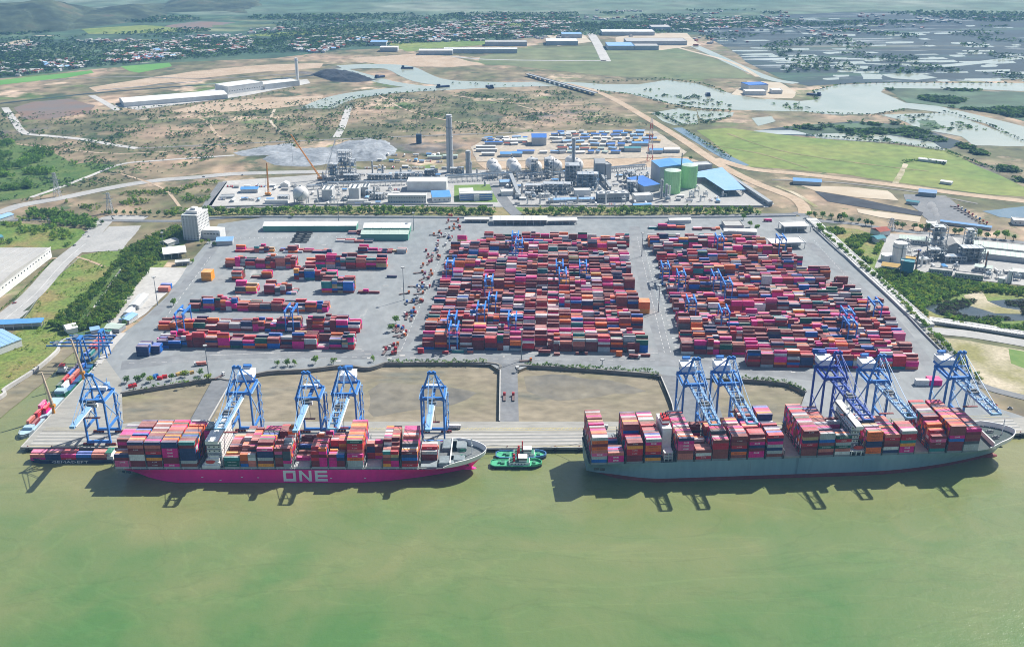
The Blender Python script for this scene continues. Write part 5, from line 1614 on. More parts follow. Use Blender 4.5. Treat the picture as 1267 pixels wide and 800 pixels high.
for i, (px, py) in enumerate(ln):
    for q in range(8):
        c = random.choice(['red', 'red', 'red', 'white', 'white', 'blue', 'orange'])
        tr = random.random() < .55
        x = px + random.uniform(-10, 8); y = py + random.uniform(-9, 9)
        LQ.append((i, x, y, c, tr))
for i in range(len(ln)):
    for k, (_, x, y, c, tr) in enumerate(sorted((q for q in LQ if q[0] == i), key=lambda q: q[1])):
        lorry(c, tr, *G(x, y), R(random.choice([86, 92, 80, -90, 60, 20, 0])), f'{c} {"flatbed lorry" if tr else "tractor unit"} {wh[i]}, {ORD[k]} of its cluster from left', 'lorries parked in the truck lane')
for px, py, c, rz, ci, lab in [(786, 443, 'white', -10, 'maroon', 'on the quay road before the centre block'), (247, 452, 'white', -170, 'salmon', 'on the yard front left'), (273, 466, 'white', 60, None, 'starting down the left causeway'), (212, 529, 'white', 0, None, 'standing on the quay behind the magenta ship stern'),
                               (624, 492, 'red', 90, None, 'left of two on the middle causeway'), (635, 492, 'red', 90, None, 'right of two on the middle causeway'), (571, 400, 'white', 85, None, 'driving alone up the truck lane'), (1087, 372, 'red', 120, 'brown red', 'by the perimeter wall, right yard edge'),
                               (563, 530, 'white', 0, 'white', 'on the quay behind the white bow'), (949, 274, 'red', 170, 'magenta', 'crossing the gate forecourt'), (745, 530, 'white', 0, 'light grey', 'on the quay beyond the grey ship stern'), (588, 349, 'blue', 90, None, 'between centre stacks'), (652, 447, 'orange', 5, None, 'empty on the quay road in the middle')]:
    g = G(px, py)
    lorry(c, True, *g, R(rz), f'{c} lorry {lab}', 'single lorries about the terminal')
    if ci:
        o = cont_thing(CN.index(ci), False, g[0] - 1.6 * math.cos(R(rz)), g[1] - 1.6 * math.sin(R(rz)), 5.3, R(rz), f'{ci} container riding on the {c} lorry {lab}', 'shipping containers', False)
        o.scale = (.78, 1, 1)
# parked trailers in a close rank and parked cars
car_me = {}
def car(cname, c, x, y, rz, label, z=4.04, group='parked cars'):
    if cname not in car_me:
        b = MB().bx(-2.2, 2.2, -.9, .9, .35, 1.0)
        b.add([(-1.5, -.85, 1), (1.0, -.85, 1), (1.0, .85, 1), (-1.5, .85, 1), (-1.1, -.7, 1.55), (.4, -.7, 1.55), (.4, .7, 1.55), (-1.1, .7, 1.55)], [(4, 5, 6, 7), (0, 1, 5, 4), (1, 2, 6, 5), (2, 3, 7, 6), (3, 0, 4, 7)], 1)
        for xx in (-1.4, 1.4):
            for sy in (-1, 1):
                b.beam((xx, sy * .7, .34), (xx, sy * .95, .34), .65, .65, 2)
        car_me[cname] = b.mesh('car', [paint('car_' + cname, c, .1, .35), m_glass, m_rub])
    o = link('car', car_me[cname])
    o.location = (x, y, z); o.rotation_euler = (0, 0, rz)
    tag(o, label, 'car', group)
m_trl = paint('empty_trailer_dark', (.04, .045, .05), .2)
trl = MB().bx(-6, 6, -1.2, 1.2, .9, 1.5).bx(-5.5, -2, -1.25, 1.25, 0, .9).bx(-5.8, 5.8, -.5, .5, 1.5, 1.75)
trl = trl.mesh('trailer', m_trl)
for r_ in range(7):
    for c_ in range(2):
        g = G(372 + c_ * 10 - r_ * 1.2 + (r_ % 2), 287.5 + r_ * 2.1)
        o = link('trailer', trl); o.location = (*g, 4.03); o.rotation_euler = (0, 0, R(-3))
        tag(o, f'dark empty trailer, {ORD[r_]} row from the long green shed, {"left" if c_ == 0 else "right"} column', 'trailer', 'ranks of empty trailers')
CC = [('white', (.65, .65, .65)), ('silver', (.35, .36, .37)), ('black', (.03, .03, .035)), ('red', (.35, .03, .03))]
for i, (px, py, rz, lab) in enumerate([(104, 291, 60, 'stopped on the access road by the lorry park'), (107, 287.5, 60, 'on the access road near its junction'), (92, 304, 55, 'on the access road beside the warehouse field'), (18, 375, 45, 'near the bend of the access road'), (110, 293, 60, 'last of the queue on the access road'),
                                       (1250, 505, -20, 'by the right hand quay road'), (1226, 497, 120, 'at the end of the quay, first of a short row'), (1231, 501, 120, 'at the end of the quay, second of a short row'), (1221, 493, 120, 'at the end of the quay, third of a short row'), (300, 217, 5, 'driving on the highway'), (252, 219, 8, 'driving on the highway left of the white pad')]):
    n_, c_ = CC[i % 4]
    car(n_, c_, *G(px, py), R(rz), f'{n_} car {lab}')

# ------------------------------------------------------------------ buildings
m_wwall = mat('white_wall', (0.66, 0.66, 0.64), (0.56, 0.56, 0.54), scale=0.08, detail=6, fine=(0.5, 0.06))
m_gwall = mat('grey_cladding', (0.30, 0.32, 0.335), (0.25, 0.27, 0.285), scale=0.06, detail=5, fine=(0.5, 0.07), stretch=(1, 1, .15))
m_lgwall = mat('light_grey_cladding', (0.45, 0.46, 0.46), (0.38, 0.39, 0.39), scale=0.06, detail=5, fine=(0.5, 0.07))
m_wroof = mat('white_sheet_roof', (0.70, 0.70, 0.67), (0.58, 0.58, 0.55), scale=0.04, rough=0.5, detail=6, fine=(0.4, 0.06))
m_groof = mat('pale_green_roof', (0.46, 0.55, 0.48), (0.38, 0.47, 0.41), scale=0.04, rough=0.5, detail=6, fine=(0.4, 0.07))
m_greenw = mat('green_trim_wall', (0.09, 0.27, 0.20), (0.12, 0.31, 0.24), scale=0.06)
m_broof = mat('blue_sheet_roof', (0.08, 0.25, 0.52), (0.11, 0.29, 0.55), scale=0.04, rough=0.5, detail=6, fine=(0.4, 0.06))
m_lbroof = mat('light_blue_roof', (0.20, 0.36, 0.58), (0.25, 0.40, 0.60), scale=0.04, rough=0.5, fine=(0.4, 0.06))
m_bldk = mat('deep_blue_roof', (0.035, 0.14, 0.45), (0.05, 0.17, 0.48), scale=0.04, rough=0.5, fine=(0.4, 0.06))
m_troof = mat('grey_roof_sheets', (0.40, 0.39, 0.365), (0.33, 0.325, 0.31), scale=0.03, rough=0.6, detail=7, fine=(0.3, 0.07))
m_rroof = mat('red_tile_roof', (0.30, 0.075, 0.05), (0.24, 0.06, 0.045), scale=0.1, fine=(0.5, 0.12))
m_yroof = mat('yellow_roof', (0.48, 0.33, 0.11), (0.42, 0.28, 0.10), scale=0.08)
m_teal = mat('teal_cladding', (0.08, 0.25, 0.29), (0.07, 0.21, 0.25), scale=0.08, fine=(0.5, .07))
m_sil = mat('green_silo_mesh', (0.33, 0.60, 0.28), (0.40, 0.66, 0.34), scale=0.10, detail=6, fine=(0.5, 0.08), stretch=(1, 1, .3))
m_steel = mat('process_steel', (0.33, 0.36, 0.385), (0.42, 0.44, 0.455), scale=0.12, rough=0.5, metal=0.2, fine=(0.6, 0.12))
m_dsteel = mat('dark_process_steel', (0.15, 0.18, 0.205), (0.21, 0.24, 0.265), scale=0.12, rough=0.5, metal=0.2, fine=(0.6, 0.15))
m_bsteel = mat('blue_grey_steel', (0.16, 0.23, 0.31), (0.21, 0.28, 0.35), scale=0.12, rough=0.5, fine=(0.6, 0.12))
m_tank = mat('white_tank', (0.70, 0.695, 0.67), (0.62, 0.61, 0.59), scale=0.06, rough=0.4, detail=6, fine=(0.3, 0.05))
m_stack = mat('chimney_concrete', (0.46, 0.475, 0.48), (0.39, 0.40, 0.41), scale=0.05, detail=7, fine=(0.3, 0.08), stretch=(1, 1, .2))
WIN = MB().bx(-.75, .75, -.10, .05, 0, 1.6).mesh('window', m_glass)
WINB = MB().bx(-1.5, 1.5, -.10, .05, 0, 1.5).mesh('window', m_glass)

OCC = []
def bld(name, label, a, b, depth, h, wall=m_wwall, roof=m_wroof, kind='flat', wins=None, cat='building', group=None, seams=0, z0=3.97, over=.6, side_wins=None, open_front=False, rise=None):
    A, B = Vector(G(*a)), Vector(G(*b))
    W = (B - A).length
    c = (A + B) / 2
    rz = math.atan2((B - A).y, (B - A).x)
    r = thing(name, label, cat, (c.x, c.y, z0), rz, group)
    OCC.append((c.x - W / 2 - 1, c.x + W / 2 + 1, c.y - 1, c.y + depth + 1))
    w = W / 2
    if open_front:
        mb = MB()
        n = max(2, int(W / 9))
        for k in range(n + 1):
            x = -w + .5 + (W - 1) * k / n
            mb.bx(x - .35, x + .35, 0, .7, 0, h).bx(x - .35, x + .35, depth - .7, depth, 0, h)
        mb.build('column', wall, r)
        MB().bx(-w + .9, w - .9, depth * .55, depth * .6, 0, h - .2).build('wall', wall, r)
    else:
        MB().bx(-w, w, 0, depth, 0, h).build('wall', wall, r)
    rs = rise or min(4.5, depth * .12 + .6)
    o = over
    mb = MB()
    if kind == 'gable':
        V = [(-w - o, -o, h), (w + o, -o, h), (w + o, depth + o, h), (-w - o, depth + o, h), (-w - o, depth / 2, h + rs), (w + o, depth / 2, h + rs)]
        mb.add(V, [(0, 1, 5, 4), (2, 3, 4, 5), (1, 2, 5), (3, 0, 4), (3, 2, 1, 0)])
    elif kind == 'gabley':
        V = [(-w - o, -o, h), (w + o, -o, h), (w + o, depth + o, h), (-w - o, depth + o, h), (0, -o, h + rs), (0, depth + o, h + rs)]
        mb.add(V, [(0, 4, 5, 3), (1, 2, 5, 4), (0, 1, 4), (2, 3, 5), (3, 2, 1, 0)])
    elif kind == 'shed':
        V = [(-w - o, -o, h), (w + o, -o, h), (w + o, depth + o, h), (-w - o, depth + o, h), (-w - o, depth + o, h + rs), (w + o, depth + o, h + rs)]
        mb.add(V, [(0, 1, 5, 4), (1, 2, 5), (3, 0, 4), (2, 3, 4, 5), (3, 2, 1, 0)])
    else:
        mb.bx(-w - .15, w + .15, -.15, depth + .15, h + .004, h + .4)
        t = .5
        for q in ((-w - .15, w + .15, -.15, t), (-w - .15, w + .15, depth - t, depth + .15), (-w - .15, -w + t, t, depth - t), (w - t, w + .15, t, depth - t)):
            mb.bx(*q, h + .4, h + 1.2)
    ro = mb.build('roof', roof, r)
    if seams:
        for k in range(1, seams):
            x = -w + W * k / seams
            if kind == 'gable':
                MB().beam((x, -o, h + .05), (x, depth / 2, h + rs + .05), .5, .3).beam((x, depth / 2, h + rs + .05), (x, depth + o, h + .05), .5, .3).build('seam', roof, ro)
    if wins:
        rows, cols = wins[0], wins[1]
        me = WINB if len(wins) > 2 else WIN
        for i in range(rows):
            for j in range(cols):
                q = link('window', me, r)
                q.location = (-w + (j + .5) * W / cols, -.02, h * (i + .38) / rows)
    if side_wins:
        rows, cols, sg = side_wins
        for i in range(rows):
            for j in range(cols):
                q = link('window', WIN, r)
                q.location = (sg * w + sg * .02, (j + .5) * depth / cols, h * (i + .38) / rows)
                q.rotation_euler = (0, 0, R(90) * sg)
    return r, W

# office tower
r, W = bld('office_tower', 'tall white office tower with a low annex beside the tree belt', (228, 296.5), (247, 297.5), 34, 34, wins=(9, 5), side_wins=(9, 8, 1), cat='office tower')
MB().bx(-W / 2 + 3, W / 2 - 3, 8, 24, 35.2, 39).bx(-3, 4, 12, 20, 39, 42).build('plant_room', m_wwall, r)
for k in range(6):
    MB().bx(-W / 2 + k * W / 5 - .35, -W / 2 + k * W / 5 + .35, -.4, -.02, 0, 34.5).build('fin', m_wwall, r)
ax = MB().bx(W / 2 + .02, W / 2 + 26, 9, 26, 0, 12).build('annex', m_wwall, r)
MB().bx(W / 2 + .5, W / 2 + 25.5, 9.5, 25.5, 12, 12.5).build('roof', m_wroof, ax)
for k in range(5):
    q = link('window', WINB, ax); q.location = (W / 2 + 4 + k * 4.6, 8.98, 6.5)
bld('shed', 'long white roofed green shed at the back left of the yard', (326, 286.5), (441, 286), 22, 8, m_greenw, m_wroof, 'gable', seams=9, cat='warehouse', wins=None)
bld('shed', 'double ridged white roofed warehouse, front half, beside the truck lane', (447, 297.5), (505, 297.5), 19, 9, m_greenw, m_groof, 'gable', seams=5, cat='warehouse')
bld('shed', 'double ridged white roofed warehouse, rear half, beside the truck lane', (450, 290), (507, 290), 24, 9.5, m_greenw, m_wroof, 'gable', seams=5, cat='warehouse')
bld('canopy', 'long cream canopy at the back of the centre block, larger part', (610, 278.5), (677, 278.5), 22, 7.5, m_lgwall, m_wroof, 'gable', seams=7, cat='canopy', open_front=True)
bld('canopy', 'cream canopy end piece adjoining the long canopy on its right', (677.5, 278), (714, 277.5), 14, 6, m_lgwall, m_wroof, 'gable', cat='canopy', open_front=True)
bld('canopy', 'narrow white canopy left of the long cream canopy', (575, 275.5), (605, 275.5), 10, 5, m_lgwall, m_wroof, 'gable', cat='canopy', open_front=True)
bld('gatehouse', 'white roofed gate canopy at the far right corner of the yard', (970, 288), (1003, 287), 24, 8, m_lgwall, m_wroof, 'flat', cat='gate canopy', open_front=True)
bld('gatehouse', 'white roofed inspection canopy in front of the gate canopy', (954, 309), (996, 307.5), 24, 8, m_lgwall, m_wroof, 'flat', cat='gate canopy', open_front=True)
bld('shed', 'small white workshop behind the right block rows', (896, 290), (936, 291), 8, 5, m_lgwall, m_wroof, 'shed', cat='workshop')
bld('shed', 'low grey office with skylights behind the right block', (897, 284), (920, 284), 26, 5, m_lgwall, m_troof, 'flat', cat='office')
bld('shed', 'long white cabin behind the right block by the tree belt', (828, 276.5), (855, 276), 10, 5, m_wwall, m_wroof, 'gable', cat='cabin')
bld('shed', 'white roofed repair shed with tall open side left of the yard', (203, 321), (231, 318), 30, 7, m_lgwall, m_wroof, 'gable', cat='repair shed', rise=3, open_front=True)
bld('shed', 'low white shelter in front of the repair shed', (217, 329), (235, 327.5), 9, 4, m_lgwall, m_wroof, 'flat', cat='shelter', open_front=True)
bld('shed', 'small pale roofed lean-to behind the repair shed', (208, 306), (222, 301), 16, 5, m_lgwall, m_troof, 'gable', cat='lean-to')
bld('shed', 'pale blue roofed shed right of the office annex', (268, 304), (288, 303), 20, 6, m_lgwall, m_lbroof, 'gable', cat='shed')
bld('shed', 'long white roofed workshop at the seaward end of the pale pad', (172, 383), (184, 369), 11, 5, m_lgwall, m_wroof, 'gable', cat='workshop')
bld('shed', 'pale blue roofed cabin near the ramp wall', (160, 401), (171, 393), 12, 4.5, m_lgwall, m_lbroof, 'gable', cat='cabin')
bld('shed', 'small white cabin between the workshop and the pale blue cabin', (161, 391), (168, 384), 7, 4, m_wwall, m_wroof, 'gable', cat='cabin')
bld('boat_house', 'grey boathouse standing at the head of the inlet', (130, 411), (148, 412), 14, 5, m_gwall, m_groof, 'gable', cat='boathouse')
bld('boat_house', 'small pale blue shelter beside the inlet boathouse', (113, 413), (124, 411), 10, 4, m_lgwall, m_lbroof, 'gable', cat='shelter')
bld('house', 'white bungalow on the bank at the inlet corner', (84, 414), (97, 411), 15, 6, m_wwall, m_wroof, 'gable', cat='bungalow', rise=3)
# big warehouse on the left
A = bld('warehouse', 'huge white walled warehouse with grey striped roof at the left edge', (-35, 396), (64.5, 318), 95, 13, m_wwall, m_troof, 'gabley', cat='warehouse', rise=5)
r, W = A
for k in range(1, 22):
    y = 95 * k / 22
    MB().beam((-W / 2, y, 13.1), (0, y, 18.1), .5, .25).beam((0, y, 18.1), (W / 2, y, 13.1), .5, .25).build('roof_seam', m_troof if k % 3 else m_lgwall, r)
for k in range(26):
    q = link('window', WINB, r); q.location = (-W / 2 + (k + .5) * W / 26, -.02, 8.2)
MB().bx(-W / 2, W / 2, -.5, -.05, 12.2, 14).build('gutter', m_wwall, r)
r, W = bld('warehouse', 'blue roofed riverside shed with white wall, bottom left', (-22, 447), (28, 428), 60, 8, m_wwall, m_lbroof, 'gable', cat='shed', seams=8)
bld('warehouse', 'long thin blue roofed canopy beside the left pad', (-30, 409), (52, 405), 9, 6, m_lgwall, m_broof, 'shed', cat='canopy', open_front=True)
bld('house', 'low blue roofed house at the far left road junction', (-12, 280), (18, 270), 16, 6, m_lgwall, m_lbroof, 'gable', cat='house')
bld('house', 'teal roofed hut at the left edge below the junction', (-12, 301), (5, 297), 12, 5, m_lgwall, m_teal, 'gable', cat='hut')

# ------------------------------------------------------------------ the process plant
def cyl_thing(name, label, cat, px, py, r0, r1, h, m, n=18, bands=None, group=None, ladder=True):
    g = G(px, py)
    r = thing(name, label, cat, (*g, 3.97), 0, group)
    OCC.append((g[0] - r0 - 1, g[0] + r0 + 1, g[1] - r0 - 1, g[1] + r0 + 1))
    MB().cyl((0, 0, 0), r0, r1, h, n).build('shaft', m, r, False)
    for z, mm in (bands or []):
        rr = r0 + (r1 - r0) * z / h
        MB().cyl((0, 0, z), rr + .7, rr + .7, .9, n).build('platform', mm, r)
    if ladder:
        MB().bx(-.5, .5, -r0 - .8, -r0 - .3, 0, h * .96).build('ladder', m_dsteel, r)
    return r
cyl_thing('chimney', 'tallest grey concrete chimney of the plant', 'chimney', 557, 213, 6.0, 4.9, 98, m_stack, 22, [(76, m_dsteel), (60, m_steel), (38, m_steel), (94, m_wwall)])
cyl_thing('process_column', 'thick pale column right of the tallest chimney', 'process column', 579.5, 215, 4.6, 4.2, 40, m_lgwall, 16, [(12, m_steel), (24, m_steel), (36, m_steel)])
cyl_thing('process_column', 'slim pale column right against the thick pale column', 'process column', 583, 217, 1.6, 1.5, 24, m_tank, 10, [(20, m_steel)])
def sphere_tank(px, py, r_, label):
    g = G(px, py)
    OCC.append((g[0] - r_, g[0] + r_, g[1] - r_, g[1] + r_))
    o = thing('sphere_tank', label, 'sphere tank', (*g, 3.97), 0, 'white sphere tanks')
    MB().sphere((0, 0, r_ + 2.5), r_, 24, 14).build('shell', m_tank, o, True)
    lg = MB()
    for k in range(10):
        a = 2 * math.pi * k / 10
        lg.beam((r_ * .93 * math.cos(a), r_ * .93 * math.sin(a), 0), (r_ * .93 * math.cos(a), r_ * .93 * math.sin(a), r_ + 2), .8)
    lg.build('leg', m_steel, o)
    MB().bx(-1.5, 1.5, -1.5, 1.5, 2 * r_ + 2.4, 2 * r_ + 3.6).build('top_platform', m_steel, o)
    st = MB()
    for k in range(12):
        a0, a1 = -2.4 + k * .12, -2.4 + (k + 1) * .12
        z0, z1 = 1 + k * 1.6, 1 + (k + 1) * 1.6
        q = lambda a, z: ((math.sqrt(max(1, r_ ** 2 - min(r_ * .98, abs(z - r_ - 2.5)) ** 2)) + .8) * math.cos(a), (math.sqrt(max(1, r_ ** 2 - min(r_ * .98, abs(z - r_ - 2.5)) ** 2)) + .8) * math.sin(a), z)
        st.beam(q(a0, z0), q(a1, z1), 1.0, .3)
    st.build('stair', m_steel, o)
for i, (px, py) in enumerate([(609.5, 213), (634, 212), (657.5, 211), (680.5, 210), (706, 209)]):
    sphere_tank(px, py, 10.6, f'white sphere tank, back row, {ORD[i]} from the chimney side')
for i, (px, py) in enumerate([(613, 218.5), (637.5, 217.5), (663, 216), (688, 214.5), (714, 213)]):
    sphere_tank(px, py, 10.6, f'white sphere tank, front row, {ORD[i]} from the chimney side')
sphere_tank(373, 251, 12.0, 'lone white sphere tank at the left end of the plant')
r, W = bld('plant_hall', 'large flat roofed white hall between chimney and road', (504, 236), (552.5, 236), 30, 14, m_wwall, m_wroof, 'flat', cat='plant hall')
bld('plant_office', 'long white two storey plant office with rows of windows', (480, 252), (527.5, 252), 12, 12.5, m_wwall, m_wroof, 'flat', wins=(2, 15), cat='plant office')
bld('plant_shed', 'bright blue roofed white shed right of the plant office', (535.5, 250.5), (558, 249.5), 26, 8, m_wwall, m_broof, 'shed', wins=(1, 4), cat='shed')
r, W = bld('admin_block', 'white and blue glazed office block on a lawn', (569, 248.5), (609.5, 247.5), 14, 10.5, m_wwall, m_wroof, 'flat', cat='office block')
for x0, x1 in ((-W / 2 + .5, -4), (5, W / 2 - .5)):
    for z in (1.2, 4.6, 7.8):
        MB().bx(x0, x1, -.2, -.02, z, z + 1.5).build('window_band', m_bldk, r)
MB().bx(-W / 2, -W / 2 + 22, 14, 34, 0, 10.5).build('rear_wing', m_wwall, r)
MB().bx(-W / 2 - .2, -W / 2 + 22.2, 14.3, 34.2, 10.5, 11.3).build('roof', m_wroof, r)
MB().bx(-3.5, 4.5, -3.4, -.02, 0, 9).build('porch', m_wwall, r)

def lattice(label, px, py, W, D, H, m, lv=4, cols=3, name='process_frame', fill=.4, cat='process structure', z0=3.97, seed=0, tower=None):
    rr = random.Random(seed + int(px * 7))
    g = G(px, py)
    r = thing(name, label, cat, (*g, z0), YA)
    OCC.append((g[0] - W / 2 - 1, g[0] + W / 2 + 1, g[1] - 1, g[1] + D + 1))
    f = MB()
    for i in range(cols + 1):
        for y in (0, D):
            x = -W / 2 + W * i / cols
            f.beam((x, y, 0), (x, y, H), .8)
    for k in range(1, lv + 1):
        z = H * k / lv
        for y in (0, D):
            f.beam((-W / 2, y, z), (W / 2, y, z), .6)
        for i in range(cols + 1):
            x = -W / 2 + W * i / cols
            f.beam((x, 0, z), (x, D, z), .6)
        for i in range(cols):
            if rr.random() < .6:
                x = -W / 2 + W * i / cols
                f.beam((x, -.05, z - H / lv), (x + W / cols, -.05, z), .35)
    f.build('steel_frame', m, r)
    fl = MB()
    for k in range(1, lv + 1):
        z = H * k / lv
        fl.bx(-W / 2 + .5, W / 2 * rr.uniform(.3, .95), .6, D - .6, z - .15, z + .15)
    fl.build('floor_grating', m_steel, r)
    for k in range(lv):
        for i in range(cols):
            if rr.random() < fill + .25:
                x = -W / 2 + W * (i + .5) / cols
                z = H * k / lv + .2
                hh = min(H / lv * 1.2, rr.uniform(2.5, H / lv + 1))
                mm = rr.choice([m_tank, m_steel, m_lgwall, m_bsteel, m_dsteel])
                if rr.random() < .5:
                    rad = min(W / cols, D) * rr.uniform(.18, .36)
                    MB().cyl((x, D * rr.uniform(.3, .6), z), rad, rad, hh, 10).build('vessel', mm, r)
                else:
                    MB().box((x, D * .45, z + hh / 2), (W / cols * rr.uniform(.4, .8), D * .6, hh)).build('equipment_box', mm, r)
    return r
lattice('tall grey cladded boiler frame under the short grey stack', 709, 229, 26, 24, 32, m_steel, 6, 4, fill=.7)
cyl_thing('chimney', 'short grey stack rising from the boiler frame', 'chimney', 709, 217, 3.3, 3.0, 64, m_stack, 14, [(60, m_dsteel), (40, m_steel)])
lattice('open lattice tower in front of the third sphere pair', 661, 219, 11, 10, 30, m_lgwall, 6, 2)
lattice('tall open lattice tower left of the fourth sphere pair', 679, 221, 15, 12, 33, m_dsteel, 6, 2)
lattice('low blue grey process block right of the boiler frame', 727, 234, 34, 20, 24, m_bsteel, 5, 4, fill=.7)
lattice('wide low pipework frame before the boiler, centre of the plant', 690, 240, 46, 16, 16, m_steel, 3, 6, fill=.8)
lattice('low crowded pipework frame between duct and boiler', 662, 238, 30, 16, 11, m_lgwall, 2, 5, fill=.8)
lattice('small frame with pale vessels at the foot of the diagonal duct', 655, 245, 14, 9, 8, m_steel, 2, 3, fill=.9)
lattice('dark furnace frame at the left end of the pipe rack', 413, 226, 15, 16, 30, m_dsteel, 5, 2, fill=.9)
lattice('pale open tower behind the dark furnace frame', 427, 219, 20, 14, 44, m_lgwall, 7, 3)
lattice('slim open tower right of the dark furnace frame', 437, 222, 9, 8, 34, m_steel, 6, 1)
lattice('dark boxed frame beside the pipe rack, left part', 435, 226.5, 27, 12, 13, m_dsteel, 3, 5, fill=.95)
lattice('long low dark frame in the middle of the left plant', 470, 223, 42, 10, 9, m_dsteel, 2, 7, fill=.8)
lattice('long low grey frame behind the plant hall', 505, 222, 46, 12, 10, m_steel, 2, 7, fill=.8)
lattice('dark boxed frame behind the plant hall near the chimney', 533, 217, 22, 12, 9, m_dsteel, 2, 4, fill=.95)
lattice('small frame at the foot of the tallest chimney', 562, 217, 14, 10, 12, m_lgwall, 3, 2, fill=.9)
lattice('frame between the chimney and the thick column', 570, 219, 10, 8, 16, m_dsteel, 3, 2, fill=.8)
lattice('small frame with pumps between white towers, left plant', 458, 244, 14, 10, 10, m_lgwall, 2, 3, fill=.9)
lattice('low frame of vessels right of the lone sphere', 468, 247, 20, 9, 9, m_lgwall, 2, 4, fill=.9)
lattice('low frame left of the lone sphere tank', 350, 249, 16, 10, 8, m_steel, 2, 3, fill=.9)
lattice('open frame of pipes left of the green silos', 782, 238, 16, 12, 17, m_steel, 3, 3, fill=.8)
lattice('lattice column pair left of the deep blue roof', 781, 225, 14, 10, 18, m_lgwall, 4, 2)
for px, py, h, lab in [(818, 246, 31, 'pale column nearer the deep blue roof, of two by the silos'), (824, 247.5, 25, 'pale column nearer the left silo, of two by the silos'), (788, 233, 22, 'slim column between pipe frame and deep blue roof'), (463.5, 247, 21, 'slim pale green column in the left plant'), (461, 214, 21, 'white mast like column left of the tall chimney'), (474, 214, 14, 'short pale column in the left plant')]:
    cyl_thing('process_column', lab, 'process column', px, py, 2.3 if h > 22 else 1.4, 2.1 if h > 22 else 1.3, h, m_lgwall, 10, [(h * .3, m_steel), (h * .6, m_steel), (h * .9, m_steel)])
def rack(label, a, b, D, H, m):
    A, B = Vector(G(*a)), Vector(G(*b))
    W = (B - A).length
    OCC.append((A.x - 1, B.x + 1, min(A.y, B.y) - 1, max(A.y, B.y) + D + 1))
    r = thing('pipe_rack', label, 'pipe rack', ((A.x + B.x) / 2, (A.y + B.y) / 2, 3.97), math.atan2((B - A).y, (B - A).x))
    f = MB()
    n = max(2, int(W / 8))
    for k in range(n + 1):
        x = -W / 2 + W * k / n
        f.beam((x, 0, 0), (x, 0, H), .7).beam((x, D, 0), (x, D, H), .7).beam((x, 0, H * .6), (x, D, H * .6), .6).beam((x, 0, H), (x, D, H), .6)
    f.build('steel_frame', m, r)
    for k in range(7):
        y = .6 + (D - 1.2) * k / 6
        z = H * (.63 if k % 2 else 1.0) + .5
        MB().beam((-W / 2, y, z), (W / 2, y, z), .5 + .25 * (k % 3)).build('pipe', [m_steel, m_tank, m_bsteel, m_lgwall][k % 4], r)
rack('long blue grey pipe rack from the chimney to the spheres', (553, 226), (634, 222), 12, 10, m_bsteel)
rack('pipe rack through the left half of the plant', (405, 232), (503, 229), 8, 7, m_steel)
rack('pipe rack in front of the sphere tanks, right half', (640, 222), (698, 219), 9, 8, m_bsteel)
rack('low pipe rack beside the lone sphere', (380, 235), (405, 233.5), 6, 6, m_steel)
rack('pipe rack left of the blue roofed hall', (752, 214), (800, 210), 9, 8, m_steel)
def gallery(label, a, b, h0, h1, wd, m, cat='conveyor'):
    A, B = Vector(G(*a)), Vector(G(*b))
    r = thing('conveyor_gallery', label, cat, (A.x, A.y, 3.97))
    d = B - A
    MB().beam((0, 0, h0), (d.x, d.y, h1), wd, 4).build('gallery', m, r)
    n = max(2, int(d.length / 18))
    for k in range(n + 1):
        t = k / n
        z = h0 + (h1 - h0) * t - 2
        if z > 1:
            MB().bx(d.x * t - wd * .35, d.x * t + wd * .35, d.y * t - .5, d.y * t + .5, 0, z).build('trestle', m_dsteel, r)
gallery('grey diagonal duct from pipe rack down to the plant road', (632, 224), (642.5, 246), 11, 5, 6, m_gwall)
gallery('long conveyor gallery descending from the twin grey silos', (737, 214), (755, 236), 11, 5, 4, m_gwall)
gallery('long grey conveyor gallery along the open blue shed', (893, 215), (953, 255), 5, 5, 7, m_gwall)
gallery('grey conveyor gallery sloping beside the pipe frame by the silos', (772, 222), (787, 242), 12, 5, 4, m_gwall)
bld('silo_house', 'tall grey twin silo house right of the boiler', (736, 222), (748.5, 222), 34, 27, m_gwall, m_gwall, 'gable', cat='silo house')
bld('silo_house', 'narrow grey annex against the twin silo house', (749.2, 222), (756, 221.6), 22, 24, m_lgwall, m_gwall, 'flat', cat='silo house')
r, W = bld('turbine_hall', 'grey hall with a band of windows and white roof vents', (739.5, 250), (778.5, 249), 18, 12, m_gwall, m_lgwall, 'flat', wins=(1, 12, 1), cat='turbine hall')
for k in range(4):
    MB().cyl((-W / 2 + 7 + k * W / 4.3, 9, 12.4), 3.2, 2.6, 2.4, 12).build('roof_vent', m_tank, r)
bld('plant_shed', 'long low light blue roofed shed in front of the boiler', (679.5, 251), (736, 249.5), 10, 4.5, m_lgwall, m_lbroof, 'gable', cat='shed', seams=12)
bld('plant_shed', 'white block between low blue shed and boiler', (711, 243), (731, 242.5), 14, 9, m_wwall, m_wroof, 'flat', cat='plant block')
bld('plant_shed', 'low white annex with dark doors beside the boiler pipework', (667, 244.5), (681, 244), 8, 4.5, m_wwall, m_wroof, 'flat', wins=(1, 5), cat='annex')
bld('plant_shed', 'light blue roofed substation above the plant road', (619, 230.5), (632, 230), 14, 7, m_lgwall, m_lbroof, 'gable', cat='substation')
bld('plant_shed', 'white block with red machinery by the plant road', (620.5, 242.5), (635, 242), 16, 6, m_wwall, m_wroof, 'flat', cat='plant block')
bld('plant_shed', 'small white block set forward beside the plant road', (632, 240), (637, 239), 8, 5, m_wwall, m_wroof, 'flat', cat='plant block')
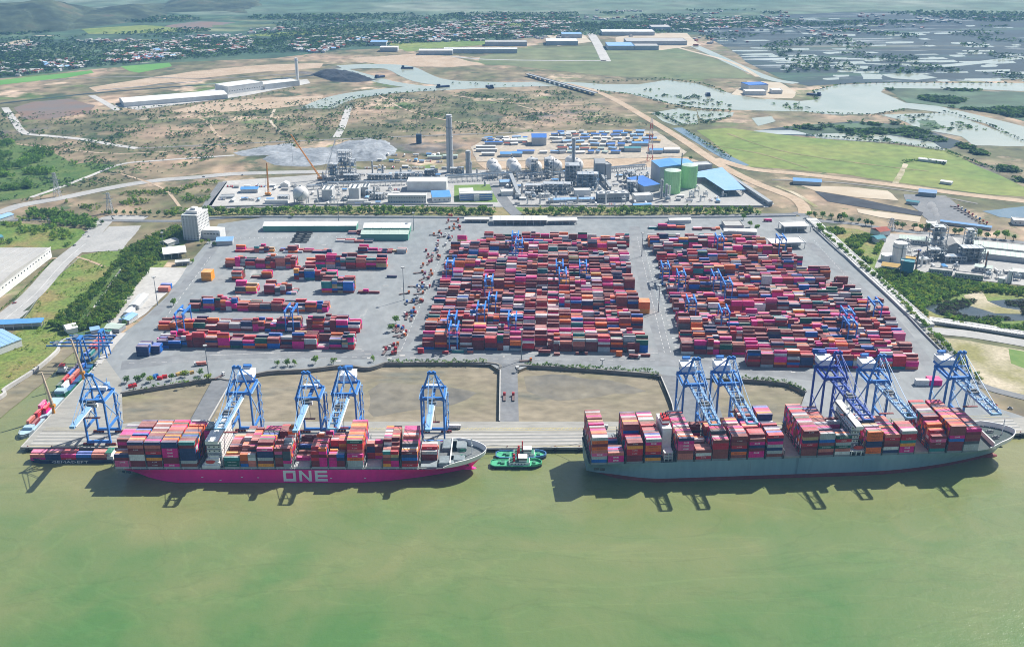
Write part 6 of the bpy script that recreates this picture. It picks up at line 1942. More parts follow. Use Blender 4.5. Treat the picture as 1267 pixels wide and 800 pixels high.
for i, (a, b, y, h, d, lab) in enumerate([(399, 411.5, 248, 16, 26, 'left plant, nearest the lone sphere'), (432, 444.5, 247, 17, 28, 'left plant, second from the lone sphere'), (447.5, 456, 242, 13, 22, 'left plant, third from the lone sphere')]):
    r, W = bld('cooling_tower', f'white cooling cell block with roof fans, {lab}', (a, y), (b, y), d, h, m_lgwall, m_wroof, 'flat', cat='cooling tower')
    for q in range(4):
        for s_ in (-1, 1):
            MB().cyl((s_ * W / 4, d * (q + .5) / 4, h + .4), 1.6, 1.4, 1.1, 10).build('fan', m_dsteel, r)
bld('plant_shed', 'blue roofed shed on the white pad left of the lone sphere', (298, 239), (319, 238.5), 16, 6, m_lgwall, m_broof, 'gable', cat='shed')
bld('plant_shed', 'flat dark sump building on the white pad', (272, 246), (289, 245.5), 16, 2.0, m_gwall, m_gwall, 'flat', cat='sump')
bld('plant_shed', 'low white store at the left edge of the plant front', (328, 252), (356, 252), 7, 4, m_wwall, m_wroof, 'flat', cat='store')
bld('plant_shed', 'long low white store along the plant fence', (430, 251.5), (455, 251.5), 7, 3.5, m_wwall, m_wroof, 'flat', cat='store')
bld('plant_shed', 'white dome shelter behind the lone sphere', (347, 232), (357, 232), 12, 5, m_wwall, m_wroof, 'gabley', cat='shelter', rise=4)
# blue roofed hall, green silos and the open shed
r, W = bld('coal_hall', 'big blue roofed hall with pale grey side behind green silos', (815.5, 230), (861, 228), 48, 31, m_lgwall, m_broof, 'gabley', cat='storage hall', rise=3)
def silo(label, px, py, rad, h):
    g = G(px, py)
    OCC.append((g[0] - rad - 2, g[0] + rad + 2, g[1] - rad - 2, g[1] + rad + 2))
    o = thing('silo', label, 'silo', (*g, 3.97), 0, 'green silos')
    MB().cyl((0, 0, 0), rad, rad, h, 28).build('shell', m_sil, o)
    MB().cyl((0, 0, h), rad, rad * .3, 2.2, 28).build('roof', m_groof, o)
    for k in range(28):
        a = 2 * math.pi * k / 28
        MB().bx(rad - .1, rad + .35, -.25, .25, 0, h).build('rib', m_sil, o).rotation_euler = (0, 0, a)
    for k in range(1, 8):
        MB().cyl((0, 0, h * k / 8), rad + .35, rad + .35, .4, 28).build('ring', m_sil, o)
silo('green scaffolded silo, nearer and left', 831, 238, 13, 36)
silo('green scaffolded silo, further back on the right', 851.5, 231, 13.2, 36)
cyl_thing('process_column', 'dark thin pipe stack between the two green silos', 'pipe stack', 841.5, 231, .9, .9, 55, m_dsteel, 8, ladder=False)
bld('plant_shed', 'deep blue roofed lean-to left of the green silos', (797, 239), (816, 236), 46, 11, m_lgwall, m_bldk, 'shed', cat='lean-to', rise=4)
bld('plant_shed', 'white round roofed block in front of the lean-to', (786, 250), (808, 248.5), 16, 9, m_wwall, m_wroof, 'flat', cat='plant block')
bld('plant_shed', 'grey cladded annex behind the green silos', (858, 212), (881, 211), 24, 10, m_gwall, m_lgwall, 'flat', cat='annex')
P = [G(861.8, 219.5), G(893, 214), G(922, 242), G(896, 243), G(871.5, 226.5), G(861.8, 226.5)]
g0 = P[0]
r = thing('open_shed', 'open sided shed under an angled light blue roof', 'open shed', (*g0, 3.97))
L_ = [(p[0] - g0[0], p[1] - g0[1]) for p in P]
rf = sheet_w('roof', L_, m_lbroof, 9.2, z1=10.0); del rf['kind']; rf.parent = r
for i in range(6):
    a, b = Vector(L_[i]), Vector(L_[(i + 1) % 6])
    n = max(1, int((b - a).length / 9))
    for k in range(n):
        p = a + (b - a) * (k + .3) / n
        p *= .985
        MB().bx(p.x - .4, p.x + .4, p.y - .4, p.y + .4, 0, 9.3).build('column', m_dsteel, r)
bld('plant_shed', 'small blue roofed store at the plant fence below the turbine hall', (784, 257), (806, 256), 8, 4, m_lgwall, m_broof, 'gable', cat='store')

# lattice masts and crawler cranes
def mast(label, px, py, h, wb, cols, name='radio_mast', cat='mast'):
    g = G(px, py)
    r = thing(name, label, cat, (*g, 3.7))
    n = len(cols)
    for k in range(n):
        f = MB()
        z0, z1 = h * k / n, h * (k + 1) / n
        w0, w1 = wb * (1 - .72 * k / n), wb * (1 - .72 * (k + 1) / n)
        for sx, sy in ((-1, -1), (1, -1), (1, 1), (-1, 1)):
            f.beam((sx * w0, sy * w0, z0), (sx * w1, sy * w1, z1), .55)
        for (a, b) in (((-1, -1), (1, -1)), ((1, -1), (1, 1)), ((1, 1), (-1, 1)), ((-1, 1), (-1, -1))):
            f.beam((a[0] * w0, a[1] * w0, z0), (b[0] * w1, b[1] * w1, z1), .35).beam((a[0] * w1, a[1] * w1, z1), (b[0] * w1, b[1] * w1, z1), .35)
        f.build('mast_section', cols[k], r)
    return r
mast('red and white lattice radio mast behind the blue roofed hall', 804, 199, 76, 5, [m_redp, m_wwall] * 4)
for px, py, h, lab in [(71.5, 243, 38, 'beside the highway at far left'), (136.5, 263, 30, 'in scrub before the tree belt'), (1102, 285, 18, 'beside the right hand factory house')]:
    r = mast(f'grey power pylon {lab}', px, py, h, 4.2, [m_steel] * 5, 'power_pylon', 'pylon')
    MB().bx(-7, 7, -.3, .3, h * .7, h * .72).bx(-5.5, 5.5, -.3, .3, h * .83, h * .85).bx(-4, 4, -.3, .3, h * .96, h * .98).build('crossarm', m_steel, r)
def crawler(label, px, py, tx, tz, m, jib=None):
    g = G(px, py)
    r = thing('crawler_crane', label, 'crawler crane', (*g, 3.97))
    MB().bx(-4, 4, -3.5, -2.2, 0, 1.6).bx(-4, 4, 2.2, 3.5, 0, 1.6).build('track', m_dsteel, r)
    MB().bx(-5.5, 3, -2.4, 2.4, 1.7, 4.6).build('cab', m, r)
    b = MB()
    for sy in (-1, 1):
        for sx in (-1, 1):
            b.beam((sx, sy * 1.2, 3), (tx + sx * .6, sy * .5, tz), .5)
    n = int(math.hypot(tx, tz) / 4)
    for k in range(n):
        t0, t1 = k / n, (k + 1) / n
        b.beam((tx * t0, -1.2 + .7 * t0, 3 + (tz - 3) * t0), (tx * t1, 1.2 - .7 * t1, 3 + (tz - 3) * t1), .3)
    b.build('boom', m, r)
    MB().beam((tx, 0, tz), (tx, 0, tz * .35), .25).beam((tx, 0, tz), (-5, 0, 8), .2).beam((-5, 0, 4), (-5, 0, 8), .5).build('hoist_line', m_cyl, r)
m_co = paint('crane_orange', (0.60, 0.26, 0.05), 0.12)
crawler('large orange crawler crane with boom leaning left over ash heaps', 397, 222.5, -44, 76, m_co)
crawler('smaller orange crawler crane with upright boom by the white pad', 332.5, 242, 1.5, 52, m_co)
crawler('white crawler crane with boom beside the large orange one', 402, 221, 22, 66, m_chw)
g = G(518.5, 177)
r = thing('derrick', 'dark blue drilling derrick behind the left plant', 'derrick', (*g, 3.97))
MB().bx(-5, 5, -4, 4, 0, 17).build('cladding', paint('derrick_blue', (.03, .075, .14), .2), r)
for sx in (-3, 3): MB().beam((sx, 0, 17), (sx, 0, 46), .7).build('post', m_dsteel, r)

# construction camp
hut_words = {'blue': m_broof, 'deep blue': m_bldk, 'light blue': m_lbroof, 'white': m_wroof, 'green': m_groof, 'teal': m_teal, 'grey': m_troof, 'red': m_rroof, 'tan': m_yroof, 'dark': m_dsteel}
special = [(658, 180, 676, 15, 34, 'deep blue', 'big'), (619, 194.5, 632, 6, 16, 'blue', 'wide'), (633, 194, 646, 6, 16, 'blue', 'second wide'), (640, 190, 661, 5, 7, 'deep blue', 'long'), (600, 179, 622, 5, 6, 'deep blue', 'rear'), (624, 177, 652, 5, 6, 'white', 'rear'), (589, 184, 613, 5, 6, 'white', 'long'), (589, 188, 615, 5, 6, 'white', 'second long'), (596, 193, 612, 5, 8, 'white', 'third long'),
           (529, 197, 546, 5, 8, 'green', 'fenced'), (548, 196, 566, 5, 8, 'green', 'second fenced'), (804, 190, 820, 6, 16, 'blue', 'mast side'), (822, 189, 841, 6, 16, 'white', 'eastern'), (782, 181, 803, 6, 12, 'blue', 'upper mast side'), (773, 188, 793, 7, 14, 'teal', 'gabled')]
hid = 0
for xa, py, xb, h, d, c, wd in special:
    bld('site_building', f'{wd} {c} roofed site building in the camp behind the spheres', (xa, py), (xb, py), d, h, m_lgwall, hut_words[c], 'gable', cat='site building', group='buildings of the construction camp')
random.seed(42)
rowsy = [(172, 600, 655), (175, 596, 655), (179.5, 624, 656), (165, 690, 795), (168.5, 682, 806), (172.5, 680, 812), (176.5, 684, 815), (181, 690, 770), (185.5, 690, 772), (190, 668, 770)]
names_ = ['west back row', 'west second row', 'west third row', 'back row', 'second row', 'third row', 'middle row', 'fifth row', 'last but one row', 'front row']
for i, (py, xa, xb) in enumerate(rowsy):
    x = xa; k = 0
    while x < xb:
        wpx = random.uniform(4.5, 12)
        c = random.choice(['blue', 'deep blue', 'light blue', 'white', 'white', 'green', 'grey', 'red', 'tan', 'dark', 'white', 'light blue'])
        bld('site_hut', f'{c} roofed hut, {ORD[k]} from left in the {names_[i]}, site camp', (x, py + random.uniform(-.8, .8)), (x + wpx, py + random.uniform(-.4, .4)), random.uniform(5, 10), random.uniform(3, 5), m_lgwall, hut_words[c], 'gable', cat='hut', group='huts of the construction camp', z0=3.95)
        x += wpx + random.uniform(1, 5.5); k += 1
# ash heaps
def heap(label, px, hgt, m, z=3.6, cat='heap', name='ash_heap'):
    pts = [Vector(G(*p)) for p in px]
    c = sum(pts, Vector((0, 0))) / len(pts)
    mb = MB()
    n = 40
    ring = rough_edge([tuple(p) for p in pts], 7, 7)
    n = len(ring)
    V = [(p.x, p.y, z) for p in ring]
    lv = [(.94, .30), (.87, .58), (.8, .78), (.7, .88), (.58, .96), (.45, 1.0), (.3, 1.0), (.15, .97)]
    for s_, hh in lv:
        for p in ring:
            q = c + (p - c) * s_
            V.append((q.x, q.y, z + hgt * hh * max(.15, .8 + .75 * mnoise.fractal(Vector((q.x * .03, q.y * .03, 1)), .7, 2.0, 4))))
    V.append((c.x, c.y, z + hgt))
    F = []
    for l_ in range(len(lv)):
        for k in range(n):
            F.append((l_ * n + k, l_ * n + (k + 1) % n, (l_ + 1) * n + (k + 1) % n, (l_ + 1) * n + k))
    b = len(lv) * n
    for k in range(n): F.append((b + k, b + (k + 1) % n, len(V) - 1))
    mb.add(V, F)
    return tag(mb.build(name, m, None, True), label, cat)
heap('pale grey ash heap at the left of the three behind the plant', [(288, 189), (330, 180), (362, 177), (366, 184), (330, 192), (300, 193)], 3, m_ash)
heap('long blue grey ash heap in the middle of the three behind the plant', [(324, 197), (350, 186), (400, 182), (425, 185), (428, 199), (380, 206), (340, 204)], 4.5, m_ash)
heap('broad rounded ash heap at the right of the three behind the plant', [(400, 186), (425, 176), (460, 172), (482, 176), (490, 188), (470, 199), (425, 199)], 8, m_ash)
heap('dark coal heap on the wharf of the far river', [(386, 93), (402, 87), (430, 88.5), (463, 99), (440, 101), (412, 100)], 9, m_coal, name='coal_heap')

# the right hand factory
bld('house', 'red roofed gate house of the right hand factory', (1088, 293), (1101, 291), 18, 7, m_wwall, m_rroof, 'gable', cat='gate house', rise=3)
bld('house', 'teal roofed annex in front of the red roofed gate house', (1084.5, 301), (1096, 299.5), 14, 6, m_wwall, m_teal, 'gable', cat='annex')
bld('factory_shed', 'long pale green roofed shed of the right hand factory', (1112, 300), (1151, 304), 18, 6, m_lgwall, m_groof, 'gable', wins=(1, 12), cat='factory shed', seams=10)
bld('factory_shed', 'yellow roofed low shed in front of white silos, right factory', (1090, 334), (1112, 337), 16, 6, m_wwall, m_yroof, 'gable', cat='factory shed')
bld('factory_shed', 'small orange roofed shed right of the white silos', (1115, 325), (1132, 327), 10, 6, m_lgwall, m_yroof, 'flat', cat='factory shed')
bld('factory_shed', 'teal cladded block in front of the orange roofed shed', (1112.5, 339), (1129, 341), 12, 16, m_teal, m_teal, 'flat', cat='factory block')
cyl_thing('silo', 'tall white silo of the right hand factory', 'silo', 1111, 324, 8.4, 8.4, 26, m_tank, 18, [(20, m_lgwall)])
cyl_thing('storage_tank', 'broad white tank left of the tall white silo', 'storage tank', 1098, 322, 8.5, 8.5, 8, m_tank, 18)
cyl_thing('chimney', 'thin rust coloured chimney by the teal block', 'chimney', 1133, 334, 1.1, 1.0, 26, paint('rust_stack', (.25, .09, .05), .2), 8)
cyl_thing('chimney', 'thin rust coloured chimney among the factory sheds at right', 'chimney', 1218, 336, 1.0, .9, 26, MATS['rust_stack'], 8)
lattice('pale process tower under the white steam, right factory', 1160, 314, 18, 14, 36, m_lgwall, 6, 2, fill=.8)
lattice('pale process tower at the right of the hipped grey hall', 1200, 306, 12, 10, 24, m_lgwall, 5, 2, fill=.8)
lattice('dark green process block below the steaming tower', 1160, 322, 20, 12, 14, m_dsteel, 3, 3, fill=.8)
lattice('dark crowded process frame before the long pale roofs', 1203, 324, 28, 16, 18, m_dsteel, 4, 4, fill=.9)
lattice('low grey frame in front of the hipped hall', 1182, 325, 26, 12, 8, m_steel, 2, 4, fill=.9)
lattice('low frame of pale tanks along the right factory road', 1145, 326, 18, 10, 6, m_lgwall, 1, 4, fill=.9)
bld('factory_shed', 'grey hipped hall between the two process towers', (1172, 315), (1189, 316), 26, 12, m_lgwall, m_troof, 'gabley', cat='factory hall', rise=5)
bld('factory_shed', 'upper of two long pale roofs at the right edge', (1204, 311), (1300, 321), 24, 8, m_lgwall, m_groof, 'gable', cat='factory shed', seams=16)
bld('factory_shed', 'lower of two long pale roofs at the right edge', (1212, 319), (1300, 329), 20, 7, m_lgwall, m_groof, 'gable', cat='factory shed', seams=14)
bld('factory_shed', 'pale roofed shed with dark openings right of the dark frame', (1205, 335), (1226, 338), 12, 6, m_lgwall, m_groof, 'gable', wins=(1, 5), cat='factory shed')
bld('factory_shed', 'long low grey shed along the front of the right factory', (1149, 338), (1178, 341), 9, 5, m_lgwall, m_troof, 'flat', wins=(1, 9), cat='factory shed')
bld('factory_shed', 'low grey shed continuing the factory front towards the right', (1181, 343), (1216, 347), 9, 5, m_lgwall, m_troof, 'flat', wins=(1, 9), cat='factory shed')
bld('factory_shed', 'green roofed shed near the right edge', (1252, 342), (1290, 346), 12, 7, m_lgwall, m_groof, 'gable', cat='factory shed')
cyl_thing('silo', 'tapered white tank near the front of the right factory', 'storage tank', 1248, 349, 4.2, 2.2, 15, m_tank, 14)
cyl_thing('storage_tank', 'pair side white tank in front of the tapered tank', 'storage tank', 1239, 350, 4.5, 4.5, 7, m_tank, 14)
bld('factory_shed', 'bright white canopy roof at the edge of the lorry park', (1146, 283), (1159, 284), 16, 7, m_lgwall, m_wroof, 'flat', cat='canopy', open_front=True)
bld('factory_shed', 'blue roofed shed above the coal yard', (981, 228), (1016, 230), 20, 6, m_lgwall, m_broof, 'gable', cat='shed')
bld('factory_shed', 'grey domed store on the right hand lorry park', (1136, 242), (1158, 244), 14, 6, m_gwall, m_lbroof, 'gable', cat='store', rise=4)
bld('factory_shed', 'teal roofed shed on the left of the lorry park', (1121, 252), (1136, 254), 10, 4, m_lgwall, m_teal, 'gable', cat='shed')
bld('factory_shed', 'long low blue roofed shed along the front of the lorry park', (1163, 277), (1226, 285), 8, 4, m_lgwall, m_broof, 'gable', cat='shed')
bld('house', 'white house beside the blue lagoon at the right edge', (1253, 278), (1300, 281), 16, 6, m_wwall, m_wroof, 'flat', wins=(1, 8), cat='house')
bld('house', 'white farm house on the green field above the sand pad', (1163, 227), (1177, 229), 10, 4, m_wwall, m_wroof, 'gable', cat='farmhouse')
bld('house', 'long low white barn behind trees on the green field', (1136, 199), (1170, 203), 10, 4, m_wwall, m_wroof, 'gable', cat='barn')
for i in range(9):
    x = 1182 + i * 4.4; y = 256 + i * 2.6
    g = G(x, y)
    lorry(['red', 'white', 'blue', 'orange'][i % 4], True, *g, R(-20), f'lorry in the slanting line on the right hand lorry park, {ORD[i]} from its upper end', 'lorries on the right hand park', 3.97)
# the smaller plant equipment that fills the ground between the large units
random.seed(19)
def unit(kind, label, x, y, sc, z0):
    r = thing('plant_unit' if kind not in ('store', 'horizontal tank') else {'store': 'store_shed', 'horizontal tank': 'horizontal_tank'}[kind], label, 'plant unit', (x, y, z0), YA + random.choice([0, 0, R(90)]), 'small units of the plants')
    m = random.choice([m_lgwall, m_steel, m_tank, m_bsteel, m_dsteel])
    if kind == 'horizontal tank':
        b = MB(); n = 12
        V = [(xx, 1.7 * sc * math.cos(a), 3 * sc + 1.7 * sc * math.sin(a)) for xx in (-5 * sc, 5 * sc) for a in [2 * math.pi * k / n for k in range(n)]]
        b.add(V, [(k, (k + 1) % n, n + (k + 1) % n, n + k) for k in range(n)] + [tuple(range(n)), tuple(range(2 * n - 1, n - 1, -1))])
        b.build('vessel', m_tank, r)
        MB().bx(-3.5 * sc, -2.7 * sc, -1.4, 1.4, 0, 2 * sc).bx(2.7 * sc, 3.5 * sc, -1.4, 1.4, 0, 2 * sc).build('saddle', m_conc, r)
    elif kind == 'vertical vessel':
        h = random.uniform(7, 20) * sc
        MB().cyl((0, 0, 0), 1.5 * sc, 1.5 * sc, h, 10).cyl((0, 0, h), 1.5 * sc, .5, 1, 10).build('vessel', random.choice([m_tank, m_lgwall, m_steel]), r)
        MB().cyl((0, 0, h * .8), 2.3 * sc, 2.3 * sc, .3, 10).build('platform', m_steel, r)
        MB().beam((1.6 * sc, 0, 0), (1.6 * sc, 0, h), .5).beam((1.6 * sc, 0, h * .6), (6, 0, h * .6), .5).beam((6, 0, h * .6), (6, 0, 0), .5).build('pipe', m_tank, r)
    elif kind == 'store':
        MB().bx(-5 * sc, 5 * sc, -3 * sc, 3 * sc, 0, 3.4).build('wall', m_lgwall, r)
        ro = random.choice([m_wroof, m_wroof, m_lbroof, m_broof, m_troof])
        MB().add([(-5.4 * sc, -3.3 * sc, 3.4), (5.4 * sc, -3.3 * sc, 3.4), (5.4 * sc, 3.3 * sc, 3.4), (-5.4 * sc, 3.3 * sc, 3.4), (-5.4 * sc, 0, 4.6), (5.4 * sc, 0, 4.6)], [(0, 1, 5, 4), (2, 3, 4, 5), (1, 2, 5), (3, 0, 4)]).build('roof', ro, r)
    elif kind == 'pump skid':
        for k in range(4):
            MB().box((-4 + k * 2.6, random.uniform(-1, 1), 1.1), (1.6, 2.2, 2.2)).build('pump', random.choice([m_steel, m_tank, m_redp, m_bldk, m_dsteel]), r)
        MB().beam((-6, 1.6, 2.6), (6, 1.6, 2.6), .6).beam((-6, -1.6, 1.8), (6, -1.6, 1.8), .5).build('pipe', m_tank, r)
    else:
        W_, H_ = 7 * sc, random.uniform(6, 14) * sc
        f = MB()
        for sx in (-1, 1):
            for sy in (-1, 1):
                f.beam((sx * W_ / 2, sy * 3, 0), (sx * W_ / 2, sy * 3, H_), .5)
            for z in (H_ * .5, H_):
                f.beam((sx * W_ / 2, -3, z), (sx * W_ / 2, 3, z), .4).beam((-W_ / 2, sx * 3, z), (W_ / 2, sx * 3, z), .4)
        f.build('steel_frame', m, r)
        MB().bx(-W_ / 2 + .6, W_ / 2 - .6, -2.4, 2.4, H_ * .55, H_ * .55 + 2.6).build('equipment_box', random.choice([m_tank, m_lgwall, m_steel, m_bsteel]), r)
        MB().cyl((W_ * .1, 0, H_ + .2), 1.3, 1.3, 3, 8).build('vessel', m_tank, r)
def fill_row(y, xa, xb, lab, kinds, z0=4.02, gap=(5, 9), avoid=True):
    x = xa; k = 0
    while x < xb:
        g = G(x, y + random.uniform(-1.2, 1.2))
        sc = random.uniform(.7, 1.1)
        if not avoid or all(not (g[0] + 6 > o[0] and g[0] - 6 < o[1] and g[1] + 4 > o[2] and g[1] - 4 < o[3]) for o in OCC):
            kd = random.choice(kinds)
            unit(kd, f'{kd}, {ORD[k]} from left in {lab}', *g, sc, z0)
            OCC.append((g[0] - 5, g[0] + 5, g[1] - 3, g[1] + 3))
            k += 1
        x += random.uniform(*gap)
KD = ['horizontal tank', 'vertical vessel', 'store', 'pump skid', 'framed unit', 'framed unit', 'vertical vessel']
for y, xa, xb, lab in [(252.5, 385, 480, 'the fence strip of the left plant'), (245.5, 380, 500, 'the front strip of the left plant'), (240, 376, 503, 'the middle strip of the left plant'), (235.5, 340, 503, 'the rack side strip of the left plant'), (223, 400, 600, 'the strip behind the left pipe rack'), (217.5, 440, 560, 'the back strip of the left plant'),
                       (252.5, 640, 800, 'the fence strip of the main plant'), (246, 640, 790, 'the front strip of the main plant'), (239, 640, 800, 'the middle strip of the main plant'), (231, 600, 800, 'the upper strip of the main plant'), (225, 640, 800, 'the sphere side strip of the main plant'), (218, 725, 810, 'the back right strip of the main plant'), (214.5, 590, 730, 'the strip among the sphere tanks'),
                       (249, 826, 900, 'the yard in front of the green silos'), (244, 828, 895, 'the yard by the green silos'), (248, 275, 362, 'the white pad left of the plant'), (231, 285, 365, 'the upper white pad left of the plant'), (208, 455, 560, 'the rough ground behind the chimney'), (200, 470, 550, 'the far rough ground behind the chimney'), (193, 480, 545, 'the rearmost rough ground behind the chimney')]:
    fill_row(y, xa, xb, lab, KD if 'pad' not in lab and 'rough' not in lab else ['store', 'pump skid', 'store', 'horizontal tank'])
for y0, y1, xa, xb, lab in [(300, 309, 1112, 1200, 'the upper strip of the right factory'), (309, 317, 1118, 1195, 'the second strip of the right factory'), (318, 325, 1120, 1198, 'the third strip of the right factory'), (329, 338, 1136, 1250, 'the fourth strip of the right factory'), (336, 346, 1140, 1262, 'the road side strip of the right factory')]:
    n_ = int((xb - xa) / 7); k = 0
    for i in range(n_):
        t_ = (i + .5) / n_
        g = G(xa + (xb - xa) * t_, y0 + (y1 - y0) * t_)
        if all(not (g[0] + 5 > o[0] and g[0] - 5 < o[1] and g[1] + 3 > o[2] and g[1] - 3 < o[3]) for o in OCC):
            kd = random.choice(KD)
            unit(kd, f'{kd}, {ORD[k]} from left in {lab}', *g, random.uniform(.7, 1), 4.0)
            OCC.append((g[0] - 5, g[0] + 5, g[1] - 3, g[1] + 3)); k += 1
# far factory, river works and bridge
bld('far_factory', 'very long low white factory in the plain at upper left', (154, 132.5), (282, 122), 70, 10, m_wwall, m_wroof, 'gable', cat='factory', seams=26, rise=4)
bld('far_factory', 'tall white end hall of the long upper left factory', (283, 117), (326, 111), 60, 18, m_wwall, m_wroof, 'flat', wins=(1, 14, 1), cat='factory hall')
bld('far_factory', 'white rear hall behind the end hall of the long factory', (328, 111), (371, 106), 50, 12, m_wwall, m_wroof, 'flat', cat='factory hall')
cyl_thing('water_tower', 'slim white water tower beside the long white factory', 'water tower', 368.5, 102, 4, 4, 62, m_tank, 12, [(56, m_lbroof)])
bld('river_works', 'blue roofed white works on the far river bank', (926, 113), (950, 112), 45, 14, m_wwall, m_bldk, 'flat', cat='works')
bld('river_works', 'low white block left of the blue roofed river works', (922, 118), (948, 118), 30, 9, m_wwall, m_wroof, 'flat', cat='works block')
bld('river_works', 'small white block right of the blue roofed river works', (955, 116), (968, 116), 26, 8, m_wwall, m_wroof, 'flat', cat='works block')
A, B = Vector(G(652, 94)), Vector(G(737, 118))
r = thing('road_bridge', 'low grey road bridge crossing the far river', 'bridge', (A.x, A.y, 3.5), math.atan2((B - A).y, (B - A).x))
Lb = (B - A).length
MB().bx(0, Lb, -6, 6, 5, 6.2).build('deck', m_gwall, r)
for k in range(14):
    MB().bx(Lb * (k + .5) / 14 - 1.5, Lb * (k + .5) / 14 + 1.5, -4, 4, .3, 5).build('pier', m_conc, r)
for sy in (-6, 6): MB().bx(0, Lb, sy - .2, sy + .2, 6.2, 7.2).build('parapet', m_palec, r)
FB = [(518, 68, 560, 22, 'white'), (549, 66, 600, 20, 'white'), (600, 66, 640, 20, 'white'), (676, 56, 715, 40, 'white'), (695, 47, 720, 30, 'light blue'), (752, 62, 785, 50, 'light blue'), (775, 56, 850, 45, 'grey'), (745, 44, 810, 40, 'white'), (806, 38, 830, 40, 'grey'), (458, 57, 478, 24, 'light blue'), (470, 64, 492, 20, 'white'), (600, 57, 652, 25, 'grey'), (786, 62, 815, 30, 'grey')]
for i, (xa, y, xb, d, c) in enumerate(FB):
    bld('far_works', f'{c} roofed works in the far plain, {ORD[i]} of a scattered belt', (xa, y), (xb, y), d * 2, 12, m_lgwall, hut_words[c], 'flat', cat='works', group='works in the far plain')
BG = MB().box((0, 0, 2), (34, 9, 4)).box((-12, 0, 6), (7, 7, 5)).mesh('river_boat', m_navy)
for i, (px, py) in enumerate([(504, 85), (548, 108), (470, 96), (876, 118), (606, 108.5), (1007, 118)]):
    o = link('river_boat', BG); o.location = (*G(px, py), 3.9); o.rotation_euler = (0, 0, i * .5)
    tag(o, f'dark river barge on the far river, {ORD[i]} upstream from the coal wharf', 'boat', 'boats on the far river')

# perimeter wall, conduit and light masts
m_wallp = mat('conduit_concrete', (0.52, 0.515, 0.49), (0.44, 0.44, 0.42), scale=0.06, detail=6, fine=(.4, .08))
def wall_line(name, label, px, width, h, m, cat, z=3.9, seg=0):
    o = strip(name, px, width, m, z + h, h=h, kind=None)
    return tag(o, label, cat)
wl = wall_line('conduit', 'broad pale concrete conduit running down the right edge of the yard', [(1003, 272), (1030, 297), (1066, 331), (1100, 362), (1130, 390), (1148, 404)], 15, 3, m_wallp, 'conduit')
w2 = wall_line('conduit', 'broad pale concrete conduit running right towards the frame edge', [(1149.5, 397), (1200, 404), (1267, 415), (1360, 430)], 13, 3, m_wallp, 'conduit')
def conduit_ribs(par, a, b, n, wd):
    A, B = Vector(G(*a)), Vector(G(*b))
    d = (B - A).normalized(); nn = Vector((-d.y, d.x))
    for off in (-.36, .36):
        MB().beam((*(A + nn * wd * off), 7.1), (*(B + nn * wd * off), 7.1), 1.2, .5).build('pipe', m_wallp, par)
    for k in range(n):
        p = A + (B - A) * (k + .5) / n
        MB().beam((*(p - nn * wd / 2), 7.1), (*(p + nn * wd / 2), 7.0), .8, .3).build('cross_beam', m_lgwall, par)
conduit_ribs(wl, (1006, 275), (1145, 401), 60, 15)
conduit_ribs(w2, (1153, 398), (1350, 428), 50, 13)
wall_line('perimeter_wall', 'low grey wall along the back of the yard', [(232, 270.5), (330, 269), (620, 270), (860, 269.5), (985, 267.5)], 1, 2.2, m_lgwall, 'wall')
wall_line('perimeter_wall', 'low wall between the tree strip and the right yard edge', [(1006, 283), (1040, 314), (1088, 354), (1140, 410), (1187, 457)], .9, 2.2, m_lgwall, 'wall')
wall_line('perimeter_wall', 'low plant wall along the road behind the tree belt', [(256, 257), (420, 253.5), (610, 254.5)], .9, 2.4, m_palec, 'wall')
wall_line('perimeter_wall', 'low plant wall right of the plant road', [(640, 255), (850, 255.5), (945, 256)], .9, 2.4, m_palec, 'wall')
def fence_posts(label, px, n, h, name='fence'):
    r = thing(name, label, 'fence', (*G(*px[0]), 3.95))
    g0 = Vector(G(*px[0]))
    P_ = [Vector(G(*p)) - g0 for p in px]
    for a, b in zip(P_, P_[1:]):
        MB().beam((*a, h * .95), (*b, h * .95), .12).beam((*a, h * .5), (*b, h * .5), .12).build('rail', m_lgwall, r)
        k = max(2, int((b - a).length / 14))
        for i in range(k):
            p = a + (b - a) * i / k
            MB().bx(p.x - .12, p.x + .12, p.y - .12, p.y + .12, 0, h).build('post', m_lgwall, r)
fence_posts('post and rail fence beside the access road at left', [(22, 405), (60, 352), (100, 318)], 10, 1.8)
def light_mast(label, px, py, h):
    r = thing('light_mast', label, 'light mast', (*G(px, py), 4.02), 0, 'high mast lights of the yard')
    MB().cyl((0, 0, 0), .55, .28, h, 8).build('pole', m_dsteel, r)
    MB().cyl((0, 0, 0), .9, .9, .8, 8).build('base', m_conc, r)
    MB().cyl((0, 0, h - .4), 1.9, 1.9, .4, 10).build('head_ring', m_lgwall, r)
    for k in range(8):
        a = k * math.pi / 4
        MB().box((1.9 * math.cos(a), 1.9 * math.sin(a), h - .8), (.6, .8, .5), a).build('lamp', m_dgrey, r)
for px, py, h, lab in [(258.5, 467, 34, 'at the head of the left causeway'), (195, 377, 34, 'on the pale pad near the salmon stacks'), (500, 371, 40, 'halfway up the truck lane'), (645, 446, 34, 'in front of the centre block'), (814.5, 386, 32, 'in the lane right of the centre block, nearer'), (794, 317, 32, 'in the lane right of the centre block, farther'),
                       (1113, 347, 26, 'beside the conduit at the tree strip'), (419, 273, 30, 'behind the yard at the tree belt left'), (512, 285, 26, 'at the top of the truck lane'), (745, 452, 7, 'short one on the basin edge, right'), (640, 460, 6, 'short one at the head of the middle causeway'), (203, 309, 24, 'beside the repair shed')]:
    light_mast(f'grey light mast {lab}', px, py, h)

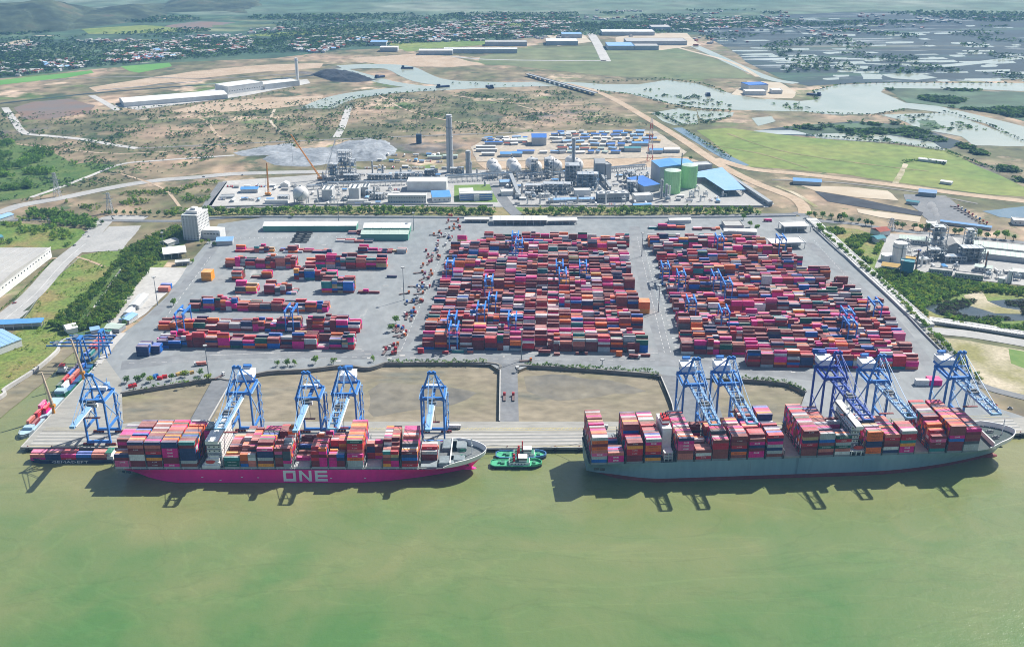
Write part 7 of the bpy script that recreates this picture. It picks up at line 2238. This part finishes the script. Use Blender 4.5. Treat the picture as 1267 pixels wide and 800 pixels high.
# ------------------------------------------------------------------ hills
def hill(label, pts, seed, m):
    """ridge line in picture points (x, top y, base y) turned into a mound with depth"""
    mb = MB()
    V = []; n = len(pts); D = 40
    for i, (x, ty, by) in enumerate(pts):
        gx, gy = G(x, by)
        dist = gy
        yc = gy + 450
        dc = yc * math.cos(PITCH) + 413 * math.sin(PITCH)
        h = max(0, 400 + FPX * (413 * math.cos(PITCH) - yc * math.sin(PITCH)) / dc - ty) * dc / FPX * 1.02
        for j in range(D + 1):
            t = j / D
            prof = math.sin(math.pi * min(1, t * .5 + .0) ) if False else math.sin(math.pi * t) ** .9
            nz = mnoise.fractal(Vector((gx * .0035 + seed, (gy + t * 900) * .0035, 0)), 0.8, 2.1, 6)
            V.append((gx * (1 + t * 900 / gy * .6) + 40 * nz, gy + t * 900, 3.3 + max(0, h * prof * (1 + .16 * nz)) - (.4 if j in (0, D) else 0)))
    F = []
    for i in range(n - 1):
        for j in range(D):
            a = i * (D + 1) + j
            F.append((a, a + D + 1, a + D + 2, a + 1))
    mb.add(V, F)
    return tag(mb.build('hill', m, None, True), label, kind='structure')
m_hill = mat('hill_scrub', (0.016, 0.028, 0.014), (0.105, 0.078, 0.05), scale=0.006, c3=(0.055, 0.075, 0.04), detail=10, lo=0.4, hi=0.72, fine=(.03, .3), bump=.8, bscale=.03)
def dense(pts, k=14):
    out = []
    for (a, b) in zip(pts, pts[1:]):
        for i in range(k):
            t = i / k
            out.append(tuple(a[q] + (b[q] - a[q]) * t for q in range(3)))
    return out + [pts[-1]]
hill('left ridge', dense([(-160, 10, 48), (-80, 6, 45), (0, 5, 42), (25, 2, 41), (45, 4, 40), (70, 11, 39), (88, 16, 37), (110, 12, 34), (140, 8, 31), (165, 9, 28), (195, 13, 25), (240, 19, 22)]), 1.3, m_hill)
hill('middle ridge', dense([(165, 12, 16), (200, 2, 16), (240, -4, 15), (280, -2, 14), (300, 3, 17), (310, 9, 18), (335, 14, 17), (365, 14.5, 16), (400, 15, 15.2)]), 4.1, m_hill)

# ------------------------------------------------------------------ vegetation
def leaf_mat(name, a, b):
    m = mat(name, a, b, scale=0.35, detail=3, rough=0.75, lo=0.3, hi=0.7, fine=(0.04, 0.35), rnd=0.18, spec=0.12)
    n = m.node_tree
    p = n.nodes['Principled BSDF']
    tr = n.nodes.new('ShaderNodeBsdfTranslucent')      # light passing through the leaves
    n.links.new(p.inputs['Base Color'].links[0].from_socket, tr.inputs['Color'])
    mx = n.nodes.new('ShaderNodeMixShader')
    mx.inputs['Fac'].default_value = 0.45
    n.links.new(p.outputs[0], mx.inputs[1])
    n.links.new(tr.outputs[0], mx.inputs[2])
    n.links.new(mx.outputs[0], n.nodes['Material Output'].inputs['Surface'])
    return m
m_leaf = leaf_mat('leaves_mid_green', (0.12, 0.23, 0.030), (0.17, 0.28, 0.045))
m_leafd = leaf_mat('leaves_dark_green', (0.070, 0.15, 0.030), (0.11, 0.20, 0.042))
m_leafy = leaf_mat('leaves_yellow_green', (0.19, 0.27, 0.03), (0.25, 0.32, 0.05))
m_leafb = leaf_mat('leaves_far_green', (0.030, 0.070, 0.036), (0.05, 0.095, 0.045))
m_bark = mat('bark', (0.10, 0.08, 0.06), (0.07, 0.055, 0.04), scale=2.0)
def leaf_quads(n, lobes, size, rg):
    """n small leaf clumps spread over several lobes -> verts (n,4,3)"""
    lo = np.array(lobes)
    wts = lo[:, 3] ** 2; wts = wts / wts.sum()
    k = rg.choice(len(lo), n, p=wts)
    d = rg.normal(size=(n, 3)); d /= np.linalg.norm(d, axis=1)[:, None]
    r_ = lo[k, 3][:, None] * (0.55 + 0.5 * rg.random((n, 1)) ** .6)
    c = lo[k, :3] + d * r_ * np.array([1, 1, .8])
    nrm = d + rg.normal(size=(n, 3)) * .55
    nrm /= np.linalg.norm(nrm, axis=1)[:, None]
    t = np.cross(nrm, rg.normal(size=(n, 3))); t /= np.linalg.norm(t, axis=1)[:, None]
    b = np.cross(nrm, t)
    s = size * (0.6 + .8 * rg.random((n, 1)))
    a = .55 + .5 * rg.random((n, 1))
    return np.stack([c - t * s - b * s * a, c + t * s - b * s * a * .7, c + t * s * .8 + b * s * a, c - t * s * .9 + b * s * a * .8], 1)
def quads_mesh(name, V, mats, mi=None):
    n = len(V)
    me = bpy.data.meshes.new(name)
    me.vertices.add(n * 4); me.vertices.foreach_set('co', np.ascontiguousarray(V, dtype=np.float32).ravel())
    me.loops.add(n * 4); me.loops.foreach_set('vertex_index', np.arange(n * 4, dtype=np.int32))
    me.polygons.add(n); me.polygons.foreach_set('loop_start', np.arange(0, n * 4, 4, dtype=np.int32))
    for m in (mats if isinstance(mats, list) else [mats]): me.materials.append(m)
    if mi is not None: me.polygons.foreach_set('material_index', mi.astype(np.int32))
    me.update(calc_edges=True)
    return me
def crown_lobes(h, w, rg, n=6):
    L_ = [(0, 0, h * .62, w * .34)]
    for k in range(n):
        a = rg.random() * 6.28
        rr = w * rg.uniform(.12, .34)
        L_.append((rr * math.cos(a), rr * math.sin(a), h * rg.uniform(.40, .82), w * rg.uniform(.18, .30)))
    return L_
def tree_proto(h, w, m, seed, n=150, trunk=True):
    rg = np.random.default_rng(seed)
    lb = crown_lobes(h, w, rg)
    cr = quads_mesh('crown', leaf_quads(n, lb, w * .075, rg), m)
    tb = MB()
    tb.cyl((0, 0, 0), .32, .16, h * .55, 6)
    for l_ in lb[1:4]:
        tb.beam((0, 0, h * .36), (l_[0] * .8, l_[1] * .8, l_[2]), .16)
    return cr, tb.mesh('trunk', m_bark)
TP = [tree_proto(8.5, 7.5, m_leafd, 1), tree_proto(7.5, 7.0, m_leafd, 2), tree_proto(9.5, 8.5, m_leaf, 3, 170), tree_proto(6.5, 6.5, m_leaf, 4, 120), tree_proto(7.0, 8.0, m_leafy, 5, 140)]
NT = 0
def tree(px, py, v, s, label, group, z=3.7, world=False):
    global NT
    NT += 1
    g = (px, py) if world else G(px, py)
    r = thing('tree', label, 'tree', (g[0], g[1], z), random.random() * 6.28, group)
    cr, tr = TP[v]
    a = link('crown', cr, r); b = link('trunk', tr, r)
    for o in (a, b): o.scale = (s * random.uniform(.9, 1.1), s * random.uniform(.9, 1.1), s)
    return r
random.seed(8)
def along(px, step):
    P_ = [Vector(G(*p)) for p in px]
    out = []
    for a, b in zip(P_, P_[1:]):
        n = max(1, int((b - a).length / step))
        out += [a + (b - a) * (i + random.uniform(-.2, .2)) / n for i in range(n)]
    return out
belt = along([(262, 265), (420, 263.5), (614, 264.5)], 9.0) + along([(652, 265), (860, 264), (936, 264.5)], 9.0)
for i, p in enumerate(belt):
    p = p + Vector((random.uniform(-2, 2), random.uniform(-3, 4)))
    tree(p.x, p.y, random.choice([0, 0, 1, 2, 2, 3]), random.uniform(1.05, 1.45), f'round roadside tree, {ORD[i]} from the left in the belt behind the yard', 'trees of the belt behind the yard', world=True)
for i, p in enumerate(along([(40, 262), (75, 268), (120, 276), (130, 279)], 9) + along([(135, 266), (170, 266), (222, 268)], 10)):
    tree(p.x, p.y, random.choice([0, 1]), random.uniform(.9, 1.2), f'dark roadside tree, {ORD[i]} from the frame edge, left of the office tower', 'trees of the road left of the tower', world=True)
ONES = [(362, 269, 4, 'round yellow green tree standing before the belt, left'), (490, 400, 2, 'upper of two round trees in the truck lane'), (484, 410, 2, 'lower of two round trees in the truck lane'), (462, 447, 3, 'bushy tree at the head of the light strip between basins'), (390, 450, 2, 'largest palm like tree on the left basin wall'),
        (157, 474, 0, 'dark tree at the left end of the basin wall'), (170, 473, 0, 'second dark tree from the left on the basin wall'), (177, 470, 1, 'third dark tree from the left on the basin wall'), (186, 473, 4, 'yellow green bush on the basin wall'), (212, 470, 1, 'dark tree beside blue drums on the basin wall'), (229, 466, 4, 'pale bush by the tan boxes on the basin wall'), (249, 465, 0, 'palm like tree beside the light mast'), (258, 470, 4, 'low yellow green bush at the causeway head'),
        (343, 453, 3, 'small tree on the second basin wall, left'), (356, 453, 0, 'dark tree on the second basin wall'), (365, 452, 3, 'small round tree on the second basin wall, right'), (413, 450, 3, 'small pale tree near the second basin corner'), (215, 378, 2, 'round tree beside the white workshop'), (155, 398, 4, 'yellow green tree by the pale blue cabin'), (155, 404, 0, 'dark small tree at the ramp wall'),
        (203, 305, 0, 'dark tree behind the repair shed'), (197, 325, 1, 'dark tree left of the repair shed'), (238, 326, 3, 'tree right of the low shelter'), (266, 305, 1, 'dark tree left of the pale blue shed'), (250, 302, 4, 'yellow green tree before the office annex'), (259, 301, 3, 'small tree before the office annex'), (920, 272, 2, 'broad dark tree behind the workshop at the right block'), (928, 281, 2, 'green tree in the forecourt strip, upper'), (936, 285, 2, 'green tree in the forecourt strip, lower'),
        (854, 198, 0, 'lone dark tree on the dirt road by the plant'), (1015, 285, 3, 'tree at the top of the conduit strip')]
for px, py, v, lab in ONES:
    tree(px, py, v, 1.0, lab, None, 4.0)
strip_trees = along([(1010, 284), (1044, 314), (1090, 353), (1144, 408), (1190, 455), (1214, 477)], 7.5)
for i, p in enumerate(strip_trees):
    tree(p.x + random.uniform(1, 4), p.y + random.uniform(0, 3), random.choice([3, 3, 2, 4]), random.uniform(.75, 1.15), f'low shrub tree, {ORD[i]} from the top of the strip along the right yard edge', 'shrub trees along the right yard edge', world=True)
rowR = along([(1000, 269), (1030, 272), (1062, 276), (1090, 283)], 9) + along([(1108, 281), (1160, 287), (1210, 293), (1267, 299)], 10)
for i, p in enumerate(rowR):
    tree(p.x, p.y + random.uniform(-4, 6), random.choice([0, 0, 1, 2]), random.uniform(1.1, 1.5), f'dark tree, {ORD[i]} from the left in the row behind the right hand factory', 'trees behind the right hand factory', world=True)

def inside(p, poly):
    c = False
    j = len(poly) - 1
    for i in range(len(poly)):
        if (poly[i][1] > p[1]) != (poly[j][1] > p[1]) and p[0] < (poly[j][0] - poly[i][0]) * (p[1] - poly[i][1]) / (poly[j][1] - poly[i][1]) + poly[i][0]:
            c = not c
        j = i
    return c
def pts_in(px, n, seed, clump=0.0):
    poly = [G(*p) for p in px]
    rg = random.Random(seed)
    x0, x1 = min(p[0] for p in poly), max(p[0] for p in poly)
    y0, y1 = min(p[1] for p in poly), max(p[1] for p in poly)
    out = []
    tries = 0
    while len(out) < n and tries < n * 40:
        tries += 1
        p = (rg.uniform(x0, x1), rg.uniform(y0, y1))
        if not inside(p, poly): continue
        if clump and mnoise.noise(Vector((p[0] / clump, p[1] / clump, seed))) < .08: continue
        out.append(p)
    return out
def mass_trees(name, label, items, mats, nq=26, z=3.6):
    """items: (x, y, height, width)"""
    rg = np.random.default_rng(len(items))
    prot_ = [leaf_quads(nq, crown_lobes(1, 1, rg, 4), .105 * (26 / nq) ** .4, rg) for _ in range(8)]
    Vs, Ms = [], []
    for x, y, h, w_ in items:
        V = prot_[rg.integers(8)].copy()
        a = rg.random() * 6.28
        c, s = math.cos(a), math.sin(a)
        X = V[:, :, 0] * c - V[:, :, 1] * s; Y = V[:, :, 0] * s + V[:, :, 1] * c
        V[:, :, 0] = X * w_ + x; V[:, :, 1] = Y * w_ + y
        V[:, :, 2] = (V[:, :, 2] - .12) * h * 1.15 + z
        Vs.append(V)
        Ms.append(np.full(nq, rg.choice(len(mats))))
    me = quads_mesh(name, np.concatenate(Vs), mats, np.concatenate(Ms))
    return tag(link(name, me), label, None, None, 'stuff')
U = random.uniform
grove = [(108, 410), (140, 398), (162, 366), (205, 305), (228, 296), (235, 280), (205, 286), (152, 313), (138, 334), (110, 362), (82, 384), (62, 404), (80, 411)]
gp = pts_in(grove, 1300, 3)
# the nearest trees of the grove are things, the rest one wood
path_a, path_b = Vector(G(100, 400)), Vector(G(152, 330))
def on_path(p):
    d = path_b - path_a
    t = max(0, min(1, (Vector(p) - path_a).dot(d) / d.length_squared))
    return (Vector(p) - path_a - d * t).length < 5
gp = [p for p in gp if not on_path(p)]
gp.sort(key=lambda p: p[1])
k = max(0, 300 - NT)
for i, p in enumerate(sorted(gp[:k], key=lambda q: q[0] / q[1])):
    tree(p[0], p[1], random.choice([2, 2, 3, 1, 3, 4]), U(.6, 1.05), f'leafy tree at the river end of the left grove, {ORD[i]} from the left', 'trees of the grove left of the yard', 3.6, True)
mass_trees('grove', 'dense green grove filling the strip left of the yard', [(x, y, U(5, 9), U(6, 10)) for x, y in gp[k:]], [m_leaf, m_leaf, m_leafd, m_leafy], 46)
strip('footpath', [(100, 402), (118, 378), (152, 330)], 3.0, m_palec, 3.9)
mass_trees('bushes', 'low bushes scattered over rough grass left of the access road', [(x, y, U(1.2, 3), U(2, 5)) for x, y in pts_in([(84, 415), (106, 408), (160, 362), (228, 302), (150, 306), (102, 316), (60, 354), (20, 410), (8, 470), (60, 430)], 420, 5, 22)], [m_leaf, m_leafy, m_leafd], 14)
mass_trees('bushes', 'green bushes around the large warehouse and field at left', [(x, y, U(3, 7), U(4, 9)) for x, y in pts_in([(-30, 264), (40, 272), (112, 286), (100, 300), (66, 308), (-30, 300)], 260, 6, 40)] + [(x, y, U(2, 3.5), U(2, 4)) for x, y in [tuple(p) for p in along([(66, 322), (20, 368), (-30, 410)], 3)]], [m_leaf, m_leafd, m_leafy], 24)
mass_trees('woodland', 'dark woodland at the left edge beyond the highway', [(x, y, U(6, 11), U(7, 13)) for x, y in pts_in([(-60, 172), (0, 172), (60, 186), (97, 204), (60, 216), (0, 216), (-60, 232)], 620, 7, 60) + pts_in([(-40, 214), (0, 212), (40, 230), (35, 246), (-40, 258)], 260, 8, 40) + pts_in([(40, 262), (70, 262), (120, 272), (118, 284), (70, 278), (34, 268)], 170, 9)], [m_leafd, m_leafd, m_leaf], 24)
mass_trees('bushes', 'scattered dark bushes over the scrubland', [(x, y, U(2, 5), U(4, 11)) for x, y in pts_in([(-40, 140), (150, 138), (430, 120), (700, 112), (800, 155), (500, 172), (300, 185), (200, 215), (60, 245), (-40, 260)], 2600, 10, 75)] + [(x, y, U(1.5, 4), U(3, 8)) for x, y in pts_in([(-40, 140), (150, 138), (430, 120), (700, 112), (800, 155), (500, 172), (300, 185), (200, 215), (60, 245), (-40, 260)], 2200, 25)], [m_leafd, m_leafb], 10)
mass_trees('bushes', 'bushes and small trees in scrub between highway and tree belt', [(x, y, U(2, 6), U(3, 8)) for x, y in pts_in([(80, 250), (160, 234), (270, 223), (256, 255), (225, 268), (130, 268)], 420, 12, 40)], [m_leafd, m_leaf, m_leafy], 18)
mass_trees('hedge', 'low hedge filling in below the roadside tree belt', [(p.x, p.y + U(-10, 24), U(4.5, 8.5), U(6, 11)) for p in along([(228, 265), (420, 263), (614, 264)], 2) + along([(652, 264), (860, 263.5), (940, 264)], 2)], [m_leafd, m_leaf, m_leaf], 20)
mass_trees('thicket', 'dense green thicket below the right hand factory', [(x, y, U(3, 7), U(5, 10)) for x, y in pts_in([(1086, 346), (1084, 333), (1140, 339), (1200, 350), (1310, 364), (1310, 370), (1267, 367), (1222, 361), (1192, 362), (1175, 370), (1143, 380), (1147, 392)], 1150, 13) + pts_in([(1147, 393), (1158, 389), (1200, 398), (1320, 396), (1320, 420), (1155, 397)], 300, 14, 25) + pts_in([(1014, 280), (1060, 286), (1092, 300), (1082, 328), (1060, 318)], 330, 15, 30)], [m_leaf, m_leafd, m_leafd, m_leafy], 26)
m_leafm = leaf_mat('leaves_marsh_brown', (0.045, 0.055, 0.04), (0.08, 0.075, 0.05))
mass_trees('marsh_scrub', 'dark drowned scrub standing in the pond below the right hand factory', [(x, y, U(1.5, 4), U(4, 9)) for x, y in pts_in([(1146, 381), (1180, 371), (1225, 373), (1320, 373), (1320, 394), (1200, 396), (1160, 388)], 420, 24, 30)], [m_leafm, m_leafm, m_leafd], 18)
mass_trees('weeds', 'dark weeds growing along the basin walls', [(p.x, p.y + U(-2, 3), U(1.5, 4), U(3, 6.5)) for p in along([(480, 448), (605, 448)], 2.2) + along([(652, 451), (800, 460), (815, 464)], 2.0) + along([(880, 467), (917, 468), (972, 473), (996, 484)], 2.6) + along([(160, 484), (255, 469)], 5)], [m_leafd, m_leafd, m_leaf], 18, 4.0)
mass_trees('mangroves', 'dark mangrove thickets on islands of the far river', [(x, y, U(4, 8), U(8, 20)) for x, y in pts_in([(1095, 109), (1150, 110), (1267, 114), (1300, 118), (1300, 152), (1267, 150), (1236, 141), (1160, 131), (1122, 127)], 900, 16, 120) + pts_in([(968, 158), (1066, 153), (1128, 155), (1166, 173), (1066, 164)], 260, 17, 60) + pts_in([(905, 165), (1060, 150), (1130, 155), (1190, 175), (1100, 176), (1000, 168)], 160, 18, 60) + pts_in([(1180, 178), (1204, 182), (1267, 215), (1267, 228), (1215, 196)], 180, 19, 40)]
           + [(p.x, p.y, U(4, 7), U(6, 14)) for p in along([(1113, 146), (1173, 139.5), (1225, 155), (1267, 176)], 14) + along([(826, 133), (905, 138)], 18) + along([(1118, 201), (1140, 198), (1172, 204)], 6) + along([(850, 163), (905, 198)], 14) + along([(740, 113), (790, 118), (830, 130), (870, 136), (910, 138)], 11) + along([(735, 103), (823, 98), (870, 104), (900, 116)], 13) + along([(1000, 140), (1080, 143), (1122, 136)], 10) + along([(400, 136), (435, 121), (540, 111)], 16) + along([(812, 140), (845, 156), (880, 152), (906, 144)], 9) + along([(1000, 168), (1110, 178), (1170, 187), (1240, 214)], 8) + along([(1010, 124), (1006, 113), (1040, 105), (1100, 103.5), (1260, 104)], 16)], [m_leafb, m_leafd], 14)
islets = pts_in([(800, 108), (870, 112), (930, 124), (990, 128), (1010, 136), (900, 134), (840, 128)], 26, 97, 120) + pts_in([(812, 141), (900, 142), (870, 151), (830, 153)], 14, 98) + pts_in([(1090, 145), (1170, 143), (1230, 165), (1160, 160)], 14, 99)
mass_trees('islets', 'small mangrove islets dotted through the far river and ponds', [(x + U(-22, 22), y + U(-14, 14), U(2, 5), U(5, 16)) for x, y in islets for _ in range(int(U(2, 9)))], [m_leafb, m_leafd], 12)
mass_trees('far_trees', 'dark tree clumps over the far plain and marsh', [(x, y, U(5, 9), U(8, 17)) for x, y in pts_in([(-60, 104), (0, 95), (110, 84), (215, 75), (420, 60), (640, 46), (800, 42), (870, 40), (870, 24), (640, 34), (420, 46), (300, 50), (110, 52), (-60, 62)], 5200, 23)] + [(x, y, U(5, 9), U(8, 17)) for x, y in pts_in([(-60, 62), (110, 52), (420, 46), (870, 24), (870, 12), (420, 22), (100, 44), (-60, 50)], 1800, 27, 300)] + [(x, y, U(5, 10), U(9, 24)) for x, y in pts_in([(-60, 100), (0, 92), (110, 82), (215, 73), (420, 58), (640, 45), (800, 38), (1300, 26), (1300, 8), (-60, 24)], 5200, 20, 420) + pts_in([(860, 40), (1300, 30), (1300, 100), (1060, 104), (940, 90)], 900, 21, 200)], [m_leafb, m_leafb, m_leafd], 8)
mass_trees('shrubs', 'dark shrubs along tracks and ditches of the plain', [(p.x, p.y + U(-6, 6), U(3, 6), U(5, 12)) for p in along([(15, 168), (120, 160), (200, 150), (250, 145)], 14) + along([(90, 140), (180, 134), (330, 122)], 16) + along([(150, 136), (260, 128), (370, 110)], 16) + along([(560, 103), (700, 110)], 22) + along([(430, 122), (560, 111)], 25)], [m_leafd, m_leafb], 12)

# far towns: the larger houses are things, the specks beyond one mass
random.seed(31)
hm_ = [MB().bx(-6, 6, -5, 5, 0, 5).add([(-6.5, -5.5, 5), (6.5, -5.5, 5), (6.5, 5.5, 5), (-6.5, 5.5, 5), (-6.5, 0, 7.5), (6.5, 0, 7.5)], [(0, 1, 5, 4), (2, 3, 4, 5), (1, 2, 5), (3, 0, 4)], 1) for _ in range(1)][0]
m_fw = mat('far_house_wall', (0.46, 0.45, 0.43), (0.36, 0.35, 0.33), scale=.02)
m_fr = mat('far_house_roof', (0.50, 0.49, 0.47), (0.36, 0.34, 0.32), scale=.02)
HM = {'white': hm_.mesh('house', [m_fw, m_fr]), 'red': hm_.mesh('house', [m_fw, m_rroof]), 'blue': hm_.mesh('house', [m_fw, m_lbroof]), 'grey': hm_.mesh('house', [m_lgwall, m_troof])}
towns = [([(113, 75), (160, 58), (240, 48), (315, 46), (312, 60), (215, 72), (150, 78)], 'town below the left ridge'), ([(-20, 92), (0, 78), (110, 72), (108, 84), (0, 97)], 'hamlet at the left edge'), ([(345, 62), (372, 48), (420, 44), (426, 58), (400, 66)], 'village below the middle ridge'), ([(420, 52), (500, 34), (600, 24), (712, 22), (700, 42), (620, 50), (470, 54)], 'town in the middle distance'), ([(780, 36), (830, 22), (960, 22), (968, 33), (860, 38)], 'village at the far right')]
SP = []
HQ = []
for ti, (poly, wd) in enumerate(towns):
    ps = pts_in(poly, [230, 90, 60, 330, 120][ti], 50 + ti, 160)
    ps.sort(key=lambda p: p[1])
    for i, p in enumerate(ps):
        c = random.choice(['white', 'white', 'white', 'red', 'blue', 'grey'])
        if i < [90, 50, 30, 80, 20][ti]:
            o = link('house', HM[c]); o.location = (*p, 3.6); o.rotation_euler = (0, 0, U(0, 3.1)); o.scale = (U(.7, 1.5), U(.7, 1.2), U(.7, 1.3))
            HQ.append((p[0] / p[1], o, c, wd))
        else: SP.append(p)
    SP += pts_in(poly, [620, 160, 160, 900, 260][ti], 70 + ti, 70)
SP += pts_in([(900, 60), (1267, 24), (1267, 20), (700, 12), (300, 30)], 420, 90, 200) + pts_in([(-40, 70), (420, 38), (420, 30), (0, 56)], 160, 91, 120)
for wd in sorted({q[3] for q in HQ}):
    cnt = {}
    for a_, o, c, _ in sorted((q for q in HQ if q[3] == wd), key=lambda q: q[0]):
        k = cnt[c] = cnt.get(c, -1) + 1
        tag(o, f'small {c} roofed house, {ORD[k]} {c} one from the left, {wd}', 'house', 'houses of the ' + wd)
mbf = MB()
for x, y in SP:
    mbf.box((x, y, 6), (U(8, 18), U(7, 12), U(4, 8)), U(0, 3.1), random.choice([0, 0, 0, 1, 2]))
mbf_o = mbf.build('houses', [m_fr, m_rroof, m_fw])
tag(mbf_o, 'specks of small houses spread through the far towns', None, None, 'stuff')

TW = []
for ti, (poly, wd) in enumerate(towns):
    TW += pts_in(poly, [1100, 350, 260, 1600, 420][ti], 120 + ti, 0)
mass_trees('town_trees', 'trees standing among the houses of the far towns', [(x, y, U(5, 9), U(9, 20)) for x, y in TW], [m_leafb, m_leafd], 8)
# odds and ends on the basin wall and terminal ground
m_drum = paint('drum_blue', (.04, .16, .42), .15)
cr_me = {n: MB().bx(-1.4, 1.4, -1.1, 1.1, 0, 1.8).bx(-1.5, 1.5, -.2, .2, 1.8, 2.0).mesh('crate', m) for n, m in (('blue', m_drum), ('red', m_redp), ('tan', m_yroof), ('white', m_chw))}
for i, (px, py, c) in enumerate([(190, 468, 'blue'), (193, 466, 'blue'), (198, 469, 'red'), (204, 467, 'red'), (221, 464, 'tan'), (226, 463, 'tan'), (232, 463, 'white'), (237, 462, 'tan'), (162, 479, 'red'), (166, 478, 'red')]):
    o = link('crate', cr_me[c]); o.location = (*G(px, py), 4.03); o.rotation_euler = (0, 0, U(0, 1)); o.scale = (1.6, 1.4, 1.5)
    tag(o, f'{c} machine crate on the basin wall, {ORD[i]} of a loose row left of the causeway', 'crate', 'crates along the basin wall')

# steam from the right hand factory
m_st = bpy.data.materials.new('steam')
m_st.use_nodes = True
n_ = m_st.node_tree; n_.nodes.clear()
o_ = n_.nodes.new('ShaderNodeOutputMaterial'); v_ = n_.nodes.new('ShaderNodeVolumePrincipled')
v_.inputs['Color'].default_value = (.95, .95, .95, 1); v_.inputs['Density'].default_value = 0.10
n_.links.new(v_.outputs[0], o_.inputs['Volume'])
g = G(1157, 300)
s_ = MB()
for k, (dx, dz, rr) in enumerate([(0, 36, 3.5), (-4, 42, 5), (-9, 48, 6)]):
    s_.sphere((g[0] + dx, g[1] + 8 + k, 4 + dz), rr, 14, 8)
tag(s_.build('steam', m_st, None, True), 'white steam drifting off the pale process tower', None, None, 'stuff')

# ------------------------------------------------------------------ haze
m_hz = bpy.data.materials.new('haze')
m_hz.use_nodes = True
n_ = m_hz.node_tree; n_.nodes.clear()
o_ = n_.nodes.new('ShaderNodeOutputMaterial'); v_ = n_.nodes.new('ShaderNodeVolumePrincipled')
v_.inputs['Color'].default_value = (0.28, 0.60, 1.0, 1)
v_.inputs['Density'].default_value = HAZE
v_.inputs['Anisotropy'].default_value = 0.0
n_.links.new(v_.outputs[0], o_.inputs['Volume'])
hz = MB().bx(-11500, 11500, -300, 14200, -2.5, 475).build('haze', m_hz)
tag(hz, 'pale blue haze over the whole scene', None, None, 'stuff')
